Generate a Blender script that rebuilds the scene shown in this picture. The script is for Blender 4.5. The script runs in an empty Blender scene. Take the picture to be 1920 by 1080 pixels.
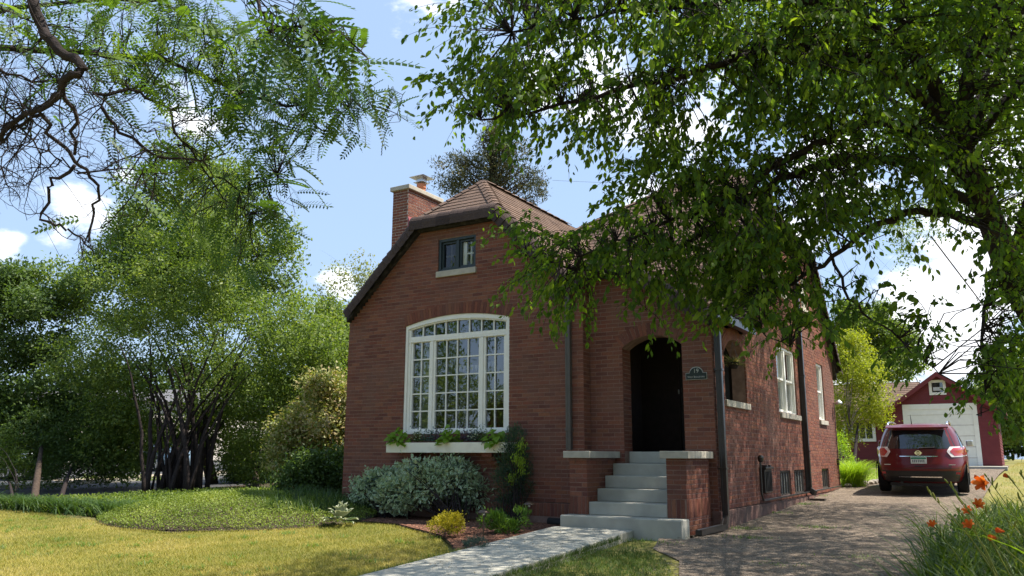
import bpy, bmesh, math, random
import numpy as np
from mathutils import Vector, Matrix
from mathutils.geometry import delaunay_2d_cdt
random.seed(7); RNG = np.random.default_rng(11)
sc = bpy.context.scene
COL = sc.collection
# ------------------------------------------------------------------ camera
CP = np.array([11.24, -12.119, 1.08]); FPX = 1525.9
pitch, roll, yaw = .2041, .0045, -.549
Fw = np.array([math.sin(yaw)*math.cos(pitch), math.cos(yaw)*math.cos(pitch), math.sin(pitch)])
Rt = np.array([math.cos(yaw), -math.sin(yaw), 0.]); Up = np.cross(Rt, Fw)
R2 = Rt*math.cos(roll)+Up*math.sin(roll); U2 = -Rt*math.sin(roll)+Up*math.cos(roll)
cam = bpy.data.objects.new('camera', bpy.data.cameras.new('camera')); COL.objects.link(cam); sc.camera = cam
cam.matrix_world = Matrix(((R2[0], U2[0], -Fw[0], CP[0]), (R2[1], U2[1], -Fw[1], CP[1]), (R2[2], U2[2], -Fw[2], CP[2]), (0, 0, 0, 1)))
cam.data.sensor_width = 36; cam.data.lens = 36*FPX/1920; cam.data.clip_end = 900; cam.data.clip_start = .05
# ------------------------------------------------------------------ sun and sky
SUN = Vector((.50, .27, 1.)).normalized()
sun = bpy.data.objects.new('sun', bpy.data.lights.new('sun', 'SUN')); COL.objects.link(sun)
sun.data.energy = 5.0; sun.data.angle = math.radians(.55); sun.data.color = (1, .93, .82)
sun.rotation_euler = (-SUN).to_track_quat('-Z', 'Y').to_euler(); sun.location = (20, 10, 40)
w = bpy.data.worlds.new("World"); sc.world = w; w.use_nodes = True
nt = w.node_tree; nt.nodes.clear()
def N(nt, t, **k):
    n = nt.nodes.new(t)
    for a, b in k.items():
        if a.startswith('i_'):
            kk = a[2:]; n.inputs[int(kk) if kk.isdigit() else kk].default_value = b
        else: setattr(n, a, b)
    return n
sky = N(nt, 'ShaderNodeTexSky', sky_type='NISHITA', sun_disc=False)
sky.sun_elevation = math.asin(SUN.z); sky.sun_rotation = math.atan2(SUN.x, SUN.y)
sky.air_density = 1.15; sky.dust_density = 1.6; sky.ozone_density = 1.0
bg = N(nt, 'ShaderNodeBackground'); bg.inputs['Strength'].default_value = .078
out = N(nt, 'ShaderNodeOutputWorld')
tc = N(nt, 'ShaderNodeTexCoord')
nz = N(nt, 'ShaderNodeTexNoise'); nz.inputs['Scale'].default_value = 7.; nz.inputs['Detail'].default_value = 9; nz.inputs['Roughness'].default_value = .62
mp = N(nt, 'ShaderNodeMapping'); mp.inputs['Scale'].default_value = (1, 1, 2.2)
nt.links.new(tc.outputs['Generated'], mp.inputs[0]); nt.links.new(mp.outputs[0], nz.inputs['Vector'])
def raydir(px, py):
    d = Fw+R2*(px-960)/FPX-U2*(py-540)/FPX
    return d/np.linalg.norm(d)
# cumulus heaps: direction, angular radius (deg), weight
heaps = [((790, -18), 4.6, 1.), ((850, 5), 1.8, .9), ((150, 380), 4.4, 1.), ((230, 330), 2.6, .9), ((110, 430), 2.4, .9), ((22, 455), 1.8, .75), ((640, 535), 2.8, 1.), ((700, 560), 3., 1.), ((600, 580), 1.8, .9),
         ((1150, 190), 6.5, 1.05), ((1020, 160), 4., .9), ((1300, 280), 7, 1.), ((1540, 300), 5, 1.), ((1750, 600), 9, 1.25), ((1880, 500), 8., 1.2), ((1600, 700), 10, 1.2), ((1900, 200), 8, 1), ((1500, 470), 4.5, .9), ((350, 230), 3.6, .8),
         ((1400, -500), 18, .9), ((-600, 100), 12, .9), ((2600, 100), 16, .9), ((200, -900), 14, .8)]
acc = None
for (px, py), rad, wt in heaps:
    d = raydir(px, py)
    dt = N(nt, 'ShaderNodeVectorMath', operation='DISTANCE'); dt.inputs[1].default_value = tuple(d)
    nt.links.new(tc.outputs['Generated'], dt.inputs[0])
    mr = N(nt, 'ShaderNodeMapRange'); mr.inputs['From Min'].default_value = 0; mr.inputs['From Max'].default_value = 2*math.sin(math.radians(rad)/2)
    mr.inputs['To Min'].default_value = wt; mr.inputs['To Max'].default_value = 0
    nt.links.new(dt.outputs['Value'], mr.inputs['Value'])
    if acc is None: acc = mr.outputs[0]
    else:
        mx = N(nt, 'ShaderNodeMath', operation='MAXIMUM'); nt.links.new(acc, mx.inputs[0]); nt.links.new(mr.outputs[0], mx.inputs[1]); acc = mx.outputs[0]
ad = N(nt, 'ShaderNodeMath', operation='MULTIPLY_ADD'); ad.inputs[1].default_value = 2.6; ad.inputs[2].default_value = -1.62
nt.links.new(nz.outputs['Fac'], ad.inputs[0])
a2 = N(nt, 'ShaderNodeMath', operation='ADD'); nt.links.new(ad.outputs[0], a2.inputs[0]); nt.links.new(acc, a2.inputs[1])
cm = N(nt, 'ShaderNodeMapRange', interpolation_type='SMOOTHSTEP'); cm.inputs['From Min'].default_value = .06; cm.inputs['From Max'].default_value = .55
nt.links.new(a2.outputs[0], cm.inputs['Value'])
mixc = N(nt, 'ShaderNodeMix', data_type='RGBA'); mixc.inputs['B'].default_value = (9.6, 9.8, 10.2, 1)
# thin high veil that pales the blue
veil = N(nt, 'ShaderNodeMix', data_type='RGBA'); veil.inputs['B'].default_value = (3.7, 5.15, 7.6, 1); veil.inputs['Factor'].default_value = .66
nt.links.new(sky.outputs[0], veil.inputs['A'])
nt.links.new(veil.outputs['Result'], mixc.inputs['A']); nt.links.new(cm.outputs[0], mixc.inputs['Factor'])
nt.links.new(mixc.outputs['Result'], bg.inputs['Color']); nt.links.new(bg.outputs[0], out.inputs[0])
sc.view_settings.view_transform = 'Standard'; sc.view_settings.look = 'None'; sc.view_settings.gamma = 1
sc.view_settings.use_curve_mapping = False; sc.view_settings.exposure = 1.08
sc.cycles.max_bounces = 8; sc.cycles.transparent_max_bounces = 12
# ------------------------------------------------------------------ helpers
def at(px, py, D):
    """the world point seen at a pixel of the photograph, at a depth in metres"""
    return CP+(Fw+R2*(px-960)/FPX-U2*(py-540)/FPX)*D
def proj(P):
    d = np.asarray(P, float)-CP; z = d@Fw
    return 960+FPX*(d@R2)/z, 540-FPX*(d@U2)/z, z
def H(x, y):
    """height of the terrain"""
    g = .033*min(y, 26) if y > 0 else (.05*(y+1) if y < -1 else 0.)
    return max(g, -.95)
def gpt(px, py):
    d = Fw+R2*(px-960)/FPX-U2*(py-540)/FPX; t = .8
    while t < 160:
        p = CP+d*t
        if p[2] < H(p[0], p[1]): break
        t += .02
    return p
class MB:
    def __init__(s): s.v = []; s.f = []; s.t = []
    def add(s, vs, fs, tone=None):
        o = len(s.v); s.v += [tuple(map(float, q)) for q in vs]; s.f += [tuple(i+o for i in f) for f in fs]
        s.t += [random.random() if tone is None else tone]*len(vs); return s
    def box(s, x0, x1, y0, y1, z0, z1, tone=None):
        v = [(x, y, z) for z in (z0, z1) for y in (y0, y1) for x in (x0, x1)]
        return s.add(v, [(0, 2, 3, 1), (4, 5, 7, 6), (0, 1, 5, 4), (2, 6, 7, 3), (0, 4, 6, 2), (1, 3, 7, 5)], tone)
    def obox(s, o, u, v, n, tone=None):
        """box from corner o with edge vectors u, v, n"""
        o, u, v, n = map(np.array, (o, u, v, n))
        P = [o+a*u+b*v+c*n for c in (0, 1) for b in (0, 1) for a in (0, 1)]
        return s.add(P, [(0, 2, 3, 1), (4, 5, 7, 6), (0, 1, 5, 4), (2, 6, 7, 3), (0, 4, 6, 2), (1, 3, 7, 5)], tone)
    def quad(s, a, b, c, d, tone=None): return s.add([a, b, c, d], [(0, 1, 2, 3)], tone)
    def prism(s, poly, fn, d0, d1, tone=None):
        """extrude a 2D polygon; fn(a, b, d) gives the 3D point"""
        n = len(poly); P = [fn(a, b, d0) for a, b in poly]+[fn(a, b, d1) for a, b in poly]
        return s.add(P, [tuple(range(n-1, -1, -1)), tuple(range(n, 2*n))]+[(i, (i+1) % n, n+(i+1) % n, n+i) for i in range(n)], tone)
    def tube(s, pts, rad, n=6, tone=None, cap=True):
        pts = [np.array(p, float) for p in pts]; m = len(pts)
        if not hasattr(rad, '__len__'): rad = [rad]*m
        V = []; ref = np.array([0.13, .31, .94])
        for i, p in enumerate(pts):
            t = pts[min(i+1, m-1)]-pts[max(i-1, 0)]; t = t/(np.linalg.norm(t)+1e-9)
            a = np.cross(t, ref); 
            if np.linalg.norm(a) < .1: a = np.cross(t, (1, 0, 0))
            a /= np.linalg.norm(a); b = np.cross(t, a)
            V += [p+rad[i]*(a*math.cos(k*2*math.pi/n)+b*math.sin(k*2*math.pi/n)) for k in range(n)]
        Fs = [(i*n+k, i*n+(k+1) % n, (i+1)*n+(k+1) % n, (i+1)*n+k) for i in range(m-1) for k in range(n)]
        if cap: Fs += [tuple(range(n-1, -1, -1)), tuple(range((m-1)*n, m*n))]
        return s.add(V, Fs, tone)
    def lathe(s, c, prof, n=16, tone=None):
        V = [(c[0]+r*math.cos(k*2*math.pi/n), c[1]+r*math.sin(k*2*math.pi/n), c[2]+z) for r, z in prof for k in range(n)]
        m = len(prof)
        return s.add(V, [(i*n+k, i*n+(k+1) % n, (i+1)*n+(k+1) % n, (i+1)*n+k) for i in range(m-1) for k in range(n)]+[tuple(range(n-1, -1, -1)), tuple(range((m-1)*n, m*n))], tone)
    def build(s, name, mat, parent=None, smooth=False, bevel=0, kind=None):
        o = wloc(parent)
        me = bpy.data.meshes.new(name)
        me.from_pydata([(a-o[0], b-o[1], c-o[2]) for a, b, c in s.v], [], s.f)
        at_ = me.attributes.new('tone', 'FLOAT', 'POINT'); at_.data.foreach_set('value', s.t)
        me.materials.append(mat); me.update()
        ob = bpy.data.objects.new(name, me); COL.objects.link(ob)
        if parent: ob.parent = parent
        if smooth: me.polygons.foreach_set('use_smooth', [True]*len(me.polygons))
        if bevel:
            b = ob.modifiers.new('bevel', 'BEVEL'); b.width = bevel; b.segments = 2; b.limit_method = 'ANGLE'
        if kind: ob['kind'] = kind
        return ob
def wloc(o):
    l = Vector((0, 0, 0))
    while o: l += o.location; o = o.parent
    return l
def fast_mesh(name, V, F4, tone, mat, parent=None, kind=None, smooth=False):
    """V (n,3), F4 (m,k) all faces of one size"""
    V = np.asarray(V, np.float32)-np.array(wloc(parent), np.float32); F4 = np.asarray(F4, np.int32)
    m, k = F4.shape; me = bpy.data.meshes.new(name)
    me.vertices.add(len(V)); me.vertices.foreach_set('co', V.ravel())
    me.loops.add(m*k); me.loops.foreach_set('vertex_index', F4.ravel())
    me.polygons.add(m); me.polygons.foreach_set('loop_start', np.arange(0, m*k, k, dtype=np.int32))
    a = me.attributes.new('tone', 'FLOAT', 'POINT'); a.data.foreach_set('value', np.asarray(tone, np.float32))
    me.materials.append(mat); me.update(calc_edges=True); me.validate()
    if smooth: me.polygons.foreach_set('use_smooth', [True]*m)
    ob = bpy.data.objects.new(name, me); COL.objects.link(ob)
    if parent: ob.parent = parent
    if kind: ob['kind'] = kind
    return ob
def thing(name, label, cat, loc=(0, 0, 0), group=None):
    o = bpy.data.objects.new(name, None); COL.objects.link(o); o.location = loc
    o.empty_display_size = .2; o['label'] = label; o['category'] = cat
    if group: o['group'] = group
    return o
def tag(o, label, cat, group=None, kind=None):
    if label: o['label'] = label
    if cat: o['category'] = cat
    if group: o['group'] = group
    if kind: o['kind'] = kind
    return o
def inst(name, me, parent, loc, rot=None, scale=None):
    ob = bpy.data.objects.new(name, me); COL.objects.link(ob); ob.parent = parent
    ob.location = Vector(loc)-wloc(parent)
    if rot is not None: ob.rotation_euler = rot
    if scale is not None: ob.scale = scale
    return ob
# ------------------------------------------------------------------ materials
def mat(name, c1, c2=None, rough=.8, scale=20., spec=.3, tone=None, objrand=False, bump=0., bscale=None, metal=0., wear=None, wscale=3., detail=6, coat=0., stretch=None):
    m = bpy.data.materials.new(name); m.use_nodes = True; t = m.node_tree; p = t.nodes['Principled BSDF']
    p.inputs['Roughness'].default_value = rough; p.inputs['Specular IOR Level'].default_value = spec; p.inputs['Metallic'].default_value = metal
    p.inputs['Coat Weight'].default_value = coat
    g = N(t, 'ShaderNodeNewGeometry'); co = g.outputs['Position']
    if stretch:
        mpp = N(t, 'ShaderNodeMapping'); mpp.inputs['Scale'].default_value = stretch; t.links.new(co, mpp.inputs[0]); co = mpp.outputs[0]
    n = N(t, 'ShaderNodeTexNoise'); n.inputs['Scale'].default_value = scale; n.inputs['Detail'].default_value = detail; t.links.new(co, n.inputs['Vector'])
    c2 = c2 or tuple(x*.75 for x in c1)
    r = N(t, 'ShaderNodeValToRGB'); r.color_ramp.elements[0].position = .32; r.color_ramp.elements[1].position = .68
    r.color_ramp.elements[0].color = (*c2, 1); r.color_ramp.elements[1].color = (*c1, 1)
    t.links.new(n.outputs['Fac'], r.inputs['Fac']); col = r.outputs[0]
    if tone:      # list of colours picked per piece
        rr = N(t, 'ShaderNodeValToRGB'); rr.color_ramp.interpolation = 'LINEAR'
        el = rr.color_ramp.elements
        while len(el) < len(tone): el.new(.5)
        for i, c in enumerate(tone): el[i].position = i/(len(tone)-1); el[i].color = (*c, 1)
        if objrand:
            oi = N(t, 'ShaderNodeObjectInfo'); t.links.new(oi.outputs['Random'], rr.inputs['Fac'])
        else:
            an = N(t, 'ShaderNodeAttribute', attribute_name='tone'); t.links.new(an.outputs['Fac'], rr.inputs['Fac'])
        mm = N(t, 'ShaderNodeMix', data_type='RGBA', blend_type='MULTIPLY'); mm.inputs['Factor'].default_value = 1
        t.links.new(col, mm.inputs['A']); t.links.new(rr.outputs[0], mm.inputs['B']); col = mm.outputs['Result']
    if wear:      # broad stains
        n2 = N(t, 'ShaderNodeTexNoise'); n2.inputs['Scale'].default_value = wscale; n2.inputs['Detail'].default_value = 5; t.links.new(g.outputs['Position'], n2.inputs['Vector'])
        r2 = N(t, 'ShaderNodeMapRange'); r2.inputs['From Min'].default_value = .48; r2.inputs['From Max'].default_value = .72; t.links.new(n2.outputs['Fac'], r2.inputs['Value'])
        m2 = N(t, 'ShaderNodeMix', data_type='RGBA'); m2.inputs['B'].default_value = (*wear, 1)
        t.links.new(r2.outputs[0], m2.inputs['Factor']); t.links.new(col, m2.inputs['A']); col = m2.outputs['Result']
    t.links.new(col, p.inputs['Base Color'])
    if bump:
        nb = N(t, 'ShaderNodeTexNoise'); nb.inputs['Scale'].default_value = bscale or scale*3; nb.inputs['Detail'].default_value = 5; t.links.new(g.outputs['Position'], nb.inputs['Vector'])
        bp = N(t, 'ShaderNodeBump'); bp.inputs['Strength'].default_value = bump; bp.inputs['Distance'].default_value = .02
        t.links.new(nb.outputs['Fac'], bp.inputs['Height']); t.links.new(bp.outputs[0], p.inputs['Normal'])
    return m
def leafmat(name, cols, trans=.45, rough=.45, gloss=.25, tcol=(1.3, 1.35, .45), objrand=False, scale=3.):
    """cols: ramp of leaf colours by the leaf's own tone"""
    m = bpy.data.materials.new(name); m.use_nodes = True; t = m.node_tree; p = t.nodes['Principled BSDF']
    rr = N(t, 'ShaderNodeValToRGB'); el = rr.color_ramp.elements
    while len(el) < len(cols): el.new(.5)
    for i, c in enumerate(cols): el[i].position = i/(len(cols)-1); el[i].color = (*c, 1)
    if objrand: oi = N(t, 'ShaderNodeObjectInfo'); t.links.new(oi.outputs['Random'], rr.inputs['Fac'])
    else: an = N(t, 'ShaderNodeAttribute', attribute_name='tone'); t.links.new(an.outputs['Fac'], rr.inputs['Fac'])
    t.links.new(rr.outputs[0], p.inputs['Base Color'])
    p.inputs['Roughness'].default_value = rough; p.inputs['Specular IOR Level'].default_value = gloss
    tr = N(t, 'ShaderNodeBsdfTranslucent')
    vm = N(t, 'ShaderNodeMix', data_type='RGBA', blend_type='MULTIPLY'); vm.inputs['Factor'].default_value = 1; vm.inputs['B'].default_value = (*tcol, 1)
    t.links.new(rr.outputs[0], vm.inputs['A']); t.links.new(vm.outputs['Result'], tr.inputs['Color'])
    ms = N(t, 'ShaderNodeMixShader'); ms.inputs[0].default_value = trans
    t.links.new(p.outputs[0], ms.inputs[1]); t.links.new(tr.outputs[0], ms.inputs[2])
    t.links.new(ms.outputs[0], t.nodes['Material Output'].inputs[0])
    return m
BR = [(.55, .50, .58), (.82, .72, .74), (1., .90, .84), (.72, .72, .80), (1.08, 1.05, .94), (.98, .78, .74), (.62, .56, .60), (1.15, 1.12, .92)]
M = {}
M['brick'] = mat('brick_face', (.235, .100, .068), (.175, .073, .050), .88, 45, .2, BR, False, .5, 160, wear=(.165, .085, .064), wscale=1.0)
M['brick_o'] = mat('brick_face_single', (.235, .100, .068), (.175, .073, .050), .88, 45, .2, BR, True, .5, 160, wear=(.165, .085, .064), wscale=1.0)
M['mortar'] = mat('mortar', (.29, .19, .155), (.20, .125, .10), .95, 12, .1, bump=.5, bscale=200)
M['mortar_l'] = mat('pale_mortar', (.55, .46, .40), (.42, .35, .30), .95, 12, .1, bump=.5, bscale=200)
M['limestone'] = mat('limestone', (.46, .42, .345), (.37, .335, .275), .85, 9, .2, bump=.25, bscale=90, wear=(.33, .30, .25), wscale=4)
M['concrete'] = mat('concrete', (.41, .395, .34), (.35, .335, .285), .88, 5, .25, bump=.25, bscale=120, wear=(.27, .26, .22), wscale=1.6)
M['white'] = mat('white_trim', (.78, .76, .70), (.72, .70, .64), .45, 6, .4)
M['boxwhite'] = mat('planter_white', (.74, .71, .60), (.68, .65, .55), .5, 5, .4, wear=(.60, .57, .48), wscale=6)
M['dark'] = mat('dark_green_frame', (.028, .042, .045), (.02, .03, .034), .45, 20, .4)
M['pipe'] = mat('dark_brown_metal', (.030, .026, .024), (.020, .018, .017), .32, 10, .5)
M['pipe_grey'] = mat('taupe_metal', (.085, .075, .066), (.07, .062, .055), .38, 8, .45)
M['fascia'] = mat('dark_fascia', (.030, .026, .026), (.02, .018, .018), .75, 12, .3, wear=(.08, .07, .068), wscale=9)
SH = [(.72, .70, .70), (1, .98, .95), (.85, .82, .80), (1.15, 1.1, 1.05), (.93, .9, .86)]
M['shingle'] = mat('roof_shingle', (.185, .130, .104), (.125, .088, .072), .93, 60, .15, SH, False, .6, 220)
M['shingle_o'] = mat('roof_shingle_single', (.185, .130, .104), (.125, .088, .072), .93, 60, .15, SH, True, .6, 220)
M['cap'] = mat('roof_cap_shaded', (.085, .062, .056), (.058, .043, .040), .93, 60, .15, SH, True, .6, 220)  # darker than the shingles: shade on the rolled edge put into the colour
M['flash'] = mat('red_flashing', (.25, .05, .05), (.20, .04, .04), .4, 8, .5)
M['clay'] = mat('clay_flue', (.50, .20, .11), (.42, .16, .09), .8, 12, .2)
M['galv'] = mat('galvanised_steel', (.62, .62, .62), (.5, .5, .5), .3, 8, .5, metal=.9)
M['porchshade'] = mat('porch_shade', (.035, .025, .022), (.025, .018, .016), .9, 10, .2)  # shade of the porch recess painted in; the walls themselves are brick
M['door'] = mat('dark_stained_wood', (.020, .014, .012), (.012, .009, .008), .4, 20, .4)
M['interior'] = mat('interior_wall', (.12, .105, .085), (.10, .085, .07), .9, 2, .1)
M['bark'] = mat('bark', (.085, .062, .048), (.045, .034, .028), .95, 14, .1, bump=.9, bscale=40, stretch=(1, 1, .25))
M['bark_d'] = mat('dark_bark', (.040, .030, .028), (.022, .018, .018), .9, 20, .15, bump=.8, bscale=60)
M['bark_l'] = mat('pale_bark', (.17, .13, .105), (.09, .07, .056), .95, 20, .1, bump=.8, bscale=60)
M['soil'] = mat('soil', (.075, .055, .042), (.045, .034, .026), .97, 6, .1, bump=.6, bscale=60, wear=(.06, .07, .03), wscale=.8)
M['lawn'] = mat('lawn_turf', (.20, .18, .055), (.15, .15, .042), .97, 3, .1, bump=.6, bscale=90, wear=(.185, .165, .07), wscale=.9)
M['lawn_far'] = mat('back_lawn', (.20, .185, .062), (.15, .15, .045), .97, 2, .1, bump=.4, bscale=60, wear=(.24, .20, .09), wscale=.7)
M['asphalt'] = mat('asphalt', (.075, .075, .078), (.055, .055, .058), .9, 30, .2, bump=.3, bscale=150)
M['red'] = mat('red_siding_paint', (.165, .030, .033), (.135, .024, .027), .6, 4, .3)
M['tyre'] = mat('tyre_rubber', (.018, .018, .018), (.012, .012, .012), .85, 40, .2)
M['black'] = mat('black_plastic', (.014, .014, .015), (.010, .010, .010), .5, 30, .35)
M['chrome'] = mat('chrome', (.75, .75, .76), (.7, .7, .7), .12, 5, .5, metal=1.)
M['carred'] = mat('metallic_red_paint', (.105, .004, .006), (.09, .003, .005), .3, 2, .3, metal=0, coat=.3)
M['sign'] = mat('dark_green_sign', (.012, .024, .020), (.010, .018, .016), .5, 20, .35)
M['signtext'] = mat('pewter_lettering', (.42, .42, .38), (.36, .36, .32), .5, 20, .4)
M['bronze'] = mat('bronze_lamp', (.10, .075, .055), (.07, .05, .04), .35, 20, .5, metal=.7)
M['plastic'] = mat('corrugated_black_pipe', (.03, .03, .032), (.02, .02, .022), .5, 20, .4)
M['cedar'] = mat('cedar_boards', (.30, .15, .09), (.22, .11, .065), .85, 9, .2, stretch=(1, 1, .1))
M['stone'] = mat('edging_stone', (.36, .32, .27), (.26, .23, .2), .9, 8, .2, [(.8, .8, .8), (1.1, 1.05, 1.)], True, .5, 50)
def ground_mat(name, base, dark, light, sc1, speck):
    m = bpy.data.materials.new(name); m.use_nodes = True; t = m.node_tree; p = t.nodes['Principled BSDF']; p.inputs['Roughness'].default_value = .95; p.inputs['Specular IOR Level'].default_value = .15
    g = N(t, 'ShaderNodeNewGeometry')
    v = N(t, 'ShaderNodeTexVoronoi'); v.inputs['Scale'].default_value = speck; t.links.new(g.outputs['Position'], v.inputs['Vector'])
    r = N(t, 'ShaderNodeValToRGB'); e = r.color_ramp.elements; e[0].color = (*dark, 1); e[1].color = (*light, 1); x = e.new(.5); x.color = (*base, 1)
    sx = N(t, 'ShaderNodeSeparateColor'); t.links.new(v.outputs['Color'], sx.inputs[0]); t.links.new(sx.outputs[0], r.inputs['Fac'])
    n2 = N(t, 'ShaderNodeTexNoise'); n2.inputs['Scale'].default_value = sc1; n2.inputs['Detail'].default_value = 7; n2.inputs['Roughness'].default_value = .65; t.links.new(g.outputs['Position'], n2.inputs['Vector'])
    mr = N(t, 'ShaderNodeMapRange'); mr.inputs['From Min'].default_value = .35; mr.inputs['From Max'].default_value = .68; mr.inputs['To Min'].default_value = .75; mr.inputs['To Max'].default_value = 1.25; t.links.new(n2.outputs['Fac'], mr.inputs['Value'])
    mm = N(t, 'ShaderNodeVectorMath', operation='SCALE'); t.links.new(r.outputs[0], mm.inputs[0]); t.links.new(mr.outputs[0], mm.inputs['Scale']); t.links.new(mm.outputs[0], p.inputs['Base Color'])
    bp = N(t, 'ShaderNodeBump'); bp.inputs['Strength'].default_value = .7; bp.inputs['Distance'].default_value = .02
    t.links.new(v.outputs['Distance'], bp.inputs['Height']); t.links.new(bp.outputs[0], p.inputs['Normal'])
    return m
M['gravel'] = ground_mat('gravel_drive', (.170, .130, .098), (.068, .054, .044), (.32, .26, .20), 2.6, 95)
M['mulch'] = ground_mat('bark_mulch', (.10, .050, .034), (.042, .024, .018), (.21, .125, .09), 3, 42)
def glass(name, refl, tint=(.93, .97, .96), dark=None):
    m = bpy.data.materials.new(name); m.use_nodes = True; t = m.node_tree; t.nodes.remove(t.nodes['Principled BSDF'])
    g = N(t, 'ShaderNodeBsdfGlossy'); g.inputs['Roughness'].default_value = .015; g.inputs['Color'].default_value = (.95, .97, 1, 1)
    nb = N(t, 'ShaderNodeTexNoise'); nb.inputs['Scale'].default_value = 1.7; nb.inputs['Detail'].default_value = 1
    gg = N(t, 'ShaderNodeNewGeometry'); t.links.new(gg.outputs['Position'], nb.inputs['Vector'])
    bp = N(t, 'ShaderNodeBump'); bp.inputs['Strength'].default_value = .12; bp.inputs['Distance'].default_value = .02; t.links.new(nb.outputs['Fac'], bp.inputs['Height']); t.links.new(bp.outputs[0], g.inputs['Normal'])
    if dark: b = N(t, 'ShaderNodeBsdfDiffuse'); b.inputs['Color'].default_value = (*dark, 1)
    else: b = N(t, 'ShaderNodeBsdfTransparent'); b.inputs['Color'].default_value = (*tint, 1)
    fr = N(t, 'ShaderNodeFresnel'); fr.inputs['IOR'].default_value = 1.5
    ma = N(t, 'ShaderNodeMath', operation='MULTIPLY_ADD'); ma.inputs[1].default_value = 1.2; ma.inputs[2].default_value = refl; ma.use_clamp = True; t.links.new(fr.outputs[0], ma.inputs[0])
    x = N(t, 'ShaderNodeMixShader'); t.links.new(ma.outputs[0], x.inputs[0]); t.links.new(b.outputs[0], x.inputs[1]); t.links.new(g.outputs[0], x.inputs[2])
    t.links.new(x.outputs[0], t.nodes['Material Output'].inputs[0]); return m
M['glass'] = glass('window_glass', .12)
M['glassdark'] = glass('dark_glass', .12, dark=(.03, .035, .035))
M['glassgrey'] = glass('basement_glass', .05, dark=(.22, .23, .22))
M['atticglass'] = glass('attic_glass', .0)
M['carglass'] = glass('car_glass', .03, dark=(.012, .014, .016))
def emis(*a): pass
def tail():
    m = mat('tail_light_lens', (.45, .03, .035), (.35, .02, .025), .15, 30, .5, coat=1.); return m
M['tail'] = tail(); M['lens'] = mat('clear_lens', (.75, .68, .68), (.6, .5, .5), .15, 40, .5, coat=1.)
# leaf materials
L_ = {}
L_['right'] = leafmat('broad_leaf', [(.038, .082, .020), (.075, .14, .024), (.14, .215, .026), (.24, .31, .035)], .62, .5, .2)
L_['right_o'] = leafmat('broad_leaf_single', [(.045, .09, .02), (.085, .15, .024), (.16, .23, .03)], .58, .5, .2, objrand=True)
L_['locust'] = leafmat('locust_leaf', [(.035, .08, .024), (.065, .13, .026), (.12, .20, .03), (.16, .24, .035)], .5, .5, .3)
L_['locust_o'] = leafmat('locust_leaf_single', [(.04, .09, .024), (.075, .14, .028), (.12, .19, .032)], .45, .5, .3, objrand=True)
L_['shrub'] = leafmat('small_leaf', [(.055, .10, .030), (.095, .15, .038), (.16, .225, .050), (.27, .31, .09)], .48, .5, .3)
L_['darkg'] = leafmat('dark_leaf', [(.04, .075, .026), (.075, .125, .034), (.13, .19, .045)], .42, .5, .3)
L_['yellowg'] = leafmat('yellow_green_leaf', [(.16, .21, .02), (.27, .31, .03), (.38, .38, .04)], .45, .5, .3)
L_['mid'] = leafmat('mid_green_leaf', [(.07, .12, .032), (.13, .19, .04), (.21, .27, .055)], .48, .5, .3)
L_['pale'] = leafmat('pale_leaf', [(.13, .16, .07), (.22, .25, .10), (.34, .33, .18)], .4, .6, .2)
L_['varieg'] = leafmat('variegated_leaf', [(.26, .36, .20), (.38, .48, .29), (.50, .58, .40), (.60, .66, .50)], .25, .55, .3, (1.1, 1.15, .7))
L_['vmid'] = leafmat('shrub_leaf_middle', [(.11, .20, .085), (.15, .25, .11), (.20, .30, .15)], .25, .55, .3)
L_['willow'] = leafmat('pink_tipped_leaf', [(.10, .15, .04), (.20, .24, .06), (.36, .31, .15), (.48, .34, .22)], .35, .5, .3)
L_['conifer'] = leafmat('conifer_needles', [(.035, .052, .03), (.06, .075, .04), (.11, .11, .05), (.19, .15, .07)], .15, .6, .2)
L_['juniper'] = leafmat('juniper_needles', [(.022, .050, .038), (.035, .075, .055), (.06, .10, .05), (.12, .17, .05)], .2, .6, .2)
L_['gold'] = leafmat('golden_leaf', [(.30, .27, .02), (.46, .40, .03), (.58, .50, .05)], .35, .5, .3, (1.1, 1.05, .5))
L_['lime'] = leafmat('lime_leaf', [(.16, .27, .02), (.24, .37, .03), (.34, .46, .05)], .4, .45, .3)
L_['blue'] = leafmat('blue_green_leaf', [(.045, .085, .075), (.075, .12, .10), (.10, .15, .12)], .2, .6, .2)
L_['phlox'] = leafmat('fresh_green_leaf', [(.06, .13, .025), (.10, .19, .03), (.16, .25, .04)], .4, .45, .3)
L_['strap'] = leafmat('strap_leaf', [(.024, .055, .018), (.045, .09, .024), (.08, .13, .03)], .35, .5, .3)
L_['lily'] = leafmat('daylily_leaf', [(.05, .095, .018), (.09, .145, .022), (.17, .22, .03)], .4, .45, .35)
L_['grass'] = leafmat('grass_blade', [(.16, .18, .034), (.26, .245, .054), (.37, .315, .085), (.46, .37, .14)], .35, .6, .15, (1.1, 1.1, .5))
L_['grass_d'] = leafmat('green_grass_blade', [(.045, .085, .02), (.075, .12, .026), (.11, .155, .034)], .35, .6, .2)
L_['cover'] = leafmat('creeper_leaf', [(.12, .17, .03), (.19, .25, .045), (.28, .32, .07)], .35, .5, .3)
L_['orange'] = leafmat('orange_petal', [(.48, .085, .012), (.60, .14, .02), (.70, .22, .04)], .45, .5, .3, (1.2, .9, .6))
L_['bud'] = leafmat('bud', [(.20, .24, .05), (.32, .30, .07)], .3, .5, .3)
L_['pink'] = leafmat('pink_plume', [(.42, .14, .14), (.55, .22, .2)], .3, .7, .2)
L_['hosta'] = leafmat('hosta_leaf', [(.10, .16, .11), (.14, .2, .13)], .25, .4, .4)
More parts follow.
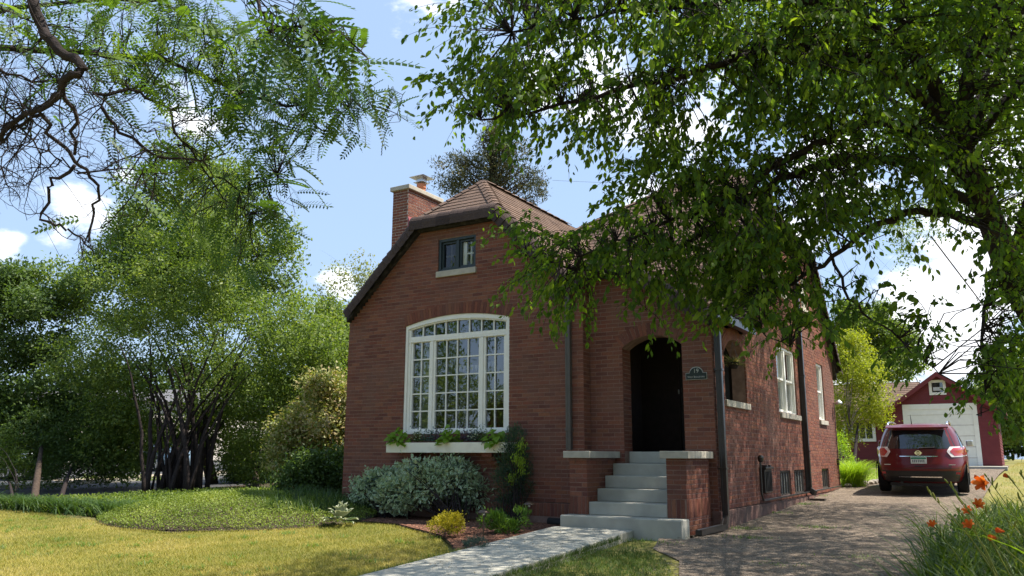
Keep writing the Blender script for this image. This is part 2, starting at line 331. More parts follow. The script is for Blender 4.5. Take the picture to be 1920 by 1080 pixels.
L_['cream'] = leafmat('cream_margin', [(.42, .45, .32), (.52, .54, .38)], .25, .5, .3, (1.1, 1.1, .8))
L_['purple'] = leafmat('purple_leaf', [(.05, .03, .05), (.09, .055, .09)], .2, .5, .3)
#PART2
# ------------------------------------------------------------------ ground
def patch(name, outline, sp, zoff, m, hf=H, parent=None, zvar=0.):
    """a sheet that follows the terrain, bounded by an outline"""
    xs = [p[0] for p in outline]; ys = [p[1] for p in outline]
    def inside(x, y):
        c = False; n = len(outline)
        for i in range(n):
            x1, y1 = outline[i]; x2, y2 = outline[(i+1) % n]
            if (y1 > y) != (y2 > y) and x < (x2-x1)*(y-y1)/(y2-y1)+x1: c = not c
        return c
    B = []
    n = len(outline)
    for i in range(n):
        a, b = Vector(outline[i]), Vector(outline[(i+1) % n]); k = max(1, int((b-a).length/sp))
        B += [a.lerp(b, j/k) for j in range(k)]
    nb = len(B); pts = list(B)
    x = min(xs)+sp/2
    while x < max(xs):
        y = min(ys)+sp/2
        while y < max(ys):
            q = (x+random.uniform(-.2, .2)*sp, y+random.uniform(-.2, .2)*sp)
            if inside(*q): pts.append(Vector(q))
            y += sp
        x += sp
    V, E, Fc, *_ = delaunay_2d_cdt([Vector(p) for p in pts], [], [list(range(nb))], 1, 1e-5)
    b = MB(); b.add([(v.x, v.y, hf(v.x, v.y)+zoff+random.uniform(-zvar, zvar)) for v in V], [tuple(f) for f in Fc])
    o = b.build(name, m, parent, smooth=True)
    if not parent: o['kind'] = 'structure'
    return o
# one big terrain sheet with a finer grid near the house
def gridaxis(): return [-420, -200, -110, -60, -40, -30]+[x*1.5 for x in range(-16, 25)]+[42, 60, 100, 200, 420]
b = MB(); gx = gridaxis(); gy = [-420, -200, -100, -60, -40, -26]+[y*1.0 for y in range(-20, 1)]+[1.5*k for k in range(1, 20)]+[40, 60, 110, 200, 420]
b.add([(x, y, H(x, y)-.05) for y in gy for x in gx], [(j*len(gx)+i, j*len(gx)+i+1, (j+1)*len(gx)+i+1, (j+1)*len(gx)+i) for j in range(len(gy)-1) for i in range(len(gx)-1)])
gr = b.build('ground', M['lawn_far'], smooth=True); gr['kind'] = 'structure'
def curve(pts, n=6):
    """smooth a closed outline"""
    out = []; m = len(pts)
    for i in range(m):
        p0, p1, p2, p3 = (np.array(pts[(i+k-1) % m], float) for k in range(4))
        for j in range(n):
            t = j/n
            q = .5*((2*p1)+(-p0+p2)*t+(2*p0-5*p1+4*p2-p3)*t*t+(-p0+3*p1-3*p2+p3)*t**3); out.append((q[0], q[1]))
    return out
lawn_front = [(-9.2, -2.4), (-6.2, -2.3), (-4.0, -2.6), (-2.6, -2.8), (-1.8, -3.6), (-.3, -3.62), (.55, -2.85), (1.1, -1.8), (1.7, -1.42), (2.5, -1.52), (3.3, -1.95), (4.0, -2.35), (4.6, -2.95), (5.12, -3.6), (5.1, -7), (5.1, -11), (-9, -11)]
lawn = patch('lawn', lawn_front, .35, -.005, M['lawn'])
bed_out = [(-9.2, -2.3), (-6.2, -2.2), (-4., -2.5), (-2.6, -2.7), (-1.8, -3.4), (-.3, -3.47), (.55, -2.7), (1.1, -1.65), (1.7, -1.27), (2.5, -1.37), (3.3, -1.8), (4.0, -2.2), (4.6, -2.8), (5.12, -3.45), (5.12, -1.0), (5.3, -1.0), (5.3, .1), (-.2, .1), (-.2, 8), (-9.2, 8)]
patch('garden_bed', bed_out, .35, .0, M['soil'])
patch('mulch', [(1.15, -1.62), (1.7, -1.25), (2.5, -1.35), (3.3, -1.78), (4.0, -2.18), (4.6, -2.78), (5.14, -3.43), (5.14, -1.06), (5.32, -1.06), (5.32, .05), (.5, .05), (.6, -1.0)], .16, .012, M['mulch'], zvar=.006)
patch('side_lawn', [(6.85, -11), (6.85, -4.1), (6.95, -2.7), (7.3, -1.9), (7.9, -2.6), (8.4, -4), (8.8, -11)], .3, -.002, M['lawn'])
drive = [(6.95, -1.25), (7.32, -1.2), (7.32, 10.3), (7.55, 11.0), (7.9, 12.5), (7.9, 16.5), (7.4, 18.5), (7.6, 25), (10.9, 25), (10.65, 18), (10.55, 13), (10.5, 8), (10.6, 3), (10.5, 0), (10.35, -2.5), (10.3, -11), (8.6, -11), (8.3, -4.2), (7.8, -2.8), (7.2, -2.1)]
patch('driveway', drive, .22, .008, M['gravel'], zvar=.006)
# loose stones on the drive
ns = 9000; P = np.zeros((ns, 3)); k = 0
while k < ns:
    x = RNG.uniform(7.0, 10.6); y = -4+RNG.random()**1.4*16
    if y < -1.3 and x < 7.6: continue
    P[k] = (x, y, H(x, y)+.008); k += 1
def pebbles(name, P, smin, smax, m, flat=.5):
    n = len(P); base = np.array([(1, 0, 0), (0, 1, 0), (-1, 0, 0), (0, -1, 0), (0, 0, 1)], float)
    s = RNG.uniform(smin, smax, (n, 1, 3))*np.array([1, 1, flat]); th = RNG.uniform(0, 6.28, n)
    Q = base[None]*s; x = Q[..., 0]*np.cos(th)[:, None]-Q[..., 1]*np.sin(th)[:, None]; y = Q[..., 0]*np.sin(th)[:, None]+Q[..., 1]*np.cos(th)[:, None]
    Q = np.stack([x, y, Q[..., 2]], -1)+P[:, None]
    F = np.array([(0, 1, 4), (1, 2, 4), (2, 3, 4), (3, 0, 4)])[None]+np.arange(n)[:, None, None]*5
    return fast_mesh(name, Q.reshape(-1, 3), F.reshape(-1, 3), np.repeat(RNG.random(n), 5), m)
M['pebble'] = mat('pebble', (.19, .165, .14), (.12, .105, .09), .9, 30, .2, [(.5, .5, .5), (1, .97, .93), (1.35, 1.3, 1.2)])
tag(pebbles('loose_gravel', P, .006, .016, M['pebble']), 'loose gravel scattered over the worn driveway', 'gravel', kind='stuff')
M['chip'] = mat('bark_chip', (.19, .10, .068), (.11, .06, .042), .9, 30, .2, [(.35, .3, .3), (1, .9, .85), (1.5, 1.35, 1.25)])
pts = []
while len(pts) < 8000:
    x, y = RNG.uniform(.8, 5.3), RNG.uniform(-3.4, 0)
    yl = np.interp(x, [.6, 1.15, 1.7, 2.5, 3.3, 4, 4.6, 5.14, 5.3], [-1., -1.62, -1.25, -1.35, -1.78, -2.18, -2.78, -3.43, -1.0])
    if y > yl: pts.append((x, y, H(x, y)+.016))
tag(pebbles('bark_chips', np.array(pts), .008, .03, M['chip'], .35), 'reddish bark chips spread over the front planting bed', 'mulch', kind='stuff')
# front walk: slabs of pale concrete
walk_parts = []
wk = thing('front_walk', 'pale concrete front walk leading to the steps', 'path', (5.9, -1.1, 0)); wk['kind'] = 'structure'
del wk['label']; del wk['category']
ye = -1.075; i = 0
while ye > -11:
    y0 = ye-1.52
    b = MB(); b.add([(x, y, H(0, y)+dz) for dz in (-.12, .075) for y in (y0+.012, ye) for x in (5.24, 6.50)], [(0, 2, 3, 1), (4, 5, 7, 6), (0, 1, 5, 4), (2, 6, 7, 3), (0, 4, 6, 2), (1, 3, 7, 5)])
    b.build('slab', M['concrete'], wk, bevel=.008); ye = y0
# side street with kerb and verge
def strip(name, x0, x1, y0, y1, zo, m, th=.0):
    b = MB(); ys = np.linspace(y0, y1, 30)
    b.add([(x, y, H(x, y)+zo) for y in ys for x in (x0, x1)], [(2*j, 2*j+1, 2*j+3, 2*j+2) for j in range(29)])
    o = b.build(name, m); o['kind'] = 'structure'; return o
strip('street', -15.5, -9.4, -60, 70, -.03, M['asphalt'])
M['tan'] = mat('pale_pavement', (.40, .33, .25), (.32, .26, .2), .9, 3, .2)
strip('pavement', -17.6, -15.6, -60, 70, .06, M['tan'])
b = MB()
for j in range(40):
    y = -60+j*3.2; b.box(-15.62, -15.48, y, y+3.19, H(0, y+1.6)-.06, H(0, y+1.6)+.07)
kb = b.build('kerb', M['concrete']); kb['kind'] = 'structure'
strip('parking_lot', -34, -19, -40, 40, -.02, M['asphalt'])
# ------------------------------------------------------------------ brickwork
BU, BV = .2133, .0667
class Brickwork:
    """running-bond bricks over a face. reg(z0,z1) -> list of (u0,u1)"""
    def __init__(s): s.items = []   # (origin, u, n, length, height)
    def face(s, o, u, n, z0, z1, reg, skin, back=.12, flush=.003):
        o = np.array(o, float); u = np.array(u, float); n = np.array(n, float); c = 0; z = z0
        while z < z1-.012:
            zt = min(z+BV, z1)
            for (a, b_) in reg(z, zt):
                # the mortar bed behind the bricks
                ea = min(.004, (b_-a)/3); P = [o+u*(a+ea), o+u*(b_-ea), o+u*(b_-ea)-n*back, o+u*(a+ea)-n*back]
                v0 = [(*q[:2], z) for q in P]+[(*q[:2], zt) for q in P]
                skin.add(v0, [(0, 1, 5, 4), (1, 2, 6, 5), (3, 0, 4, 7), (4, 5, 6, 7), (3, 2, 1, 0), (2, 3, 7, 6)])
                k = math.floor(a/BU)-1
                while True:
                    s0 = (k+(.5 if c % 2 else 0))*BU; s1 = s0+BU-.0105; k += 1
                    if s0 > b_: break
                    l0, l1 = max(s0, a+.001), min(s1, b_-.001)
                    if l1-l0 < .02: continue
                    s.items.append((o+u*l0+np.array([0, 0, z+.005]), u, n, l1-l0, zt-z-.0125, flush+random.uniform(0, .003)))
            z += BV; c += 1
    def soldier(s, o, u, n, a, b_, z0, z1, skin, back=.12, flush=.03):
        o = np.array(o, float); u = np.array(u, float); n = np.array(n, float); x = a
        P = [o+u*(a+.004)+n*(flush-.005), o+u*(b_-.004)+n*(flush-.005), o+u*(b_-.004)-n*back, o+u*(a+.004)-n*back]
        skin.add([(*q[:2], z0) for q in P]+[(*q[:2], z1) for q in P], [(0, 1, 5, 4), (1, 2, 6, 5), (3, 0, 4, 7), (4, 5, 6, 7), (3, 2, 1, 0)])
        while x < b_-.02:
            w_ = min(.057, b_-x-.003); s.items.append((o+u*x+np.array([0, 0, z0+.004]), u, n, w_, z1-z0-.008, flush+random.uniform(0, .003))); x += .0667
    def emit(s, parent, nsingle, name='brick', stuff='brickwork', maxn=None):
        if nsingle:
            sc_ = []
            for it in s.items:
                x, y, z = proj(it[0]+it[1]*it[3]/2)
                cosn = abs(np.dot(it[2], (CP-it[0])/np.linalg.norm(CP-it[0])))
                vis = 1 if (-20 < x < 1940 and -10 < y < 1090) else 0
                if np.dot(it[2], CP-it[0]) < 0: vis = 0
                sc_.append(-vis*it[3]*it[4]*cosn/z**2)
            order = np.argsort(sc_)
        else: order = np.arange(len(s.items))
        single = [s.items[i] for i in order[:nsingle]]; rest = [s.items[i] for i in order[nsingle:]]
        for (o, u, n, l, h, fl) in single:
            key = 'x' if abs(u[0]) > .5 else 'y'
            ob = inst(name, unit_brick(), parent, o, (0, 0, math.atan2(u[1], u[0])), (l, fl, h))
            # unit brick: x along u, depth towards +n handled by sign
            if np.dot(np.cross(u, (0, 0, 1)), n) < 0: ob.scale.y *= -1
        if rest:
            b = MB()
            for (o, u, n, l, h, fl) in rest: b.obox(o-n*.02, u*l, n*(fl+.02), np.array([0, 0, h]))
            b.build(stuff, M['brick'], parent, kind='stuff')
_ub = [None]
def unit_brick():
    if _ub[0] is None:
        b = MB(); e = .0
        v = [(0, .7, 0), (1, .7, 0), (1, .7, 1), (0, .7, 1), (.03, -1, .08), (.97, -1, .08), (.97, -1, .92), (.03, -1, .92), (0, -.85, 0), (1, -.85, 0), (1, -.85, 1), (0, -.85, 1)]
        me = bpy.data.meshes.new('brick'); me.from_pydata(v, [], [(8, 9, 5, 4), (9, 10, 6, 5), (10, 11, 7, 6), (11, 8, 4, 7), (4, 5, 6, 7), (0, 1, 9, 8), (1, 2, 10, 9), (2, 3, 11, 10), (3, 0, 8, 11)])
        me.materials.append(M['brick_o']); _ub[0] = me
    return _ub[0]
house = thing('brick_house', 'dark red brick storybook bungalow with clipped gables and rolled brown shingle roof', 'house', (2.6, 4, 0))
skin = MB(); bw = Brickwork()
XW = 5.22; XR = 7.32; YP = .25; YB = 10.2
def sub(iv, a, b_):
    o = []
    for p, q in iv:
        if b_ <= p or a >= q: o.append((p, q)); continue
        if a > p: o.append((p, a))
        if b_ < q: o.append((b_, q))
    return o
def arch_half(z, zs, zc, hw):
    """half width of a segmental arch at height z"""
    if z <= zs: return hw
    if z >= zc: return 0
    r = (hw*hw+(zc-zs)**2)/(2*(zc-zs)); cz = zc-r
    return math.sqrt(max(0, r*r-(z-cz)**2))
WX0, WX1 = 1.44, 3.775; WZ0, WZS, WZC = 1.50, 3.51, 3.655; WCX = (WX0+WX1)/2
AX0, AX1, AZ0, AZ1 = 2.175, 3.035, 4.50, 5.13
def reg_wing(z, zt):
    m = (z+zt)/2
    if m < 3.66: iv = [(0, XW)]
    else:
        s = (m-3.66)/.985
        if m > 5.50: return []
        iv = [(s, XW-s)]
    if WZ0-.02 < m and z+.004 < WZC: h_ = arch_half(z+.004, WZS, WZC, (WX1-WX0)/2); iv = sub(iv, WCX-h_, WCX+h_)
    if AZ0 < m < AZ1: iv = sub(iv, AX0, AX1)
    # soldier arch over the big window is laid apart
    return iv
bw.face((0, 0, 0), (1, 0, 0), (0, -1, 0), .345, 5.5, reg_wing, skin)
bw.soldier((0, 0, 0), (1, 0, 0), (0, -1, 0), 0, XW, .12, .335, skin)
base = MB(); base.box(-.03, XW+.03, -.045, .1, -.5, .12)
# wing left side and return
bw.face((0, 7, 0), (0, -1, 0), (-1, 0, 0), 0, 3.7, lambda z, t: [(0, 7)], skin)
bw.face((XW, 0, 0), (0, 1, 0), (1, 0, 0), .2, 4.2, lambda z, t: [(.001, YP)], skin)
# porch wall
PX0, PX1, PZ0, PZS, PZC = 5.815, 6.835, 1.165, 2.84, 3.02; PCX = (PX0+PX1)/2
def reg_porch(z, zt):
    m = (z+zt)/2; iv = [(XW, XR)]
    if m > 3.2: iv = [(XW, XR-(m-3.2)/.62)]
    if z+.004 < PZC: h_ = arch_half(z+.004, PZS, PZC, (PX1-PX0)/2); iv = sub(iv, PCX-h_, PCX+h_)
    return [q for q in iv if q[1]-q[0] > .03]
bw.face((0, YP, 0), (1, 0, 0), (0, -1, 0), .0, 4.3, reg_porch, skin, back=.33)
_d = MB()
bw.face((PX0-.004, YP, 0), (0, 1, 0), (1, 0, 0), 1.168, 2.84, lambda z, t: [(.01, .33)], _d)
bw.face((PX1+.004, YP+.33, 0), (0, -1, 0), (-1, 0, 0), 1.168, 2.84, lambda z, t: [(0, .32)], _d)
# side wall with porch side arch, windows, gable
SY0, SY1, SZ0, SZS, SZC = .86, 2.10, 1.985, 2.75, 3.02; SCY = (SY0+SY1)/2
GC = 6.2     # centre of the side gable
W1 = (4.33, 5.93, 1.95, 3.32); W2 = (8.15, 8.92, 1.95, 3.32); U1 = (4.75, 5.35, 4.45, 5.25); U2_ = (7.05, 7.65, 4.45, 5.25)
BW_ = [(4.07, 4.93, .36, .84), (5.24, 6.17, .36, .84), (7.97, 8.78, .38, .83)]
def reg_side(z, zt):
    m = (z+zt)/2; iv = [(YP, YB)]
    if m > 3.15: iv = [(max(YP, GC-4.0+(m-3.75) if m > 3.75 else YP if m < 3.2 else 2.0), min(YB, GC+4.0-(m-3.75)))]
    if m > 6.0: return []
    if SZ0-.1 < m and z+.004 < SZC: h_ = arch_half(z+.004, SZS, SZC, (SY1-SY0)/2); iv = sub(iv, SCY-h_, SCY+h_)
    for (a, b_, c, d) in (W1, W2, U1, U2_):
        if c < m < d: iv = sub(iv, a, b_)
    for (a, b_, c, d) in BW_:
        if c < m < d: iv = sub(iv, a, b_)
    return iv
bw.face((XR, 0, 0), (0, 1, 0), (1, 0, 0), .30, 6.0, reg_side, skin, back=.25)
base2 = MB(); base2.box(XR-.1, XR+.045, YP-.02, YB+.02, -.3, .29)
bs = base2.build('foundation', mat('rendered_foundation', (.19, .11, .09), (.12, .07, .06), .95, 5, .1, bump=.6, bscale=30, wear=(.10, .08, .07), wscale=2), house, bevel=.01)
base.build('foundation', M['mortar'], house)
# back walls so the house is closed
bk = MB(); bk.box(0.3, XR-.3, YB-.12, YB, 0, 3.7); bk.box(.15, .3, 7, YB, 0, 3.7); bk.build('rear_wall', M['mortar'], house)
# chimney
CX0, CX1, CY0, CY1, CZ = -.50, -.06, 1.8, 3.02, 7.06
def full(a, b_): return lambda z, t: [(a, b_)]
chb = Brickwork()
chb.face((CX0, CY0, 0), (1, 0, 0), (0, -1, 0), .2, CZ, full(0, CX1-CX0), skin, back=.02, flush=.005)
chb.face((CX1, CY0, 0), (0, 1, 0), (1, 0, 0), 3.4, CZ, full(0, CY1-CY0), skin, back=.02, flush=.005)
chb.face((CX0, CY1, 0), (0, -1, 0), (-1, 0, 0), .2, CZ, full(0, CY1-CY0), skin, back=.02, flush=.005)
b = MB(); b.box(CX0-.002, CX1+.002, CY0-.002, CY1, 0, CZ)
ch = b.build('chimney', M['mortar_l'], house)
chb_items = chb.items
bw_all = Brickwork(); bw_all.items = bw.items
skin.build('wall', M['mortar'], house)
# frames for the soldier arch over window (bricks set on end)
b = MB(); hw = (WX1-WX0)/2; r = (hw*hw+(WZC-WZS)**2)/(2*(WZC-WZS)); cz = WZC-r; amax = math.asin(hw/r)
nA = 37
for i in range(nA):
    a = -amax+(i+.5)*2*amax/nA; u = np.array([math.cos(a), 0, -math.sin(a)]); v = np.array([math.sin(a), 0, math.cos(a)])
    c = np.array([WCX, 0, cz]); bw_arch = MB()
    b.obox(c+v*(r+.006)-u*.0285+np.array([0, -.011, 0]), u*.057, v*.2, np.array([0, .03, 0]))
b.build('window_arch', M['brick'], house)
def mortar_arch(cx, y0, hw, zs_, zc_, d0, d1, name, th=.205, axis='x', x0=0):
    r = (hw*hw+(zc_-zs_)**2)/(2*(zc_-zs_)); cz = zc_-r; am = math.asin(hw/r); b = MB()
    for i in range(20):
        a0, a1 = -am+2*am*i/20, -am+2*am*(i+1)/20; q = [(cx+R_*math.sin(a), cz+R_*math.cos(a)) for R_, a in ((r+.001, a0), (r+.001, a1), (r+th, a1), (r+th, a0))]
        if axis == 'x': V = [(a, y0-d, z) for d in (d0, d1) for a, z in q]
        else: V = [(x0+d, a, z) for d in (d0, d1) for a, z in q]
        b.add(V, [(0, 1, 2, 3), (7, 6, 5, 4), (0, 4, 5, 1), (2, 6, 7, 3), (0, 3, 7, 4), (1, 2, 6, 5)])
    b.build(name, M['mortar'], house)
mortar_arch(WCX, 0, (WX1-WX0)/2, WZS, WZC, -.13, .004, 'arch_mortar')
b = MB(); hw = (PX1-PX0)/2; r = (hw*hw+(PZC-PZS)**2)/(2*(PZC-PZS)); cz = PZC-r; amax = math.asin(hw/r)
for i in range(18):
    a = -amax+(i+.5)*2*amax/18; u = np.array([math.cos(a), 0, -math.sin(a)]); v = np.array([math.sin(a), 0, math.cos(a)])
    b.obox(np.array([PCX, YP, cz])+v*(r+.006)-u*.0285+np.array([0, -.011, 0]), u*.057, v*.2, np.array([0, .03, 0]))
b.build('porch_arch', M['brick'], house)
mortar_arch(PCX, YP, (PX1-PX0)/2, PZS, PZC, -.325, .004, 'arch_mortar')
mortar_arch(SCY, 0, (SY1-SY0)/2, SZS, SZC, -.245, .004, 'arch_mortar', axis='y', x0=XR)
b = MB(); hw = (SY1-SY0)/2; r = (hw*hw+(SZC-SZS)**2)/(2*(SZC-SZS)); cz = SZC-r; amax = math.asin(hw/r)
for i in range(22):
    a = -amax+(i+.5)*2*amax/22; u = np.array([0, math.cos(a), -math.sin(a)]); v = np.array([0, math.sin(a), math.cos(a)])
    b.obox(np.array([XR, SCY, cz])+v*(r+.006)-u*.0285+np.array([.011, 0, 0]), u*.057, v*.2, np.array([-.03, 0, 0]))
b.build('porch_arch', M['brick'], house)
bw_all.emit(house, 265)
chq = Brickwork(); chq.items = chb_items; chq.emit(ch, 0, stuff='chimney_brickwork')
# chimney cap, flue, spark hood, red saddle flashing
b = MB(); b.box(CX0-.06, CX1+.06, CY0-.06, CY1+.06, CZ, CZ+.105); b.build('coping', M['limestone'], ch, bevel=.012)
b = MB(); b.lathe((-.24, 2.5, CZ+.105), [(.10, 0), (.10, .14), (.115, .14), (.115, .24), (.10, .24)], 14); b.build('flue', M['clay'], ch)
b = MB()
for dx in (-.08, .08):
    for dy in (-.08, .08): b.box(-.24+dx-.006, -.24+dx+.006, 2.5+dy-.006, 2.5+dy+.006, CZ+.36, CZ+.50)
b.box(-.38, -.10, 2.36, 2.64, CZ+.375, CZ+.385)
b.box(-.33, -.15, 2.41, 2.59, CZ+.385, CZ+.50)
b.add([(-.46, 2.28, CZ+.50), (-.02, 2.28, CZ+.50), (-.02, 2.72, CZ+.50), (-.46, 2.72, CZ+.50), (-.24, 2.5, CZ+.62)], [(0, 1, 4), (1, 2, 4), (2, 3, 4), (3, 0, 4), (3, 2, 1, 0)])
b.build('spark_hood', M['galv'], ch)
# ------------------------------------------------------------------ roof
sh = MB(); deck = MB(); SINGLE_SH = []
def slope(eave0, eave1, up, poly, pick=False, expo=.14):
    """shingled plane. eave0->eave1 is the eave direction, 'up' the vector up the slope, poly in (u,v) metres"""
    o = np.array(eave0, float); u = np.array(eave1, float)-o; u /= np.linalg.norm(u); v = np.array(up, float); v /= np.linalg.norm(v)
    n = np.cross(u, v); n = n if n[2] > 0 else -n
    deck.add([o+u*a+v*b_-n*.012 for a, b_ in poly]+[o+u*a+v*b_-n*.10 for a, b_ in poly], [tuple(range(len(poly))), tuple(range(2*len(poly)-1, len(poly)-1, -1))]+[(i, (i+1) % len(poly), len(poly)+(i+1) % len(poly), len(poly)+i) for i in range(len(poly))])
    vmax = max(q[1] for q in poly); vmin = min(q[1] for q in poly); k = 0; y = vmin
    while y < vmax-.01:
        yt = min(y+expo, vmax); ym = (y+yt)/2; xs = []
        for i in range(len(poly)):
            (a0, b0), (a1, b1) = poly[i], poly[(i+1) % len(poly)]
            if (b0 > ym) != (b1 > ym): xs.append(a0+(a1-a0)*(ym-b0)/(b1-b0))
        if len(xs) >= 2:
            x0, x1 = min(xs), max(xs); j = math.floor(x0/.305)-1
            while True:
                s0 = j*.305+(k*.137) % .305; j += 1
                if s0 > x1: break
                l0, l1 = max(s0, x0), min(s0+.300, x1)
                if l1-l0 < .02: continue
                th = .011+random.uniform(-.002, .004); P = [o+u*l0+v*y, o+u*l1+v*y, o+u*l1+v*yt, o+u*l0+v*yt]
                vv = [P[0]+n*th, P[1]+n*th, P[2]+n*.001, P[3]+n*.001, P[0]-n*.008, P[1]-n*.008, P[2]-n*.010, P[3]-n*.010]
                fc = [(0, 1, 2, 3), (4, 5, 1, 0), (5, 6, 2, 1), (7, 4, 0, 3)]
                if pick: SINGLE_SH.append((vv, fc))
                else: sh.add(vv, fc)
        y += expo; k += 1
S2 = math.sqrt(.5)
ZE, ZRW, YF = 3.90, 6.51, -.06
# wing: ridge along Y at X=2.61; roof top surface at the eave z=3.90 for X=-.08
WR = 2.61; ap = .86
def wing_z(x): return ZRW-.97*abs(x-WR)
xeL, xeR = -.03, 5.25
up_r = np.array([-1, 0, .97]); up_l = np.array([1, 0, .97]); lw = math.hypot(1, .97)
hipz = 5.62; xh = (ZRW-hipz)/.97   # half width of the clipped front
Lx = (xeR-WR)*lw; vh = (xeR-WR-xh)*lw
slope((xeR, YF, wing_z(xeR)), (xeR, 8, wing_z(xeR)), up_r, [(0, 0), (6, 0), (6, Lx), (ap-YF, Lx), (0.0, vh)])
slope((xeL, YF, wing_z(xeL)), (xeL, 8, wing_z(xeL)), up_l, [(0, 0), (10, 0), (10, Lx), (ap-YF, Lx), (0.0, vh)])
slope((WR-xh, YF, hipz), (WR+xh, YF, hipz), (0, ap-YF, ZRW-hipz), [(0, 0), (2*xh, 0), (xh, math.hypot(ap-YF, ZRW-hipz))], pick=True)
# main block: ridge along X, front slope, clipped side gable
RZ, SX = 7.72, XR+.10
zs = lambda y: RZ-abs(GC-y)
slope((2.0, 1.9, zs(1.9)), (SX, 1.9, zs(1.9)), (0, 1, 1), [(1.2, .7), (SX-2.0, 0), (SX-2.0, (4.45-1.9)/S2), (6.35-2.0, (GC-1.9)/S2), (5.0-2.0, (GC-1.9)/S2), (.61, (5.0-1.9)/S2)])
slope((SX, 10.6, zs(10.6)), (0, 10.6, zs(10.6)), (0, -1, 1), [(0, 0), (7.3, 0), (SX-2.61, (10.6-7.4)/S2), (SX-5., (10.6-GC)/S2), (SX-6.35, (10.6-GC)/S2), (0, (10.6-7.95)/S2)])
slope((SX, 4.45, 5.97), (SX, 7.95, 5.97), (-(SX-6.35), 0, RZ-5.97), [(0, 0), (3.5, 0), (1.75, math.hypot(SX-6.35, RZ-5.97))])
slope((2.61, 7.4, 6.5), (2.61, 5.0, 6.5), (2.4, 0, 1.2), [(0, 0), (2.4, 0), (1.2, math.hypot(2.4, 1.2))])
# porch roof: clipped gable facing the front with a long low right slope
px_r, pz_r = 5.50, 4.62
def pz(x): return pz_r-.68*(x-px_r) if x > px_r else pz_r-.85*(px_r-x)
xpe = XR+.14
lp = math.hypot(1, .68)
slope((xpe, .0, pz(xpe)), (xpe, 4, pz(xpe)), (-1, 0, .68), [(0, 0), (2.2, 0), (3.6, (xpe-px_r)*lp), (.55, (xpe-px_r)*lp), (0, (xpe-px_r-.42)*lp)])
slope((px_r-.9, .0, pz(px_r-.9)), (px_r-.9, 4, pz(px_r-.9)), (1, 0, .85), [(0, 0), (3, 0), (3, .9*math.hypot(1, .85)), (.55, .9*math.hypot(1, .85)), (0, .5*math.hypot(1, .85))])
hz = pz(px_r+.42)
slope((px_r-.34, 0, hz), (px_r+.42, 0, hz), (0, .55, pz_r-hz), [(0, 0), (.76, 0), (.36, math.hypot(.55, pz_r-hz))], pick=True)
roof = deck.build('roof', M['fascia'], house)
sh.build('shingles', M['shingle'], roof, kind='stuff')
for vv, fc in SINGLE_SH:
    b = MB(); b.add(vv, fc); b.build('shingle', M['shingle_o'], roof)
def roll_edge(p0, p1, outn, upn, r=.15, drop=.10, step=.15, name='edge_shingle', over=.03):
    """rolled edge: curved cap shingles from the roof plane down over the rake. outn points out of the wall"""
    p0 = np.array(p0, float); p1 = np.array(p1, float); L = np.linalg.norm(p1-p0); d = (p1-p0)/L; outn = np.array(outn, float); upn = np.array(upn, float)
    k = max(1, int(round(L/step))); st = L/k
    for i in range(k):
        a0, a1 = i*st-over*.6, (i+1)*st
        prof = [(-.10, .0)]+[(math.sin(t)*r, -(1-math.cos(t))*r) for t in np.linspace(0, math.pi/2, 6)]+[(r, -r-drop)]
        V = []; e0, e1 = .024+random.uniform(0, .006), .004
        for a, e in ((a0, e0), (a1, e1)):
            for j, (q, h_) in enumerate(prof):
                tt = max(0, min(1, (j-1)/5)); nn = outn*math.sin(tt*math.pi/2)+upn*math.cos(tt*math.pi/2)
                V.append(p0+d*a+outn*q+upn*h_+nn*e)
        m = len(prof); V += [v-(outn*.014+upn*.014) for v in V[:m]]
        Fc = [(j, j+1, m+j+1, m+j) for j in range(m-1)]+[(2*m+j, 2*m+j+1, j+1, j) for j in range(m-1)]
        b = MB(); b.add(V, Fc); b.build(name, M['cap'], roof, smooth=False)
def up_of(d, out):
    u = np.cross(d, out); u = u/np.linalg.norm(u); return u if u[2] > 0 else -u
def rake(xa, za, xb, zb, y, **k):
    d = np.array([xb-xa, 0, zb-za]); roll_edge((xa, y, za), (xb, y, zb), (0, -1, 0), up_of(d, (0, -1, 0)), **k)
rake(xeL, wing_z(xeL), WR-xh, hipz, YF); rake(xeR, wing_z(xeR), WR+xh, hipz, YF)
rake(WR-xh-.05, hipz, WR+xh+.05, hipz, YF, step=.3, drop=.13)
rake(xpe, pz(xpe), px_r+.42, hz, 0); rake(px_r-.34, hz, px_r+.42, hz, 0, step=.26); rake(px_r-.9, pz(px_r-.9), px_r-.34, hz, 0)
def rakeY(ya, za, yb, zb, x, **k):
    d = np.array([0, yb-ya, zb-za]); roll_edge((x, ya, za), (x, yb, zb), (1, 0, 0), up_of(d, (1, 0, 0)), r=.10, drop=.06, **k)
rakeY(1.9, zs(1.9), 4.45, 5.97, SX-.02); rakeY(10.6, zs(10.6), 7.95, 5.97, SX-.02); rakeY(4.42, 5.97, 7.98, 5.97, SX-.02, step=.3)
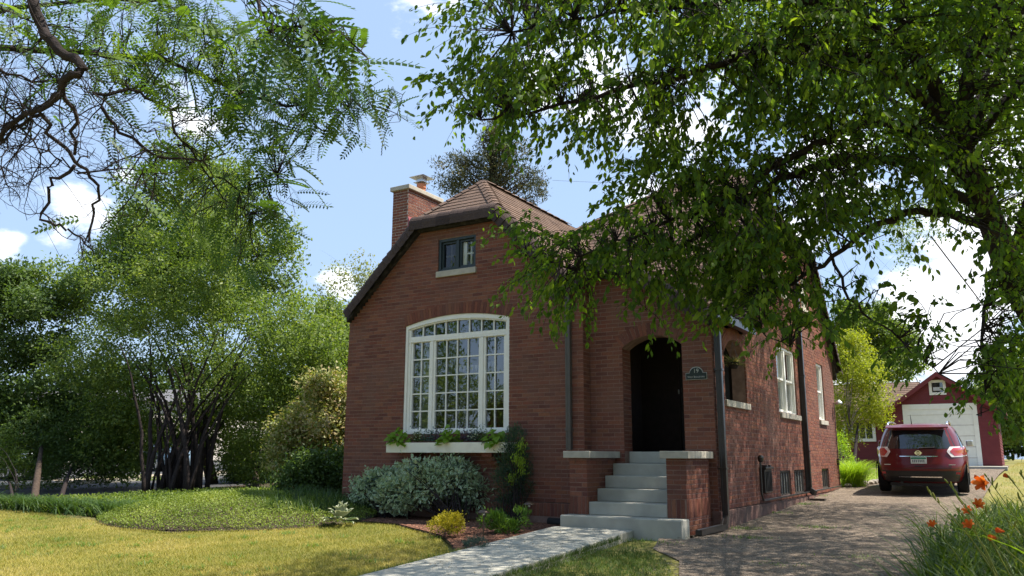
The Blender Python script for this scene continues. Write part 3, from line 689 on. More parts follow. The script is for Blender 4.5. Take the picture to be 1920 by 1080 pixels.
# hip and ridge caps
def caps(p0, p1, wdt=.13, st=.17, dropv=.07):
    p0 = np.array(p0, float); p1 = np.array(p1, float); L = np.linalg.norm(p1-p0); d = (p1-p0)/L; s = np.cross(d, (0, 0, 1)); s /= np.linalg.norm(s); u = np.cross(s, d)
    k = int(L/st)
    for i in range(k):
        a0, a1 = i*L/k-.02, (i+1)*L/k; V = []
        for a, e in ((a0, .034), (a1, .014)): V += [p0+d*a-s*wdt-u*dropv+u*e, p0+d*a-s*wdt*.4-u*dropv*.2+u*e, p0+d*a+s*wdt*.4-u*dropv*.2+u*e, p0+d*a+s*wdt-u*dropv+u*e]
        V += [v-u*.02 for v in V[:4]]
        b = MB(); b.add(V, [(0, 1, 5, 4), (1, 2, 6, 5), (2, 3, 7, 6), (8, 9, 1, 0), (9, 10, 2, 1), (10, 11, 3, 2)]); b.build('cap_shingle', M['shingle_o'], roof)
caps((WR+xh, YF, hipz), (WR, ap, ZRW)); caps((WR-xh, YF, hipz), (WR, ap, ZRW)); caps((WR, ap+3.6, ZRW), (WR, ap, ZRW), st=.3)
caps((6.35, GC, RZ), (5., GC, RZ), st=.3); caps((2.6, 5, 6.5), (5, GC, RZ), st=.25)
# rake fascia boards below the rolled edge
def fascia(pts, y0, y1, h_):
    b = MB()
    for (xa, za), (xb, zb) in zip(pts[:-1], pts[1:]):
        b.add([(xa, y0, za), (xb, y0, zb), (xb, y0, zb-h_), (xa, y0, za-h_), (xa, y1, za), (xb, y1, zb), (xb, y1, zb-h_), (xa, y1, za-h_)], [(0, 3, 2, 1), (4, 5, 6, 7), (0, 1, 5, 4), (3, 7, 6, 2), (0, 4, 7, 3), (1, 2, 6, 5)])
    return b
fascia([(xeL+.03, wing_z(xeL+.03)-.14), (WR-xh+.05, hipz-.16), (WR+xh-.05, hipz-.16), (xeR-.03, wing_z(xeR-.03)-.14)], -.10, .10, .14).build('fascia', M['fascia'], roof)
fascia([(px_r-.75, pz(px_r-.75)-.13), (px_r-.30, hz-.14), (px_r+.38, hz-.14), (xpe-.08, pz(xpe-.08)-.13)], .12, .40, .16).build('fascia', M['fascia'], roof)
b = MB()
for (ya, za, yb, zb) in ((1.9, zs(1.9), 4.45, 5.97), (4.45, 5.97, 7.95, 5.97), (7.95, 5.97, 10.6, zs(10.6))):
    b.add([(SX-.06, ya, za-.06), (SX-.06, yb, zb-.06), (SX-.06, yb, zb-.24), (SX-.06, ya, za-.24), (SX-.3, ya, za-.06), (SX-.3, yb, zb-.06), (SX-.3, yb, zb-.24), (SX-.3, ya, za-.24)], [(0, 1, 2, 3), (7, 6, 5, 4), (0, 4, 5, 1), (3, 2, 6, 7)])
b.build('fascia', M['fascia'], roof)
# left eave gutter lip, porch side gutter
b = MB(); b.box(xeL-.08, xeL+.01, YF+.02, 7, wing_z(xeL)-.13, wing_z(xeL)-.03); b.build('gutter', M['pipe'], roof)
b = MB(); b.box(xpe-.02, xpe+.10, -.12, 2.0, pz(xpe)-.13, pz(xpe)-.01); b.build('gutter', M['pipe'], roof)
# red saddle between chimney and roof
b = MB()
yq = 1.72
b.add([(CX1+.004, 1.80, 6.42), (CX1+.004, 3.0, 6.42), (.62, 1.80, wing_z(.62)+.06), (.62, 3.0, wing_z(.62)+.06), (CX1+.004, 1.80, 5.5), (.35, 1.80, wing_z(.35)-.3)], [(0, 1, 3, 2), (0, 2, 5, 4)])
b.build('flashing', M['flash'], ch)
# interior so that windows look into a room
b = MB(); b.add([(x, y, z) for z in (.9, 3.75) for y in (.14, 4.) for x in (.9, 4.4)], [(0, 2, 3, 1), (4, 5, 7, 6), (2, 6, 7, 3), (0, 4, 6, 2), (1, 3, 7, 5)]); rm = b.build('room', M['interior'], house)
#PART3
# ------------------------------------------------------------------ windows
class Fr:
    """a local frame on a wall: a along the wall, d out of it, z up"""
    def __init__(s, o, u, n): s.o, s.u, s.n = np.array(o, float), np.array(u, float), np.array(n, float)
    def P(s, a, d, z): return s.o+s.u*a+s.n*d+np.array([0, 0, z])
    def box(s, b, a0, a1, d0, d1, z0, z1): return b.obox(s.P(a0, d0, z0), s.u*(a1-a0), np.array([0, 0, z1-z0]), s.n*(d1-d0))
    def quad(s, b, a0, a1, d, z0, z1, j=0.):
        r = lambda: random.uniform(-j, j)
        return b.quad(s.P(a0, d+r(), z0), s.P(a1, d+r(), z0), s.P(a1, d+r(), z1), s.P(a0, d+r(), z1))
front = Fr((0, 0, 0), (1, 0, 0), (0, -1, 0)); side = Fr((XR, 0, 0), (0, 1, 0), (1, 0, 0))
def archpts(cx, hw, zs_, zc_, n=16):
    r = (hw*hw+(zc_-zs_)**2)/(2*(zc_-zs_)); cz = zc_-r; am = math.asin(hw/r)
    return [(cx+r*math.sin(a), cz+r*math.cos(a)) for a in np.linspace(-am, am, n)]
def arch_band(b, fr, cx, hw0, zs0, zc0, hw1, zs1, zc1, d0, d1, n=16):
    A = archpts(cx, hw0, zs0, zc0, n); B_ = archpts(cx, hw1, zs1, zc1, n)
    for i in range(n-1):
        q = [A[i], A[i+1], B_[i+1], B_[i]]
        b.add([fr.P(a, d, z) for d in (d0, d1) for a, z in q], [(0, 1, 2, 3), (7, 6, 5, 4), (0, 4, 5, 1), (2, 6, 7, 3), (0, 3, 7, 4), (1, 2, 6, 5)])
# big front window
b = MB(); D0, D1 = -.11, -.012
front.box(b, WX0, WX0+.055, D0, D1, WZ0, WZS+.0); front.box(b, WX1-.055, WX1, D0, D1, WZ0, WZS)
arch_band(b, front, WCX, hw0=(WX1-WX0)/2, zs0=WZS, zc0=WZC, hw1=(WX1-WX0)/2-.055, zs1=WZS-.06, zc1=WZC-.085, d0=D0, d1=D1+.001)
front.box(b, WX0+.055, WX1-.055, D0, D1+.012, WZ0-.035, WZ0+.03)
win = b.build('window', M['white'], house)
b = MB()
hwI = (WX1-WX0)/2-.056; gx0, gx1 = 1.555, 3.68
arch_band(b, front, WCX, hwI, WZS-.062, WZC-.087, (gx1-gx0)/2, 3.435, 3.545, -.12, -.035)
front.box(b, WX0+.056, gx0, -.12, -.035, WZ0+.031, 3.445); front.box(b, gx1, WX1-.056, -.12, -.035, WZ0+.031, 3.445)
front.box(b, gx0, gx1, -.12, -.030, 3.235, 3.30)
front.box(b, WX0+.058, WX1-.058, -.12, -.028, 3.185+.012, 3.233)
b.build('transom_frame', M['white'], win)
def sash(x0, x1, n, z0=1.574, z1=3.185, rows=5, name='sash', fr=front, m='white', bar=.011, fw=.05, d=-.045, parent=win, gm='glass', jit=.0015):
    b = MB(); fr.box(b, x0-fw, x0, d-.06, d, z0-fw, z1+.012); fr.box(b, x1, x1+fw, d-.06, d, z0-fw, z1+.012)
    fr.box(b, x0, x1, d-.06, d, z0-fw, z0); fr.box(b, x0, x1, d-.06, d, z1, z1+.012)
    o = b.build(name, M[m], parent, bevel=.004)
    b = MB()
    for i in range(1, n): a = x0+(x1-x0)*i/n; fr.box(b, a-bar, a+bar, d-.035, d-.012, z0, z1)
    for j in range(1, rows):
        z = z0+(z1-z0)*j/rows
        for i in range(n):
            a0 = x0+(x1-x0)*i/n+(bar if i else 0); a1 = x0+(x1-x0)*(i+1)/n-(bar if i < n-1 else 0); fr.box(b, a0, a1, d-.034, d-.013, z-bar, z+bar)
    if n > 1 or rows > 1: b.build('muntin', M[m], parent)
    for i in range(n):
        for j in range(rows):
            b = MB(); fr.quad(b, x0+(x1-x0)*i/n, x0+(x1-x0)*(i+1)/n, d-.04, z0+(z1-z0)*j/rows, z0+(z1-z0)*(j+1)/rows, jit); b.build('pane', M[gm], parent)
    return o
sash(1.60, 1.99, 2, fw=.045); sash(2.135, 3.10, 4, fw=.05); sash(3.25, 3.635, 2, fw=.045)
b = MB(); front.box(b, 2.036, 2.084, -.115, -.03, 1.53, 3.19); front.box(b, 3.151, 3.204, -.115, -.03, 1.53, 3.19); b.build('mullion', M['white'], win)
# transom panes, eight under the arch
for i in range(1, 8):
    b = MB(); a = gx0+(gx1-gx0)*i/8; h_ = 3.545-(3.545-3.435)*((a-WCX)/1.06)**2; front.box(b, a-.011, a+.011, -.080, -.052, 3.30, h_+.004)
    b.build('muntin', M['white'], win)
for i in range(8):
    a0, a1 = gx0+(gx1-gx0)*i/8, gx0+(gx1-gx0)*(i+1)/8; f_ = lambda a: 3.545-(3.545-3.435)*((a-WCX)/1.06)**2+.006
    b = MB(); j = lambda: -.085+random.uniform(-.0015, .0015)
    b.quad(front.P(a0, j(), 3.298), front.P(a1, j(), 3.298), front.P(a1, j(), f_(a1)), front.P(a0, j(), f_(a0))); b.build('pane', M['glass'], win)
# things seen inside: a string of paper pennants, a curtain, a sofa back
g = MB()
for i in range(11):
    x = 2.15+i*.093; z = 2.80-.05*math.sin(i/10*math.pi)
    g.add([(x, .5, z), (x+.07, .5, z), (x+.035, .5, z-.12), (x, .505, z), (x+.07, .505, z), (x+.035, .505, z-.12)], [(0, 1, 2), (5, 4, 3), (0, 3, 4, 1), (1, 4, 5, 2), (2, 5, 3, 0)])
tag(g.build('pennant_string', mat('paper', (.55, .55, .52), None, .8)), 'string of pale paper pennants hanging inside behind the big arched window', 'bunting')
g = MB()
V = []; n_ = 24
for i in range(n_):
    x = 1.55+i*.014; V += [(x, .32+.018*math.sin(i*1.7), 1.4), (x, .32+.018*math.sin(i*1.7), 3.3)]
g.add(V, [(2*i, 2*i+2, 2*i+3, 2*i+1) for i in range(n_-1)])
tag(g.build('curtain', mat('curtain_cloth', (.30, .34, .24), None, .9)), 'pale green curtain hanging inside at the left of the big arched window', 'curtain')
# attic window
aw = MB(); front.box(aw, AX0, AX0+.05, -.12, -.02, AZ0, AZ1); front.box(aw, AX1-.05, AX1, -.12, -.02, AZ0, AZ1); front.box(aw, AX0+.05, AX1-.05, -.12, -.02, AZ1-.05, AZ1); front.box(aw, AX0+.05, AX1-.05, -.12, -.02, AZ0, AZ0+.045)
cxm = (AX0+AX1)/2; front.box(aw, cxm-.03, cxm+.03, -.12, -.03, AZ0+.045, AZ1-.05)
awo = aw.build('window', M['dark'], house, bevel=.004); awo['label'] = 'small dark framed attic window'
for (a0, a1, dd) in ((AX0+.052, cxm-.032, 0), (cxm+.032, AX1-.052, 1)):
    b = MB(); front.box(b, a0, a0+.035, -.115, -.06, AZ0+.05, AZ1-.055); front.box(b, a1-.035, a1, -.115, -.06, AZ0+.05, AZ1-.055); front.box(b, a0+.035, a1-.035, -.115, -.06, AZ0+.05, AZ0+.085); front.box(b, a0+.035, a1-.035, -.115, -.06, AZ1-.09, AZ1-.055)
    b.build('sash', M['dark'], awo)
    b = MB(); am = (a0+a1)/2; zm = (AZ0+AZ1)/2
    if dd: front.box(b, a0+.036, a0+.12, -.17, -.12, AZ0+.07, AZ1-.07); am += .04
    front.box(b, am-.012, am+.012, -.17, -.125, AZ0+.087, AZ1-.092); front.box(b, a0+.036, am-.012, -.168, -.127, zm-.012, zm+.012); front.box(b, am+.012, a1-.036, -.168, -.127, zm-.012, zm+.012)
    b.build('muntin', M['white'] if dd else M['pipe_grey'], awo)
    b = MB(); front.quad(b, a0+.035, a1-.035, -.10, AZ0+.085, AZ1-.09); b.build('pane', M['atticglass'], awo)
b = MB(); front.box(b, AX0-.1, AX1+.1, -.6, -.58, AZ0-.1, AZ1+.1); b.build('backing', M['interior'], awo)
b = MB(); front.box(b, 2.155, 3.06, -.10, .045, 4.385, AZ0); b.build('window_sill', M['limestone'], house, bevel=.008)
# reveals of the openings
for (a0, a1, z0, z1) in ((AX0, AX1, AZ0, AZ1),):
    b = MB(); front.box(b, a0-.02, a0, -.3, -.013, z0, z1); front.box(b, a1, a1+.02, -.3, -.013, z0, z1); front.box(b, a0-.02, a1+.02, -.3, -.013, z1, z1+.02); b.build('reveal', M['mortar'], house)
for (y0, y1, z0, z1) in (W1, W2, U1, U2_)+tuple(BW_):
    b = MB(); side.box(b, y0-.02, y0, -.3, -.013, z0, z1); side.box(b, y1, y1+.02, -.3, -.013, z0, z1); side.box(b, y0-.02, y1+.02, -.3, -.013, z1, z1+.02); b.build('reveal', M['mortar'], house)
def backing(y0, y1, z0, z1, parent):
    b = MB(); side.box(b, y0-.1, y1+.1, -.9, -.88, z0-.1, z1+.1); side.box(b, y0-.1, y0-.08, -.9, -.31, z0-.1, z1+.1); side.box(b, y1+.08, y1+.1, -.9, -.31, z0-.1, z1+.1)
    side.box(b, y0-.1, y1+.1, -.9, -.31, z0-.12, z0-.1); side.box(b, y0-.1, y1+.1, -.9, -.31, z1+.1, z1+.12); return b.build('backing', M['interior'], parent)
def hung(win_, n, label):
    y0, y1, z0, z1 = win_; b = MB()
    side.box(b, y0, y0+.06, -.12, -.03, z0, z1); side.box(b, y1-.06, y1, -.12, -.03, z0, z1); side.box(b, y0+.06, y1-.06, -.12, -.03, z1-.07, z1); side.box(b, y0+.06, y1-.06, -.12, -.02, z0, z0+.04)
    ww = (y1-y0)/n
    for i in range(1, n): side.box(b, y0+ww*i-.05, y0+ww*i+.05, -.12, -.03, z0+.04, z1-.07)
    o = b.build('window', M['white'], house, bevel=.004); o['label'] = label
    for i in range(n):
        a0 = y0+ww*i+(.06 if i == 0 else .05)+.003; a1 = y0+ww*(i+1)-(.06 if i == n-1 else .05)-.003; zm = (z0+z1)/2-.02
        sash(a0+.04, a1-.04, 1, z0+.085, zm-.012, 1, 'lower_sash', side, fw=.04, d=-.085, parent=o); sash(a0+.04, a1-.04, 1, zm+.045, z1-.09, 1, 'upper_sash', side, fw=.04, d=-.055, parent=o)
        b = MB(); side.box(b, a0-.02, a1+.02, -.27, -.26, z0+(z1-z0)*.42, z1); b.build('blind', M['boxwhite'], o)
    backing(y0, y1, z0, z1, o); return o
hung(W1, 2, 'paired white double hung side window'); hung(W2, 1, 'narrow white side window by the rear corner')
hung(U1, 1, 'small white upper window'); hung(U2_, 1, 'small white upper window')
b = MB()
side.box(b, 4.36, 6.06, -.10, .05, 1.847, 1.949); b.build('window_sill', M['limestone'], house, bevel=.008)
b = MB(); side.box(b, 8.12, 8.98, -.10, .05, 1.847, 1.949); b.build('window_sill', M['limestone'], house, bevel=.008)
b = MB(); side.box(b, .80, 2.17, -.26, .045, 1.88, 1.985); b.build('porch_sill', M['limestone'], house, bevel=.008)
for (y0, y1, z) in ((4.65, 5.45, 4.34), (6.95, 7.75, 4.34)):
    b = MB(); side.box(b, y0, y1, -.10, .05, z, z+.105); b.build('window_sill', M['limestone'], house, bevel=.008)
for (y0, y1, z0, z1) in BW_:
    b = MB(); side.box(b, y0, y1, -.09, -.03, z0, z0+.04); side.box(b, y0, y1, -.09, -.03, z1-.04, z1); k = 4
    for i in range(k+1): a = y0+(y1-y0-.035)*i/k; side.box(b, a, a+.035, -.088, -.032, z0+.04, z1-.04)
    o = b.build('basement_window', M['pipe_grey'], house)
    for i in range(k): b = MB(); side.quad(b, y0+(y1-y0)*i/k, y0+(y1-y0)*(i+1)/k, -.06, z0, z1, .002); b.build('pane', M['glassgrey'], o)
# ------------------------------------------------------------------ porch
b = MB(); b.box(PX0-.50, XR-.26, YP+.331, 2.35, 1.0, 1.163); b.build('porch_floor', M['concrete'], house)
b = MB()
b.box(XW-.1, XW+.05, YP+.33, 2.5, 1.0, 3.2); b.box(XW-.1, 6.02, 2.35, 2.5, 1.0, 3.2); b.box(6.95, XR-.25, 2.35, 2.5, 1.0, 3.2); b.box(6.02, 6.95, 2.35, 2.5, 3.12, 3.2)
b.build('porch_wall', M['porchshade'], house)
b = MB(); b.box(XW-.1, XR-.25, YP+.33, 2.5, 3.2, 3.27); b.build('porch_ceiling', M['porchshade'], house)
b = MB(); b.box(6.02, 6.95, 2.40, 2.46, 1.165, 3.12); dr = b.build('door', M['door'], house, bevel=.004)
b = MB()
for i in range(3):
    for j in range(2): b.box(6.14+i*.235, 6.14+i*.235+.20, 2.392, 2.398, 2.45+j*.27, 2.69+j*.27)
b.build('pane', M['glassdark'], dr)
b = MB()
for i in range(2): b.box(6.16+i*.36, 6.46+i*.36, 2.385, 2.398, 1.32, 2.3)
b.build('panel', M['door'], dr)
b = MB(); b.lathe((6.09, 2.36, 2.05), [(.012, -.09), (.016, -.05), (.016, .05), (.012, .09)], 8); b.build('handle', M['chrome'], dr)
# small porch bell handle catching light
b = MB(); b.box(PX0+.18, PX0+.205, 2.33, 2.348, 2.22, 2.30); b.build('door_bell', M['galv'], house)
# jamb reveal bricks of the porch opening are the back depth of the wall
# ------------------------------------------------------------------ steps and cheek walls
st = thing('entry_steps', 'pale grey concrete steps rising between two brick cheek walls to the dark doorway', 'steps', (6.29, -.8, 0))
b = MB(); b.box(5.33, 7.21, -1.07, -.74, -.25, .235); b.build('bottom_slab', M['concrete'], st, bevel=.018)
zt = [.235, .421, .607, .793, .979, 1.165]; ys = [-.78, -.48, -.19, .11, .42]
for i, y in enumerate(ys):
    b = MB(); x0, x1 = (5.665, 6.905) if y < YP-.02 and i < 3 else (5.665, 6.905)
    ye_ = (ys[i+1]+.02 if i < 4 else .60)
    if i >= 3: x0, x1 = PX0-.0+.003, PX1-.003
    if i == 3: b.box(5.665, 6.905, y, YP-.012, zt[i]-.186+.001, zt[i+1]); b.build('tread', M['concrete'], st, bevel=.012); b = MB(); b.box(x0, x1, YP-.011, ye_, zt[i]-.186+.001, zt[i+1]); b.build('tread', M['concrete'], st); continue
    b.box(x0, x1, y, ye_, zt[i]+.001-(.0 if i else 0), zt[i+1]); b.build('tread', M['concrete'], st, bevel=.012)
b = MB(); b.box(5.67, 6.90, -.735, YP-.02, -.2, .234); b.box(PX0+.004, PX1-.004, YP, .58, .2, .97); b.build('step_base', M['concrete'], st)
def cheek(x0, x1, xc0, xc1, label):
    t = thing('stair_wall', label, 'brick wall', ((x0+x1)/2, -.3, .235), 'brick cheek walls beside the steps')
    sk = MB(); B_ = Brickwork(); F_ = .006
    B_.face((x0, -.80, 0), (1, 0, 0), (0, -1, 0), .50, 1.062, lambda z, q: [(0, x1-x0)], sk)
    B_.soldier((x0, -.80, 0), (1, 0, 0), (0, -1, 0), 0, x1-x0, .236, .498, sk, flush=.006)
    B_.face((x1, -.80, 0), (0, 1, 0), (1, 0, 0), .50, 1.062, lambda z, q: [(0, .80+YP-.012)], sk)
    B_.soldier((x1, -.80, 0), (0, 1, 0), (1, 0, 0), 0, .80+YP-.012, .236, .498, sk, flush=.006)
    if x1 > 7: B_.face((x1, -.735, 0), (0, 1, 0), (1, 0, 0), .0, .235, lambda z, q: [(0.01, .735+YP-.012)], sk)
    B_.face((x0, -.80+1.04, 0), (0, -1, 0), (-1, 0, 0), .236, 1.062, lambda z, q: [(0, 1.03)], sk)
    core = MB(); core.box(x0+.02, x1-.02, -.78, YP-.02, .236, 1.06)
    core.build('core', M['mortar'], t); sk.build('mortar_bed', M['mortar'], t)
    B_.emit(t, 230)
    b = MB(); b.box(xc0, xc1, -.90, YP-.012, 1.062, 1.165); b.build('coping', M['limestone'], t, bevel=.008)
cheek(5.365, 5.655, 5.30, 5.745, 'brick cheek wall with stone coping on the left of the steps')
cheek(6.915, 7.20, 6.855, 7.28, 'brick cheek wall with stone coping on the right of the steps, by the driveway')
# ------------------------------------------------------------------ sign by the door
sg = thing('house_number_sign', 'dark green arched plaque numbered 19 on the brick beside the doorway', 'sign', (7.065, YP-.01, 2.27))
pf = Fr((0, YP, 0), (1, 0, 0), (0, -1, 0))
def plaque(g_, zo=0):
    x0, x1, z0, z1 = 6.895+g_, 7.235-g_, 2.265+g_, 2.375-g_; R_ = .112-g_; c = 7.065
    P_ = [(x0, z0), (x1, z0), (x1, z1)]+[(c+R_*math.cos(a), z1-.012+.105/.112*R_*math.sin(a)) for a in np.linspace(.10, math.pi-.10, 17)]+[(x0, z1)]
    return P_
b = MB(); b.prism(plaque(0), lambda a, z, d: pf.P(a, d, z), .012, .024); b.build('border', M['signtext'], sg)
b = MB(); b.prism(plaque(.007), lambda a, z, d: pf.P(a, d, z), .020, .030); b.build('plate', M['sign'], sg)
def text(s, size, loc, parent, name='lettering', m='signtext', ext=.002, rot=(math.pi/2, 0, 0), sx=1.):
    cu = bpy.data.curves.new('txt', 'FONT'); cu.body = s; cu.size = size; cu.extrude = ext; cu.align_x = 'CENTER'; cu.small_caps_scale = .75
    if s.istitle() and len(s) > 3:
        for c in cu.body_format: c.use_small_caps = True
    t = bpy.data.objects.new('txt', cu); COL.objects.link(t); bpy.context.view_layer.update()
    me = bpy.data.meshes.new_from_object(t); bpy.data.objects.remove(t)
    me.materials.clear(); me.materials.append(M[m]); me.name = name
    o = bpy.data.objects.new(name, me); COL.objects.link(o); o.parent = parent; o.location = Vector(loc)-wloc(parent); o.rotation_euler = rot; o.scale.x = sx; return o
text('19', .092, (7.065, YP-.031, 2.372), sg, 'number'); text('West Boulevard', .044, (7.065, YP-.031, 2.295), sg, 'street_name', sx=.92)
# ------------------------------------------------------------------ downspouts, pipes, meter
def downspout(label, pts, half, m, straps=(), rot=None):
    t = thing('downspout', label, 'downspout', tuple(pts[-1]))
    for p, q in zip(pts[:-1], pts[1:]):
        b = MB(); p, q = np.array(p, float), np.array(q, float); d = q-p; L = np.linalg.norm(d); d /= L
        a = np.cross(d, (0, 1, 0) if abs(d[1]) < .8 else (0, 0, 1)); a /= np.linalg.norm(a); c = np.cross(d, a)
        p2, q2 = p-d*half*.3, q+d*half*.3
        # fluted rectangular section
        sec = [(-1, -1), (-.35, -1), (-.25, -.85), (.25, -.85), (.35, -1), (1, -1), (1, 1), (.35, 1), (.25, .85), (-.25, .85), (-.35, 1), (-1, 1)]
        V = [x+a*half*u_+c*half*v_*.8 for x in (p2, q2) for u_, v_ in sec]
        b.add(V, [(i, (i+1) % 12, 12+(i+1) % 12, 12+i) for i in range(12)]+[tuple(range(11, -1, -1)), tuple(range(12, 24))])
        b.build('pipe_length', m, t)
    for z in straps:
        b = MB(); x, y = pts[0][0], pts[0][1]; b.box(x-half*1.25, x+half*1.25, y-half*1.1, y+half*1.1, z, z+.03); b.build('strap', m, t)
    return t
downspout('taupe square downspout on the front wall left of the entry recess', [(4.97, -.055, 3.75), (4.97, -.055, 1.20)], .044, M['pipe_grey'], (3.3, 1.5))
downspout('black downspout at the porch corner with an extension lying by the steps', [(7.395, .335, 3.05), (7.395, .335, .22), (7.40, .20, .075), (7.335, -.72, .055)], .048, M['pipe'], (2.4, .9))
downspout('tall black downspout between the side windows', [(7.38, 6.27, 5.6), (7.38, 6.27, .42), (7.50, 6.20, .36)], .055, M['pipe'], (4.2, 2.8, 1.2))
b = MB(); b.box(7.42, 7.72, 6.02, 6.22, H(0, 6)+.01, H(0, 6)+.05); tag(b.build('splash_block', M['pipe']), 'flat dark splash block on the gravel below the tall black downspout', 'splash block')
t = thing('gas_pipe', 'thin black pipe running low along the side wall and rising to a cap', 'pipe', (7.38, 2.3, .3))
b = MB(); b.tube([(7.40, 2.42, 1.02), (7.40, 2.42, .45), (7.40, 2.5, .36), (7.40, 2.6, .352), (7.39, 9.9, .40)], .018, 8); b.build('pipe_run', M['pipe'], t)
b = MB(); b.lathe((7.41, 2.42, 1.0), [(.03, 0), (.05, .03), (.055, .08), (.03, .12)], 10); b.build('cap', M['pipe'], t)
t = thing('meter_box', 'black ribbed metal box fixed low on the side wall', 'utility box', (7.34, 2.8, .47))
b = MB(); side.box(b, 2.62, 3.10, .012, .10, .47, .88); bx = b.build('case', M['pipe'], t, bevel=.012)
b = MB(); side.box(b, 2.59, 3.13, .012, .13, .88, .92); side.box(b, 2.7, 2.78, .012, .12, .92, .95); side.box(b, 2.94, 3.02, .012, .12, .92, .95); b.build('hood', M['pipe'], t, bevel=.006)
b = MB()
for i in range(5): side.box(b, 2.67+i*.085, 2.70+i*.085, .101, .112, .50, .84)
b.build('rib', M['black'], t)
t = thing('wall_lamp', 'small metal lamp and conduit high on the rear corner of the side wall', 'lamp', (7.40, 9.95, 2.5))
b = MB(); b.tube([(7.35, 9.95, 2.45), (7.35, 9.95, .4)], .012, 6); b.build('conduit', M['pipe'], t)
b = MB(); b.lathe((7.47, 9.93, 2.40), [(.02, .12), (.09, .06), (.09, .03), (.05, 0)], 12); b.build('lamp_shade', M['galv'], t)
b = MB(); side.box(b, 9.9, 9.98, .01, .06, .9, 1.06); b.build('junction_box', M['pipe'], t)
t = tag(MB().tube([(4.72, -.18, .06), (4.9, -.22, .055), (5.15, -.3, .05), (5.27, -.34, .05)], .055, 12).build('drain_pipe', M['plastic'], smooth=False), 'black corrugated drain pipe lying at the foot of the wall by the steps', 'drain pipe')
b = MB()
for i in range(22):
    x = 4.66+i*.027; b.tube([(x, -.175-(x-4.66)*.27, .058), (x+.014, -.179-(x-4.66)*.27, .058)], .062, 12)
b.build('ridge', M['plastic'], t)
# ------------------------------------------------------------------ window box
wb = thing('window_box', 'long cream planter box under the big arched window', 'planter', (2.65, -.2, 1.14))
b = MB(); x0, x1 = 1.36, 3.95
b.box(x0, x1, -.36, -.335, 1.14, 1.315); b.box(x0, x1, -.045, -.02, 1.14, 1.315); b.box(x0, x0+.025, -.335, -.045, 1.14, 1.315); b.box(x1-.025, x1, -.335, -.045, 1.14, 1.315)
b.build('trough', M['boxwhite'], wb, bevel=.003)
b = MB(); b.box(x0+.026, x1-.026, -.334, -.046, 1.142, 1.28); b.build('potting_soil', M['soil'], wb)
for x in (1.75, 3.42):
    b = MB(); b.box(x, x+.20, -.30, -.03, 1.075, 1.135); b.box(x, x+.20, -.21, -.03, 1.01, 1.07); b.box(x, x+.20, -.12, -.03, .945, 1.005); b.build('bracket', M['brick'], house)
#PART4
# ------------------------------------------------------------------ garage
GY = 24.; GZ = H(0, GY)
def onYp(px, py, Y): d = Fw+R2*(px-960)/FPX-U2*(py-540)/FPX; t = (Y-CP[1])/d[1]; return CP+d*t
gx0 = onYp(1668, 800, GY)[0]; gx1 = onYp(1877, 860, GY)[0]; gp = onYp(1768, 700, GY); ge = onYp(1667, 768, GY)
gtop = gp[2]; gel = ge[2]; gc = (gx0+gx1)/2
garage = thing('garage', 'red clapboard garage with a white overhead door at the end of the driveway', 'garage', (gc, GY, GZ))
b = MB(); b.add([(gx0, GY+.02, GZ-.5), (gx1, GY+.02, GZ-.5), (gx1, GY+.02, gel-.1), (gc, GY+.02, gtop-.1), (gx0, GY+.02, gel-.1)]+[(gx0, GY+6, GZ-.5), (gx1, GY+6, GZ-.5), (gx1, GY+6, gel-.1), (gc, GY+6, gtop-.1), (gx0, GY+6, gel-.1)],
      [(0, 1, 2, 3, 4), (9, 8, 7, 6, 5), (0, 5, 6, 1), (1, 6, 7, 2), (0, 4, 9, 5)]); b.build('wall', M['red'], garage)
dl = onYp(1695, 800, GY)[0]; dr_ = onYp(1842, 860, GY)[0]; dt = onYp(1768, 757, GY)[2]
z = GZ-.05; bh = .115
while z < gtop-.15:
    iv = [(gx0, gx1)] if z+bh/2 < gel-.1 else [(gc-(gx1-gx0)/2*(gtop-.1-z)/(gtop-gel), gc+(gx1-gx0)/2*(gtop-.1-z)/(gtop-gel))]
    if z < dt-.03: iv = sub(iv, dl, dr_)
    for a, c in iv:
        if c-a < .1: continue
        b = MB(); b.add([(a, GY+.018, z), (c, GY+.018, z), (c, GY+.018, z+bh), (a, GY+.018, z+bh), (a, GY-.016, z), (c, GY-.016, z), (c, GY+.002, z+bh), (a, GY+.002, z+bh)], [(4, 5, 6, 7), (0, 1, 5, 4), (3, 7, 6, 2), (0, 4, 7, 3), (1, 2, 6, 5)]); b.build('clapboard', M['red'], garage)
    z += bh
z = GZ-.05
while z < gel-.1:
    b = MB(); b.add([(gx1-.0, GY, z), (gx1, GY+6, z), (gx1, GY+6, z+bh), (gx1, GY, z+bh), (gx1+.03, GY, z), (gx1+.03, GY+6, z), (gx1+.012, GY+6, z+bh), (gx1+.012, GY, z+bh)], [(4, 5, 6, 7), (0, 1, 5, 4), (0, 4, 7, 3), (1, 2, 6, 5)]); b.build('clapboard', M['red'], garage); z += bh
b = MB(); b.box(dl, dl+.16, GY-.03, GY+.017, GZ-.1, dt-.2); b.box(dr_-.16, dr_, GY-.03, GY+.017, GZ-.1, dt-.2); b.box(dl, dr_, GY-.03, GY+.017, dt-.2, dt); b.box(dl+.16, dr_-.16, GY-.01, GY+.017, dt-.42, dt-.201); b.build('door_frame', M['white'], garage)
gd = thing_ = None
for i in range(5):
    h0 = GZ-.1+(dt-.42-GZ+.1)*i/5; h1 = GZ-.1+(dt-.42-GZ+.1)*(i+1)/5
    b = MB(); b.box(dl+.161, dr_-.161, GY+.004, GY+.016, h0+.006, h1-.006); b.build('door_panel', M['white'], garage, bevel=.004)
aw0, aw1 = onYp(1743, 740, GY), onYp(1772, 712, GY)
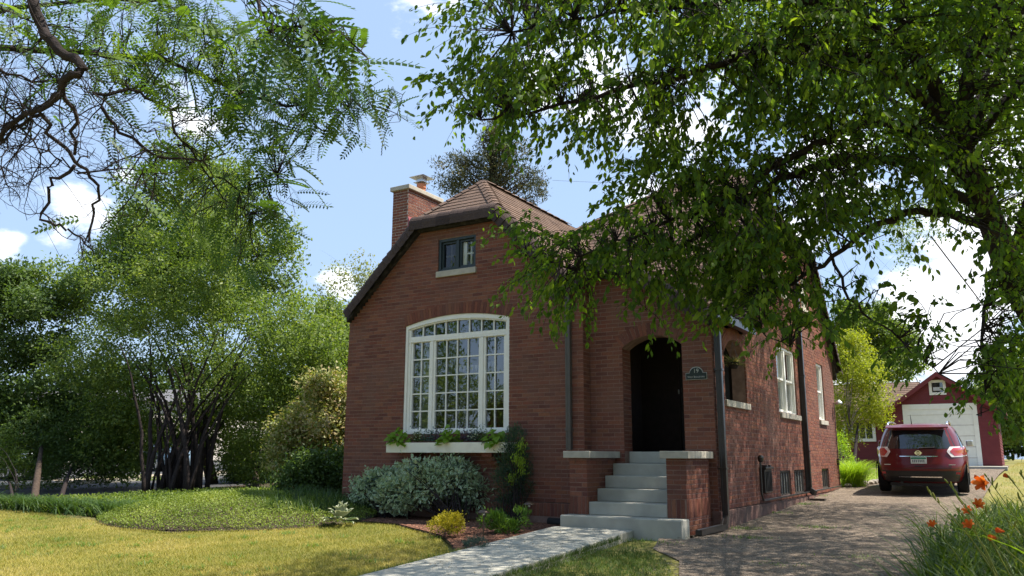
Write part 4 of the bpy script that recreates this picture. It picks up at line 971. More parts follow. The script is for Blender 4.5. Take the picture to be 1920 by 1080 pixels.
b = MB(); x0, x1, z0, z1 = aw0[0], aw1[0], aw0[2]-.02, aw1[2]
b.box(x0, x0+.1, GY-.035, GY, z0, z1); b.box(x1-.1, x1, GY-.035, GY, z0, z1); b.box(x0+.1, x1-.1, GY-.035, GY, z0, z0+.1); b.box(x0+.1, x1-.1, GY-.035, GY, z1-.1, z1); w_ = b.build('window', M['white'], garage)
b = MB(); b.box(x0+.1, x1-.1, GY-.03, GY-.02, z0+.1, z1-.1); b.build('pane', M['glassdark'], w_)
b = MB(); b.box(x0+.15, x1-.13, GY-.06, GY-.025, z0+.16, z0+.30); b.build('planter', M['galv'], w_)
# roof of the gable and its barge boards
b = MB(); ov = .35; sl = (gtop-gel)/((gx1-gx0)/2)
for s in (-1, 1):
    e = gc+s*((gx1-gx0)/2+ov); ez = gel-ov*sl
    b.add([(gc, GY-.25, gtop+.06), (e, GY-.25, ez+.06), (e, GY+6.2, ez+.06), (gc, GY+6.2, gtop+.06), (gc, GY-.25, gtop-.02), (e, GY-.25, ez-.02), (e, GY+6.2, ez-.02), (gc, GY+6.2, gtop-.02)], [(0, 1, 2, 3), (7, 6, 5, 4), (0, 4, 5, 1), (1, 5, 6, 2)])
gr_ = b.build('roof', M['shingle'], garage)
b = MB()
for s in (-1, 1):
    e = gc+s*((gx1-gx0)/2+ov); ez = gel-ov*sl
    b.add([(gc, GY-.27, gtop+.05), (e, GY-.27, ez+.05), (e, GY-.27, ez-.13), (gc, GY-.27, gtop-.13), (gc, GY-.22, gtop+.05), (e, GY-.22, ez+.05), (e, GY-.22, ez-.13), (gc, GY-.22, gtop-.13)], [(0, 3, 2, 1), (4, 5, 6, 7), (3, 7, 6, 2), (0, 1, 5, 4), (1, 2, 6, 5)])
b.build('bargeboard', M['red'], garage)
# lower left wing of the garage
lx0 = gx0-4.4; lez = onYp(1650, 787, GY)[2]; lrz = onYp(1670, 716, GY+2.6)[2]
b = MB(); b.box(lx0, gx0-.004, GY+.55, GY+5, GZ-.5, lez); b.build('wing_wall', M['red'], garage)
z = GZ-.05
while z < lez-.05:
    b = MB(); b.add([(lx0, GY+.55, z), (gx0-.005, GY+.55, z), (gx0-.005, GY+.55, z+bh), (lx0, GY+.55, z+bh), (lx0, GY+.52, z), (gx0-.005, GY+.52, z), (gx0-.005, GY+.538, z+bh), (lx0, GY+.538, z+bh)], [(4, 5, 6, 7), (0, 1, 5, 4), (0, 4, 7, 3), (1, 2, 6, 5)]); b.build('clapboard', M['red'], garage); z += bh
wl, wr = onYp(1596, 828, GY+.5), onYp(1641, 800, GY+.5)
b = MB(); b.box(wl[0]-.3, wl[0]-.18, GY+.47, GY+.52, wl[2], wl[2]+1.0); b.box(wr[0]-.12, wr[0], GY+.47, GY+.52, wl[2], wl[2]+1.0); b.box(wl[0]-.18, wr[0]-.12, GY+.47, GY+.52, wl[2], wl[2]+.12); b.box(wl[0]-.18, wr[0]-.12, GY+.47, GY+.52, wl[2]+.88, wl[2]+1.0)
for i in range(1, 4): x = wl[0]-.18+(wr[0]-wl[0]+.06)*i/4; b.box(x-.015, x+.015, GY+.49, GY+.51, wl[2]+.12, wl[2]+.88)
w_ = b.build('window', M['white'], garage); b = MB(); b.box(wl[0]-.18, wr[0]-.12, GY+.512, GY+.518, wl[2]+.12, wl[2]+.88); b.build('pane', M['glassdark'], w_)
gs = MB(); keep = (sh, deck, SINGLE_SH); sh, deck, SINGLE_SH = MB(), MB(), []
slope((lx0-.3, GY+.25, lez-.02), (gx0+1.0, GY+.25, lez-.02), (0, 2.6, lrz-lez), [(0, 0), (gx0-lx0+.5, 0), (gx0-lx0+1.3, math.hypot(2.6, lrz-lez)), (0, math.hypot(2.6, lrz-lez))], expo=.17)
deck.build('wing_roof', M['shingle'], garage); sh.build('shingles', M['shingle'], garage, kind='stuff'); sh, deck, SINGLE_SH = keep
b = MB(); b.box(8.0, gx1+.2, GY-2.4, GY-.05, GZ-.2, GZ+.012); ap_ = b.build('apron', M['concrete']); ap_['kind'] = 'structure'
# ------------------------------------------------------------------ car
def make_car(name, label, cat, paint, L=4.64, Hh=1.70, W=1.84, loc=(0, 0, 0), rz=0., tilt=0., detail=True, group=None, glassm='carglass'):
    """rear of the car at y=0, nose at y=L"""
    t = thing(name, label, cat, (0, 0, 0), group)
    prof = [(.26, .80, .22, L-.2), (.30, .86, .12, L-.08), (.42, .90, .03, L-.02), (.60, .915, .0, L), (.74, .92, .02, L-.03), (.80, .915, .05, L-.06), (.95, .91, .085, L-.25), (1.06, .895, .12, L-1.15), (1.13, .865, .155, L-1.28), (1.25, .825, .21, L-1.45), (1.40, .775, .29, L-1.68), (1.54, .715, .375, L-1.95), (1.60, .675, .30, L-2.05), (1.645, .60, .36, L-2.2), (1.68, .45, .75, L-2.5), (1.69, .2, 1.2, L-2.8)]
    k = Hh/1.70; n = 56
    def ring(z, hw_, ya, yb):
        out_ = []
        for i in range(n):
            a = 2*math.pi*i/n; e = 2/4.2 if z < 1.6*k else 2/3.5
            cx_, sy_ = math.cos(a), math.sin(a)
            x = hw_*math.copysign(abs(cx_)**e, cx_); y = (ya+yb)/2+(yb-ya)/2*math.copysign(abs(sy_)**e, sy_); 
            if sy_ < 0: y += .05*(abs(x)/hw_)**2*0
            out_.append((x*W/1.84, y, z))
        return out_
    def at_z(z):
        zz = [p[0] for p in prof]; z_ = z/k
        return [float(np.interp(z_, zz, [p[j] for p in prof])) for j in (1, 2, 3)]
    zs_ = [p[0]*k for p in prof]; b = MB(); V = []
    for p in prof: V += ring(p[0]*k, p[1], p[2], p[3])
    m = len(prof); b.add(V, [(i*n+j, i*n+(j+1) % n, (i+1)*n+(j+1) % n, (i+1)*n+j) for i in range(m-1) for j in range(n)]+[tuple(range(n-1, -1, -1)), tuple(range((m-1)*n, m*n))])
    body = b.build('body', paint, t, smooth=True)
    def rear_y(x, z):
        hw_, ya, yb = at_z(z); q = min(.999, abs(x)/(hw_*W/1.84)); return (ya+yb)/2-(yb-ya)/2*(1-q**4.2)**(1/4.2)
    def side_x(y, z):
        hw_, ya, yb = at_z(z); q = min(.999, abs((y-(ya+yb)/2)/((yb-ya)/2))); return hw_*W/1.84*(1-q**4.2)**(1/4.2)
    def rpatch(poly, m_, nm, off=.006, nx=14, nz=6, parent=t, thick=.0):
        """poly: list of z levels with x range -> a patch lying on the tail"""
        b = MB(); V = []
        for i in range(nz+1):
            f = i/nz; z = poly[0][0]+(poly[1][0]-poly[0][0])*f
            xa = poly[0][1]+(poly[1][1]-poly[0][1])*f; xb = poly[0][2]+(poly[1][2]-poly[0][2])*f
            for j in range(nx+1): x = xa+(xb-xa)*j/nx; V.append((x, rear_y(x, z)-off, z))
        b.add(V, [(i*(nx+1)+j, i*(nx+1)+j+1, (i+1)*(nx+1)+j+1, (i+1)*(nx+1)+j) for i in range(nz) for j in range(nx)]); return b.build(nm, m_, parent, smooth=True)
    def spatch(s, z0, ya0, yb0, z1, ya1, yb1, m_, nm, off=.006, nx=14, nz=5):
        b = MB(); V = []
        for i in range(nz+1):
            f = i/nz; z = z0+(z1-z0)*f; a, c = ya0+(ya1-ya0)*f, yb0+(yb1-yb0)*f
            for j in range(nx+1): y = a+(c-a)*j/nx; V.append((s*(side_x(y, z)+off), y, z))
        b.add(V, [(i*(nx+1)+j, i*(nx+1)+j+1, (i+1)*(nx+1)+j+1, (i+1)*(nx+1)+j) for i in range(nz) for j in range(nx)]); return b.build(nm, m_, t, smooth=True)
    rpatch([(1.085*k, -.74, .74), (1.53*k, -.60, .60)], M[glassm], 'rear_window')
    for s in (-1, 1):
        spatch(s, 1.10*k, .62, 1.9, 1.50*k, .95, 1.9, M[glassm], 'side_window'); spatch(s, 1.10*k, 1.97, L-1.65, 1.50*k, 1.97, L-2.15, M[glassm], 'side_window')
    # wheels
    for s in (-1, 1):
        for y in (.93, L-.95):
            r = .355*k; x = s*(W/2-.13); b = MB()
            pr = [(.20, -.11), (.30, -.115), (r-.02, -.11), (r, -.08), (r, .08), (r-.02, .11), (.30, .115), (.24, .10)]
            V = [(x+q[1], y+q[0]*math.cos(a), r+q[0]*math.sin(a)) for q in pr for a in np.linspace(0, 2*math.pi, 24, endpoint=False)]
            b.add(V, [(i*24+j, i*24+(j+1) % 24, (i+1)*24+(j+1) % 24, (i+1)*24+j) for i in range(len(pr)-1) for j in range(24)])
            wh = b.build('wheel', M['tyre'], t, smooth=False)
            b = MB(); xo = x+s*.085
            b.add([(xo, y+.24*math.cos(a), r+.24*math.sin(a)) for a in np.linspace(0, 2*math.pi, 24, endpoint=False)], [tuple(range(24))])
            for q in range(5):
                a = q*2*math.pi/5; c, d_ = math.cos(a), math.sin(a)
                b.obox((xo, y-.03*d_, r+.03*c-0), (s*.022, 0, 0), (0, .23*c, .23*d_), (0, -.06*d_*-1, .06*c*-1))
            b.build('rim', M['galv'], wh)
            b = MB(); ra = r+.055; b.add([(s*(W/2-.004+.006), y+q*math.cos(a), r+.01+q*math.sin(a)) for q in (r-.03, ra) for a in np.linspace(-.25, math.pi+.25, 20)], [(j, j+1, 20+j+1, 20+j) for j in range(19)])
            b.build('wheel_arch', M['black'], t)
    if detail:
        # darker lower bumper
        rpatch([(.30, -.80, .80), (.56, -.86, .86)], M['black'], 'lower_bumper', off=.012, nx=20)
        rpatch([(.405, -.42, .42), (.43, -.42, .42)], M['chrome'], 'bumper_strip', off=.022, nx=8, nz=1)
        for s in (-1, 1):
            # tail lamp: clear rim with a red centre, wrapping round the corner
            b = MB(); V = []; nz, nx = 6, 12
            for lay, (m_, nm, off, gz, ga) in enumerate(((M['lens'], 'tail_light', .016, 0, 0), (M['tail'], 'tail_light_lens', .022, .028, .05))):
                b = MB(); V = []
                for i in range(nz+1):
                    f = i/nz; z = .885+gz+(.245-2*gz)*f
                    for j in range(nx+1):
                        g_ = j/nx; a0 = .545+ga*1.2+.10*(1-f)*0+.10*abs(f-.55)*1.6
                        # parameter runs from the tailgate outwards round the corner
                        x = a0+(.925*W/1.84-a0-ga*.4)*min(1, g_*1.25); hw_, ya, yb = at_z(z); xm = hw_*W/1.84*.985
                        if g_ <= .8: x = min(x, xm); V.append((s*(x+off*.3), rear_y(x, z)-off, z))
                        else: y = rear_y(xm, z)+(.30-ga)*(g_-.8)/.2*(1 if f > .3 else f/.3*.8+.2); V.append((s*(side_x(y, z)+off), y, z+.02*(g_-.8)/.2))
                b.add(V, [(i*(nx+1)+j, i*(nx+1)+j+1, (i+1)*(nx+1)+j+1, (i+1)*(nx+1)+j) for i in range(nz) for j in range(nx)])
                if lay == 0: tl = b.build(nm, m_, t)
                else: b.build('lens', m_, tl)
            # door mirror
            b = MB(); b.box(s*.90-.0 if s > 0 else -1.06, 1.06 if s > 0 else -.90, L-1.75, L-1.62, 1.08, 1.24); b.build('mirror', M['galv'] if s > 0 else paint, t, bevel=.03)
            # roof rail
            b = MB(); xs_ = s*.60*W/1.84; b.tube([(xs_, .55, 1.60), (xs_*1.0, .62, 1.69), (xs_, .85, 1.725), (xs_, 2.0, 1.735), (xs_, 2.6, 1.70), (xs_, 2.7, 1.63)], .022, 8); b.build('roof_rail', M['chrome'], t, smooth=True)
        # spoiler
        b = MB(); b.obox((-.63, .24, 1.575), (1.26, 0, 0), (0, .25, .06), (0, 0, .028)); b.build('spoiler', paint, t, bevel=.012)
        # emblem: ring with a bar
        ye_ = rear_y(0, .985)-.03; b = MB(); V = []
        for i in range(25):
            a = 2*math.pi*i/24
            for q in (.046, .062): V += [(q*math.cos(a), ye_-.006, .985+q*.92*math.sin(a)), (q*math.cos(a), ye_+.03, .985+q*.92*math.sin(a))]
        b.add(V, [(4*i, 4*i+2, 4*i+6, 4*i+4) for i in range(24)]+[(4*i+2, 4*i+3, 4*i+7, 4*i+6) for i in range(24)]+[(4*i, 4*i+4, 4*i+5, 4*i+1) for i in range(24)])
        b.box(-.072, .072, ye_-.014, ye_+.02, .972, .998); b.build('emblem', M['chrome'], t)
        rpatch([(.895, -.37, .37), (.915, -.38, .38)], M['chrome'], 'trim_strip', off=.022, nx=8, nz=1)
        yp_ = rear_y(0, .80)-.03
        b = MB(); b.box(-.155, .155, yp_-.012, yp_+.03, .735, .885); pl = b.build('license_plate', mat('plate_white', (.62, .64, .62), None, .5), t)
        b = MB(); b.box(-.150, .150, yp_-.015, yp_-.0125, .842, .882); b.build('plate_band', mat('plate_green', (.03, .22, .14), None, .5), pl)
        b = MB()
        for i in range(7):
            if i != 9: b.box(-.125+i*.036, -.105+i*.036, yp_-.015, yp_-.0125, .762, .822)
        b.build('plate_figures', mat('plate_ink', (.16, .18, .2), None, .5), pl, kind='stuff')
        for s in (-1, 1): b = MB(); b.box(s*.60-.10, s*.60+.10, rear_y(.6, .70)-.016, rear_y(.6, .70)+.02, .698, .716); b.build('badge', M['galv'], t)
        rpatch([(.66, -.10, .10), (.685, -.08, .08)], M['black'], 'tailgate_handle', off=.012, nx=4, nz=1)
        rpatch([(.618, -.83, .83), (.626, -.83, .83)], M['black'], 'panel_gap', off=.008, nx=20, nz=1)
        b = MB(); b.tube([(.02, rear_y(0, 1.10)-.03, 1.10), (.30, rear_y(.3, 1.115)-.035, 1.115), (.36, rear_y(.36, 1.12)-.03, 1.125)], [.016, .012, .006], 6); b.build('wiper', M['black'], t)
        b = MB(); b.tube([(-.12, .85, 1.66), (-.13, .80, 1.92)], [.012, .004], 6); b.build('aerial', M['black'], t)
        b = MB(); b.box(-.62, .62, .25, 2., .20, .27); b.tube([(-.38, .12, .27), (-.38, .5, .27)], .035, 8); b.build('undertray', M['black'], t)
        for s in (-1, 1):
            b = MB(); b.obox((s*.70-.07, rear_y(.7, .50)-.020, .48), (.14, 0, 0), (0, 0, .05), (0, .02, 0)); b.build('reflector', M['tail'], t)
        spatch(1, .62, 1.0, L-1.2, .632, 1.0, L-1.2, M['black'], 'door_gap'); spatch(1, .98, 1.95, 1.958, 1.05, 1.95, 1.958, M['black'], 'door_gap', nz=1, nx=1)
        for y in (1.80, 2.85): b = MB(); b.obox((side_x(y, .96)-.01, y, .95), (.045, 0, 0), (0, .20, 0), (0, 0, .03)); b.build('door_handle', M['chrome'], t)
    t.location = loc; t.rotation_euler = (tilt, 0, rz); t.scale = (1, 1, .90 if detail else 1)
    return t
make_car('parked_car', 'dark red crossover parked on the driveway, seen from behind', 'car', M['carred'], loc=(9.36, 7.95, H(0, 8.9)+.012), rz=math.radians(2.0), tilt=math.atan(.033))
M['silver'] = mat('silver_paint', (.42, .47, .50), (.38, .42, .45), .3, 3, .5, metal=.5, coat=1.); M['bluecar'] = mat('blue_grey_paint', (.22, .32, .40), (.2, .28, .36), .3, 3, .5, metal=.4, coat=1.)
q = gpt(110, 903); make_car('parked_car', 'silver car parked beyond the street at the far left', 'car', M['silver'], loc=(-19.5, 5.1, H(0, 6)-.02), rz=math.radians(80), detail=False, Hh=1.5)
make_car('parked_car', 'blue grey car parked beyond the street behind the stemmed tree', 'car', M['bluecar'], loc=(-20.5, 12.0, H(0, 12)-.02), rz=math.radians(82), detail=False, Hh=1.5)
make_car('parked_car', 'dark blue car farther back on the lot', 'car', mat('navy_paint', (.03, .05, .09), None, .3, 3, .5, coat=1.), loc=(-24.5, 16.0, H(0, 16)-.02), rz=math.radians(85), detail=False, Hh=1.5)
# buildings beyond the street
def far_house(name, label, x, y, w_, d_, h_, m_, roofm, rh, nwin, rot=0.):
    t = thing(name, label, 'building', (x, y, 0)); z0 = -1.
    b = MB(); b.box(x-w_/2, x+w_/2, y-d_/2, y+d_/2, z0, h_); b.build('wall', m_, t)
    b = MB(); o = .4; b.add([(x-w_/2-o, y-d_/2-o, h_), (x+w_/2+o, y-d_/2-o, h_), (x+w_/2+o, y+d_/2+o, h_), (x-w_/2-o, y+d_/2+o, h_), (x-w_*.3, y, h_+rh), (x+w_*.3, y, h_+rh)], [(0, 1, 5, 4), (1, 2, 5), (2, 3, 4, 5), (3, 0, 4), (3, 2, 1, 0)]); b.build('roof', roofm, t)
    for i in range(nwin):
        for sy in (-1, 1):
            yy = y+sy*(d_/2+.02); xx = x-w_/2+w_*(i+.5)/nwin; b = MB(); b.box(xx-.55, xx+.55, yy-.03, yy+.03, .9, 2.3); f_ = b.build('window', M['white'], t)
            b = MB(); b.box(xx-.47, xx+.47, yy+sy*.04-.01, yy+sy*.04, .98, 2.22); b.build('pane', M['glassdark'], f_)
    for j in range(2):
        yy = y-d_/2+d_*(j+.5)/2; b = MB(); b.box(x+w_/2, x+w_/2+.04, yy-.6, yy+.6, .9, 2.3); f_ = b.build('window', M['white'], t)
        b = MB(); b.box(x+w_/2+.04, x+w_/2+.05, yy-.5, yy+.5, .98, 2.22); b.build('pane', M['glassdark'], f_)
    return t
M['stucco'] = mat('pale_stucco', (.55, .50, .44), (.48, .44, .38), .9, 3, .2)
M['slate'] = mat('grey_roof', (.12, .12, .13), (.09, .09, .10), .9, 20, .2)
far_house('building', 'low pale building glimpsed behind the stemmed tree beyond the street', -37, 24, 9, 26, 4.2, M['stucco'], M['slate'], 1.2, 3)
far_house('building', 'long grey building glimpsed at the far left beyond the parked cars', -40, -2, 8, 22, 3.4, mat('grey_siding', (.26, .27, .28), (.22, .23, .24), .8, 4, .2), M['slate'], 1.4, 3)
# houses over the front street, seen only as reflections in the windows
far_house('brick_house', 'brick house across the front street, reflected in the big window', -16, -44, 13, 10, 4.5, mat('plain_brick', (.30, .13, .09), (.24, .10, .07), .9, 6, .2), M['slate'], 3.4, 3)
far_house('brick_house', 'cream house across the front street, reflected in the big window', 4, -46, 12, 10, 4.2, M['stucco'], M['slate'], 3.0, 3)
#PART5
# ------------------------------------------------------------------ foliage tools
def unit(v): return v/(np.linalg.norm(v, axis=-1, keepdims=True)+1e-9)
def runit(n): return unit(RNG.normal(size=(n, 3)))
BIG = np.array([(0, 0, 0), (.30, -.42, .10), (.62, -.40, .12), (1, 0, -.10), (.62, .40, .12), (.30, .42, .10)], float); BIGF = np.array([(0, 1, 2, 3), (0, 3, 4, 5)])
SML = np.array([(0, 0, 0), (.45, -.5, .08), (1, 0, 0), (.45, .5, .08)], float); SMLF = np.array([(0, 1, 2, 3)])
def place(T, F, P, D, Nn, L, W):
    """put template T (axis x = length, y = width, z = normal) at P"""
    D = unit(D); S = unit(np.cross(Nn, D)); Nn = np.cross(D, S); L = np.broadcast_to(L, len(P)); W = np.broadcast_to(W, len(P))
    V = P[:, None]+D[:, None]*(T[None, :, 0:1]*L[:, None, None])+S[:, None]*(T[None, :, 1:2]*W[:, None, None])+Nn[:, None]*(T[None, :, 2:3]*W[:, None, None])
    FF = F[None]+np.arange(len(P))[:, None, None]*len(T); return V.reshape(-1, 3), FF.reshape(-1, F.shape[1])
def leafmesh(name, P, D, Nn, L, W, tone, m, parent=None, kind='stuff', big=False):
    T, F = (BIG, BIGF) if big else (SML, SMLF)
    V, FF = place(T, F, P, D, Nn, L, W); return fast_mesh(name, V, FF, np.repeat(tone, len(T)), m, parent, kind)
def clumps(centers, radii, nclump, per, spread, shell=.55):
    """points gathered in clumps inside a set of ellipsoids"""
    centers = np.array(centers, float); radii = np.array(radii, float); vol = np.prod(radii, 1)**(2/3); pk = RNG.choice(len(centers), nclump, p=vol/vol.sum())
    r = (shell**3+(1-shell**3)*RNG.random(nclump))**(1/3); d = runit(nclump)
    C = centers[pk]+d*r[:, None]*radii[pk]
    P = np.repeat(C, per, 0)+RNG.normal(size=(nclump*per, 3))*spread*np.array([1, 1, .7]); out_ = np.repeat(d, per, 0)
    return P, out_, np.repeat(RNG.random(nclump), per)
def crown(name, parent, m, centers, radii, nclump, per, spread, L, asp=.5, droop=.2, shell=.55, zmin=None, kind='stuff'):
    P, O, ct = clumps(centers, radii, nclump, per, spread, shell); n = len(P)
    if zmin is not None: k = P[:, 2] > zmin; P, O, ct = P[k], O[k], ct[k]; n = len(P)
    D = unit(runit(n)+O*.5-np.array([0, 0, droop])); Nn = unit(runit(n)*.8+np.array([0, 0, .8])+O*.4)
    l = L*RNG.uniform(.7, 1.25, n); t = np.clip(.55*ct+.45*RNG.random(n), 0, 1)
    return leafmesh(name, P, D, Nn, l, l*asp, t, m, parent, kind)
def bez(a, b_, c, n=7): t = np.linspace(0, 1, n)[:, None]; return (1-t)**2*np.array(a)+2*t*(1-t)*np.array(b_)+t*t*np.array(c)
def rough(C, R, k=6, f=.42):
    """uneven outline: smaller lobes set round each lobe"""
    C2, R2_ = list(C), [tuple(.86*np.array(r)) for r in R]
    for c, r in zip(C, R):
        d = runit(k)
        for q in d: C2.append(np.array(c)+q*np.array(r)*RNG.uniform(.75, 1.05)); R2_.append(tuple(np.array(r)*RNG.uniform(.6, 1.2)*f))
    return C2, R2_
def limbs(parent, base, tips, r0, m, bend=.35, name='branch', start=(0, 1), rr=.25, sub=3):
    base = np.array(base, float); tips = np.array(tips, float); b = MB()
    for tp in tips:
        f = RNG.uniform(*start); s = base+np.array([0, 0, 1.])*(tp[2]-base[2])*f*.4; mid = (s+tp)/2+np.array([0, 0, bend*np.linalg.norm(tp-s)*.5])+RNG.normal(size=3)*.15*np.linalg.norm(tp-s)*.3
        pts = bez(s, mid, tp, 8)+RNG.normal(size=(8, 3))*.015; b.tube(pts, np.linspace(r0*rr, r0*rr*.15, 8), 5)
        for q in range(sub):
            i = RNG.integers(3, 7); e = pts[i]+RNG.normal(size=3)*np.linalg.norm(tp-s)*.16+np.array([0, 0, .1]); b.tube([pts[i], (pts[i]+e)/2+RNG.normal(size=3)*.05, e], [r0*rr*.3, r0*rr*.2, r0*rr*.08], 4)
    return b.build(name, m, parent, smooth=True)
def px_ell(lst, D, dr=None):
    """ellipses given on the photograph -> ellipsoids at depth D"""
    C, R = [], []
    for e in lst:
        d = e[4] if len(e) > 4 else D; k = d/FPX; C.append(at(e[0], e[1], d)); R.append((e[2]*k, (dr or (e[2]+e[3])/2*k*1.0), e[3]*k))
    return C, R
def tree(name, label, base, lst, D, m, nclump, per, spread, L, trunk_r=.15, bark='bark', group=None, cat='tree', asp=.5, droop=.2, shell=.5, nl=None, dr=None, top=.55, stems=1):
    C, R = px_ell(lst, D, dr); base = np.array(base, float); t = thing(name, label, cat, tuple(base), group)
    C2, R2_ = rough(C, R); crown('crown', t, m, C2, R2_, nclump, per, spread, L, asp, droop, shell, zmin=base[2]+.1)
    cz = np.mean([c[2] for c in C]); tp = np.array([np.mean([c[0] for c in C]), np.mean([c[1] for c in C]), base[2]+(cz-base[2])*top]); b = MB()
    for s in range(stems):
        o = RNG.normal(size=3)*np.array([1, 1, 0])*trunk_r*(2.2 if stems > 1 else 0); e = tp+RNG.normal(size=3)*np.array([1, 1, .4])*(.8 if stems > 1 else .1)
        pts = bez(base+o-np.array([0, 0, .15]), (base+o+e)/2+np.array([0, 0, .2]), e, 8); b.tube(pts, np.linspace(trunk_r, trunk_r*.4, 8)/(1 if stems == 1 else 1.8), 8)
    b.build('trunk', M[bark], t, smooth=True)
    tips = [c+RNG.normal(size=3)*np.array(r)*.35 for c, r in zip(C, R) for _ in range(min(2, nl or 2))]
    if nl != 0: limbs(t, base+np.array([0, 0, (tp[2]-base[2])*.75]), tips, trunk_r*.55, M['bark_d'], start=(0, .9)); return t
# ------------------------------------------------------------------ the right-hand tree: broad leaves close to the camera
rt = thing('broadleaf_tree', 'large broad leaved tree at the right whose branches hang over the porch and driveway', 'tree', (13.0, -4.6, H(0, -4.6)))
def seg(lst): return [at(*q) for q in lst]
b = MB()
trunk_pts = [np.array([13.0, -4.6, -.5]), np.array([12.95, -4.6, 1.0])]+seg([(1965, 640, 7.9), (1905, 540, 7.7), (1868, 440, 7.6), (1835, 350, 7.5), (1812, 285, 7.45)])
b.tube(trunk_pts, [.24, .18, .145, .125, .115, .105, .09], 12); b.build('trunk', M['bark'], rt, smooth=True)
b = MB(); b.tube(seg([(2050, 120, 7.4), (1990, 260, 7.5), (1930, 380, 7.6), (1905, 470, 7.7)]), [.05, .055, .06, .06], 8); b.build('branch', M['bark'], rt, smooth=True)
LIMBS = [([(1820, 300, 7.45), (1780, 205, 7.3), (1725, 120, 7.2), (1690, 20, 7.1), (1670, -80, 7.0)], .085, .05),
         ([(1805, 300, 7.4), (1800, 190, 7.3), (1822, 120, 7.2), (1862, 50, 7.1), (1880, -60, 7)], .05, .035),
         ([(1790, 240, 7.3), (1700, 160, 7.0), (1640, 118, 6.9), (1560, 98, 6.8), (1480, 92, 6.7), (1380, 110, 6.6), (1280, 140, 6.6), (1150, 170, 6.6), (1020, 205, 6.7), (900, 225, 6.8)], .055, .008),
         ([(1850, 390, 7.6), (1740, 255, 7.1), (1660, 228, 7.0), (1600, 236, 6.9), (1530, 270, 6.8), (1450, 318, 6.8), (1370, 370, 6.9), (1280, 410, 7.0), (1180, 445, 7.1), (1090, 480, 7.2)], .05, .007),
         ([(1850, 400, 7.6), (1690, 300, 7.3), (1600, 296, 7.1), (1530, 310, 7.0), (1440, 350, 7.0), (1360, 400, 7.2), (1270, 470, 7.4), (1160, 520, 7.6), (1060, 500, 7.8), (985, 480, 7.9)], .05, .007),
         ([(1865, 430, 7.6), (1760, 395, 7.3), (1690, 402, 7.2), (1630, 430, 7.1), (1560, 480, 7.1), (1490, 530, 7.1), (1420, 575, 7.2)], .045, .008),
         ([(1720, 110, 7.2), (1600, 20, 6.8), (1450, -10, 6.6), (1300, 10, 6.5), (1120, 30, 6.5), (960, 60, 6.5)], .045, .007),
         ([(1890, 500, 7.7), (1850, 560, 7.3), (1840, 640, 7.0), (1850, 720, 6.8), (1840, 780, 6.7)], .022, .004),
         ([(1560, 480, 7.1), (1590, 560, 7.0), (1650, 610, 6.9), (1720, 660, 6.8), (1760, 700, 6.7)], .014, .004),
         ([(1420, 575, 7.2), (1430, 620, 7.1), (1480, 650, 7.0)], .010, .004)]
LP = []
for pts, r0, r1 in LIMBS:
    w_ = seg(pts); n_ = len(w_); pp = []
    for i in range(n_-1):
        for t_ in np.linspace(0, 1, 4, endpoint=False): pp.append(w_[i]*(1-t_)+w_[i+1]*t_)
    pp.append(w_[-1]); pp = np.array(pp); sm = pp.copy(); sm[1:-1] = (pp[:-2]+2*pp[1:-1]+pp[2:])/4; sm[1:-1] += RNG.normal(size=(len(sm)-2, 3))*.012
    b = MB(); b.tube(sm, np.linspace(r0, r1, len(sm)), 8); b.build('branch', M['bark_d'], rt, smooth=True); LP.append(sm)
LPA = np.vstack(LP)
REG = [(950, 50, 110, 95, 46, 6.5), (1150, 40, 190, 85, 80, 6.5), (1400, 40, 200, 100, 95, 6.6), (1650, 60, 200, 120, 100, 6.9), (1850, 110, 110, 150, 60, 7.0),
       (885, 205, 85, 55, 26, 6.8), (1000, 205, 110, 75, 44, 6.7), (1160, 235, 100, 65, 26, 6.7), (1320, 190, 140, 85, 52, 6.7), (1500, 190, 150, 100, 62, 6.8),
       (1620, 310, 150, 95, 62, 7.0), (1780, 330, 120, 120, 52, 7.2), (1890, 430, 60, 150, 34, 7.2), (1885, 620, 55, 130, 30, 7.0), (1850, 715, 60, 55, 16, 6.8),
       (1290, 370, 140, 75, 60, 7.0), (1420, 410, 160, 90, 78, 7.0), (1155, 465, 85, 40, 24, 7.2), (1050, 500, 70, 32, 18, 7.5), (1045, 575, 42, 35, 13, 7.6), (985, 545, 35, 40, 10, 7.7),
       (1250, 520, 130, 55, 50, 7.2), (1400, 530, 110, 70, 50, 7.1), (1190, 622, 14, 16, 2, 7.2), (1370, 612, 60, 45, 14, 7.1), (1460, 620, 45, 55, 12, 7.0), (1560, 410, 90, 50, 20, 7.0),
       (1570, 590, 60, 40, 7, 6.9), (1670, 640, 60, 30, 6, 6.8), (1700, 700, 60, 30, 6, 6.8), (1640, 470, 40, 20, 2, 6.9), (1840, 500, 40, 50, 5, 7.0), (1835, 790, 10, 30, 3, 6.5), (960, 470, 30, 24, 6, 7.7), (1600, 130, 120, 70, 20, 7.2)]
lv_P, lv_D, lv_N, lv_L, lv_t = [], [], [], [], []; tw = MB(); cam_dir = Fw
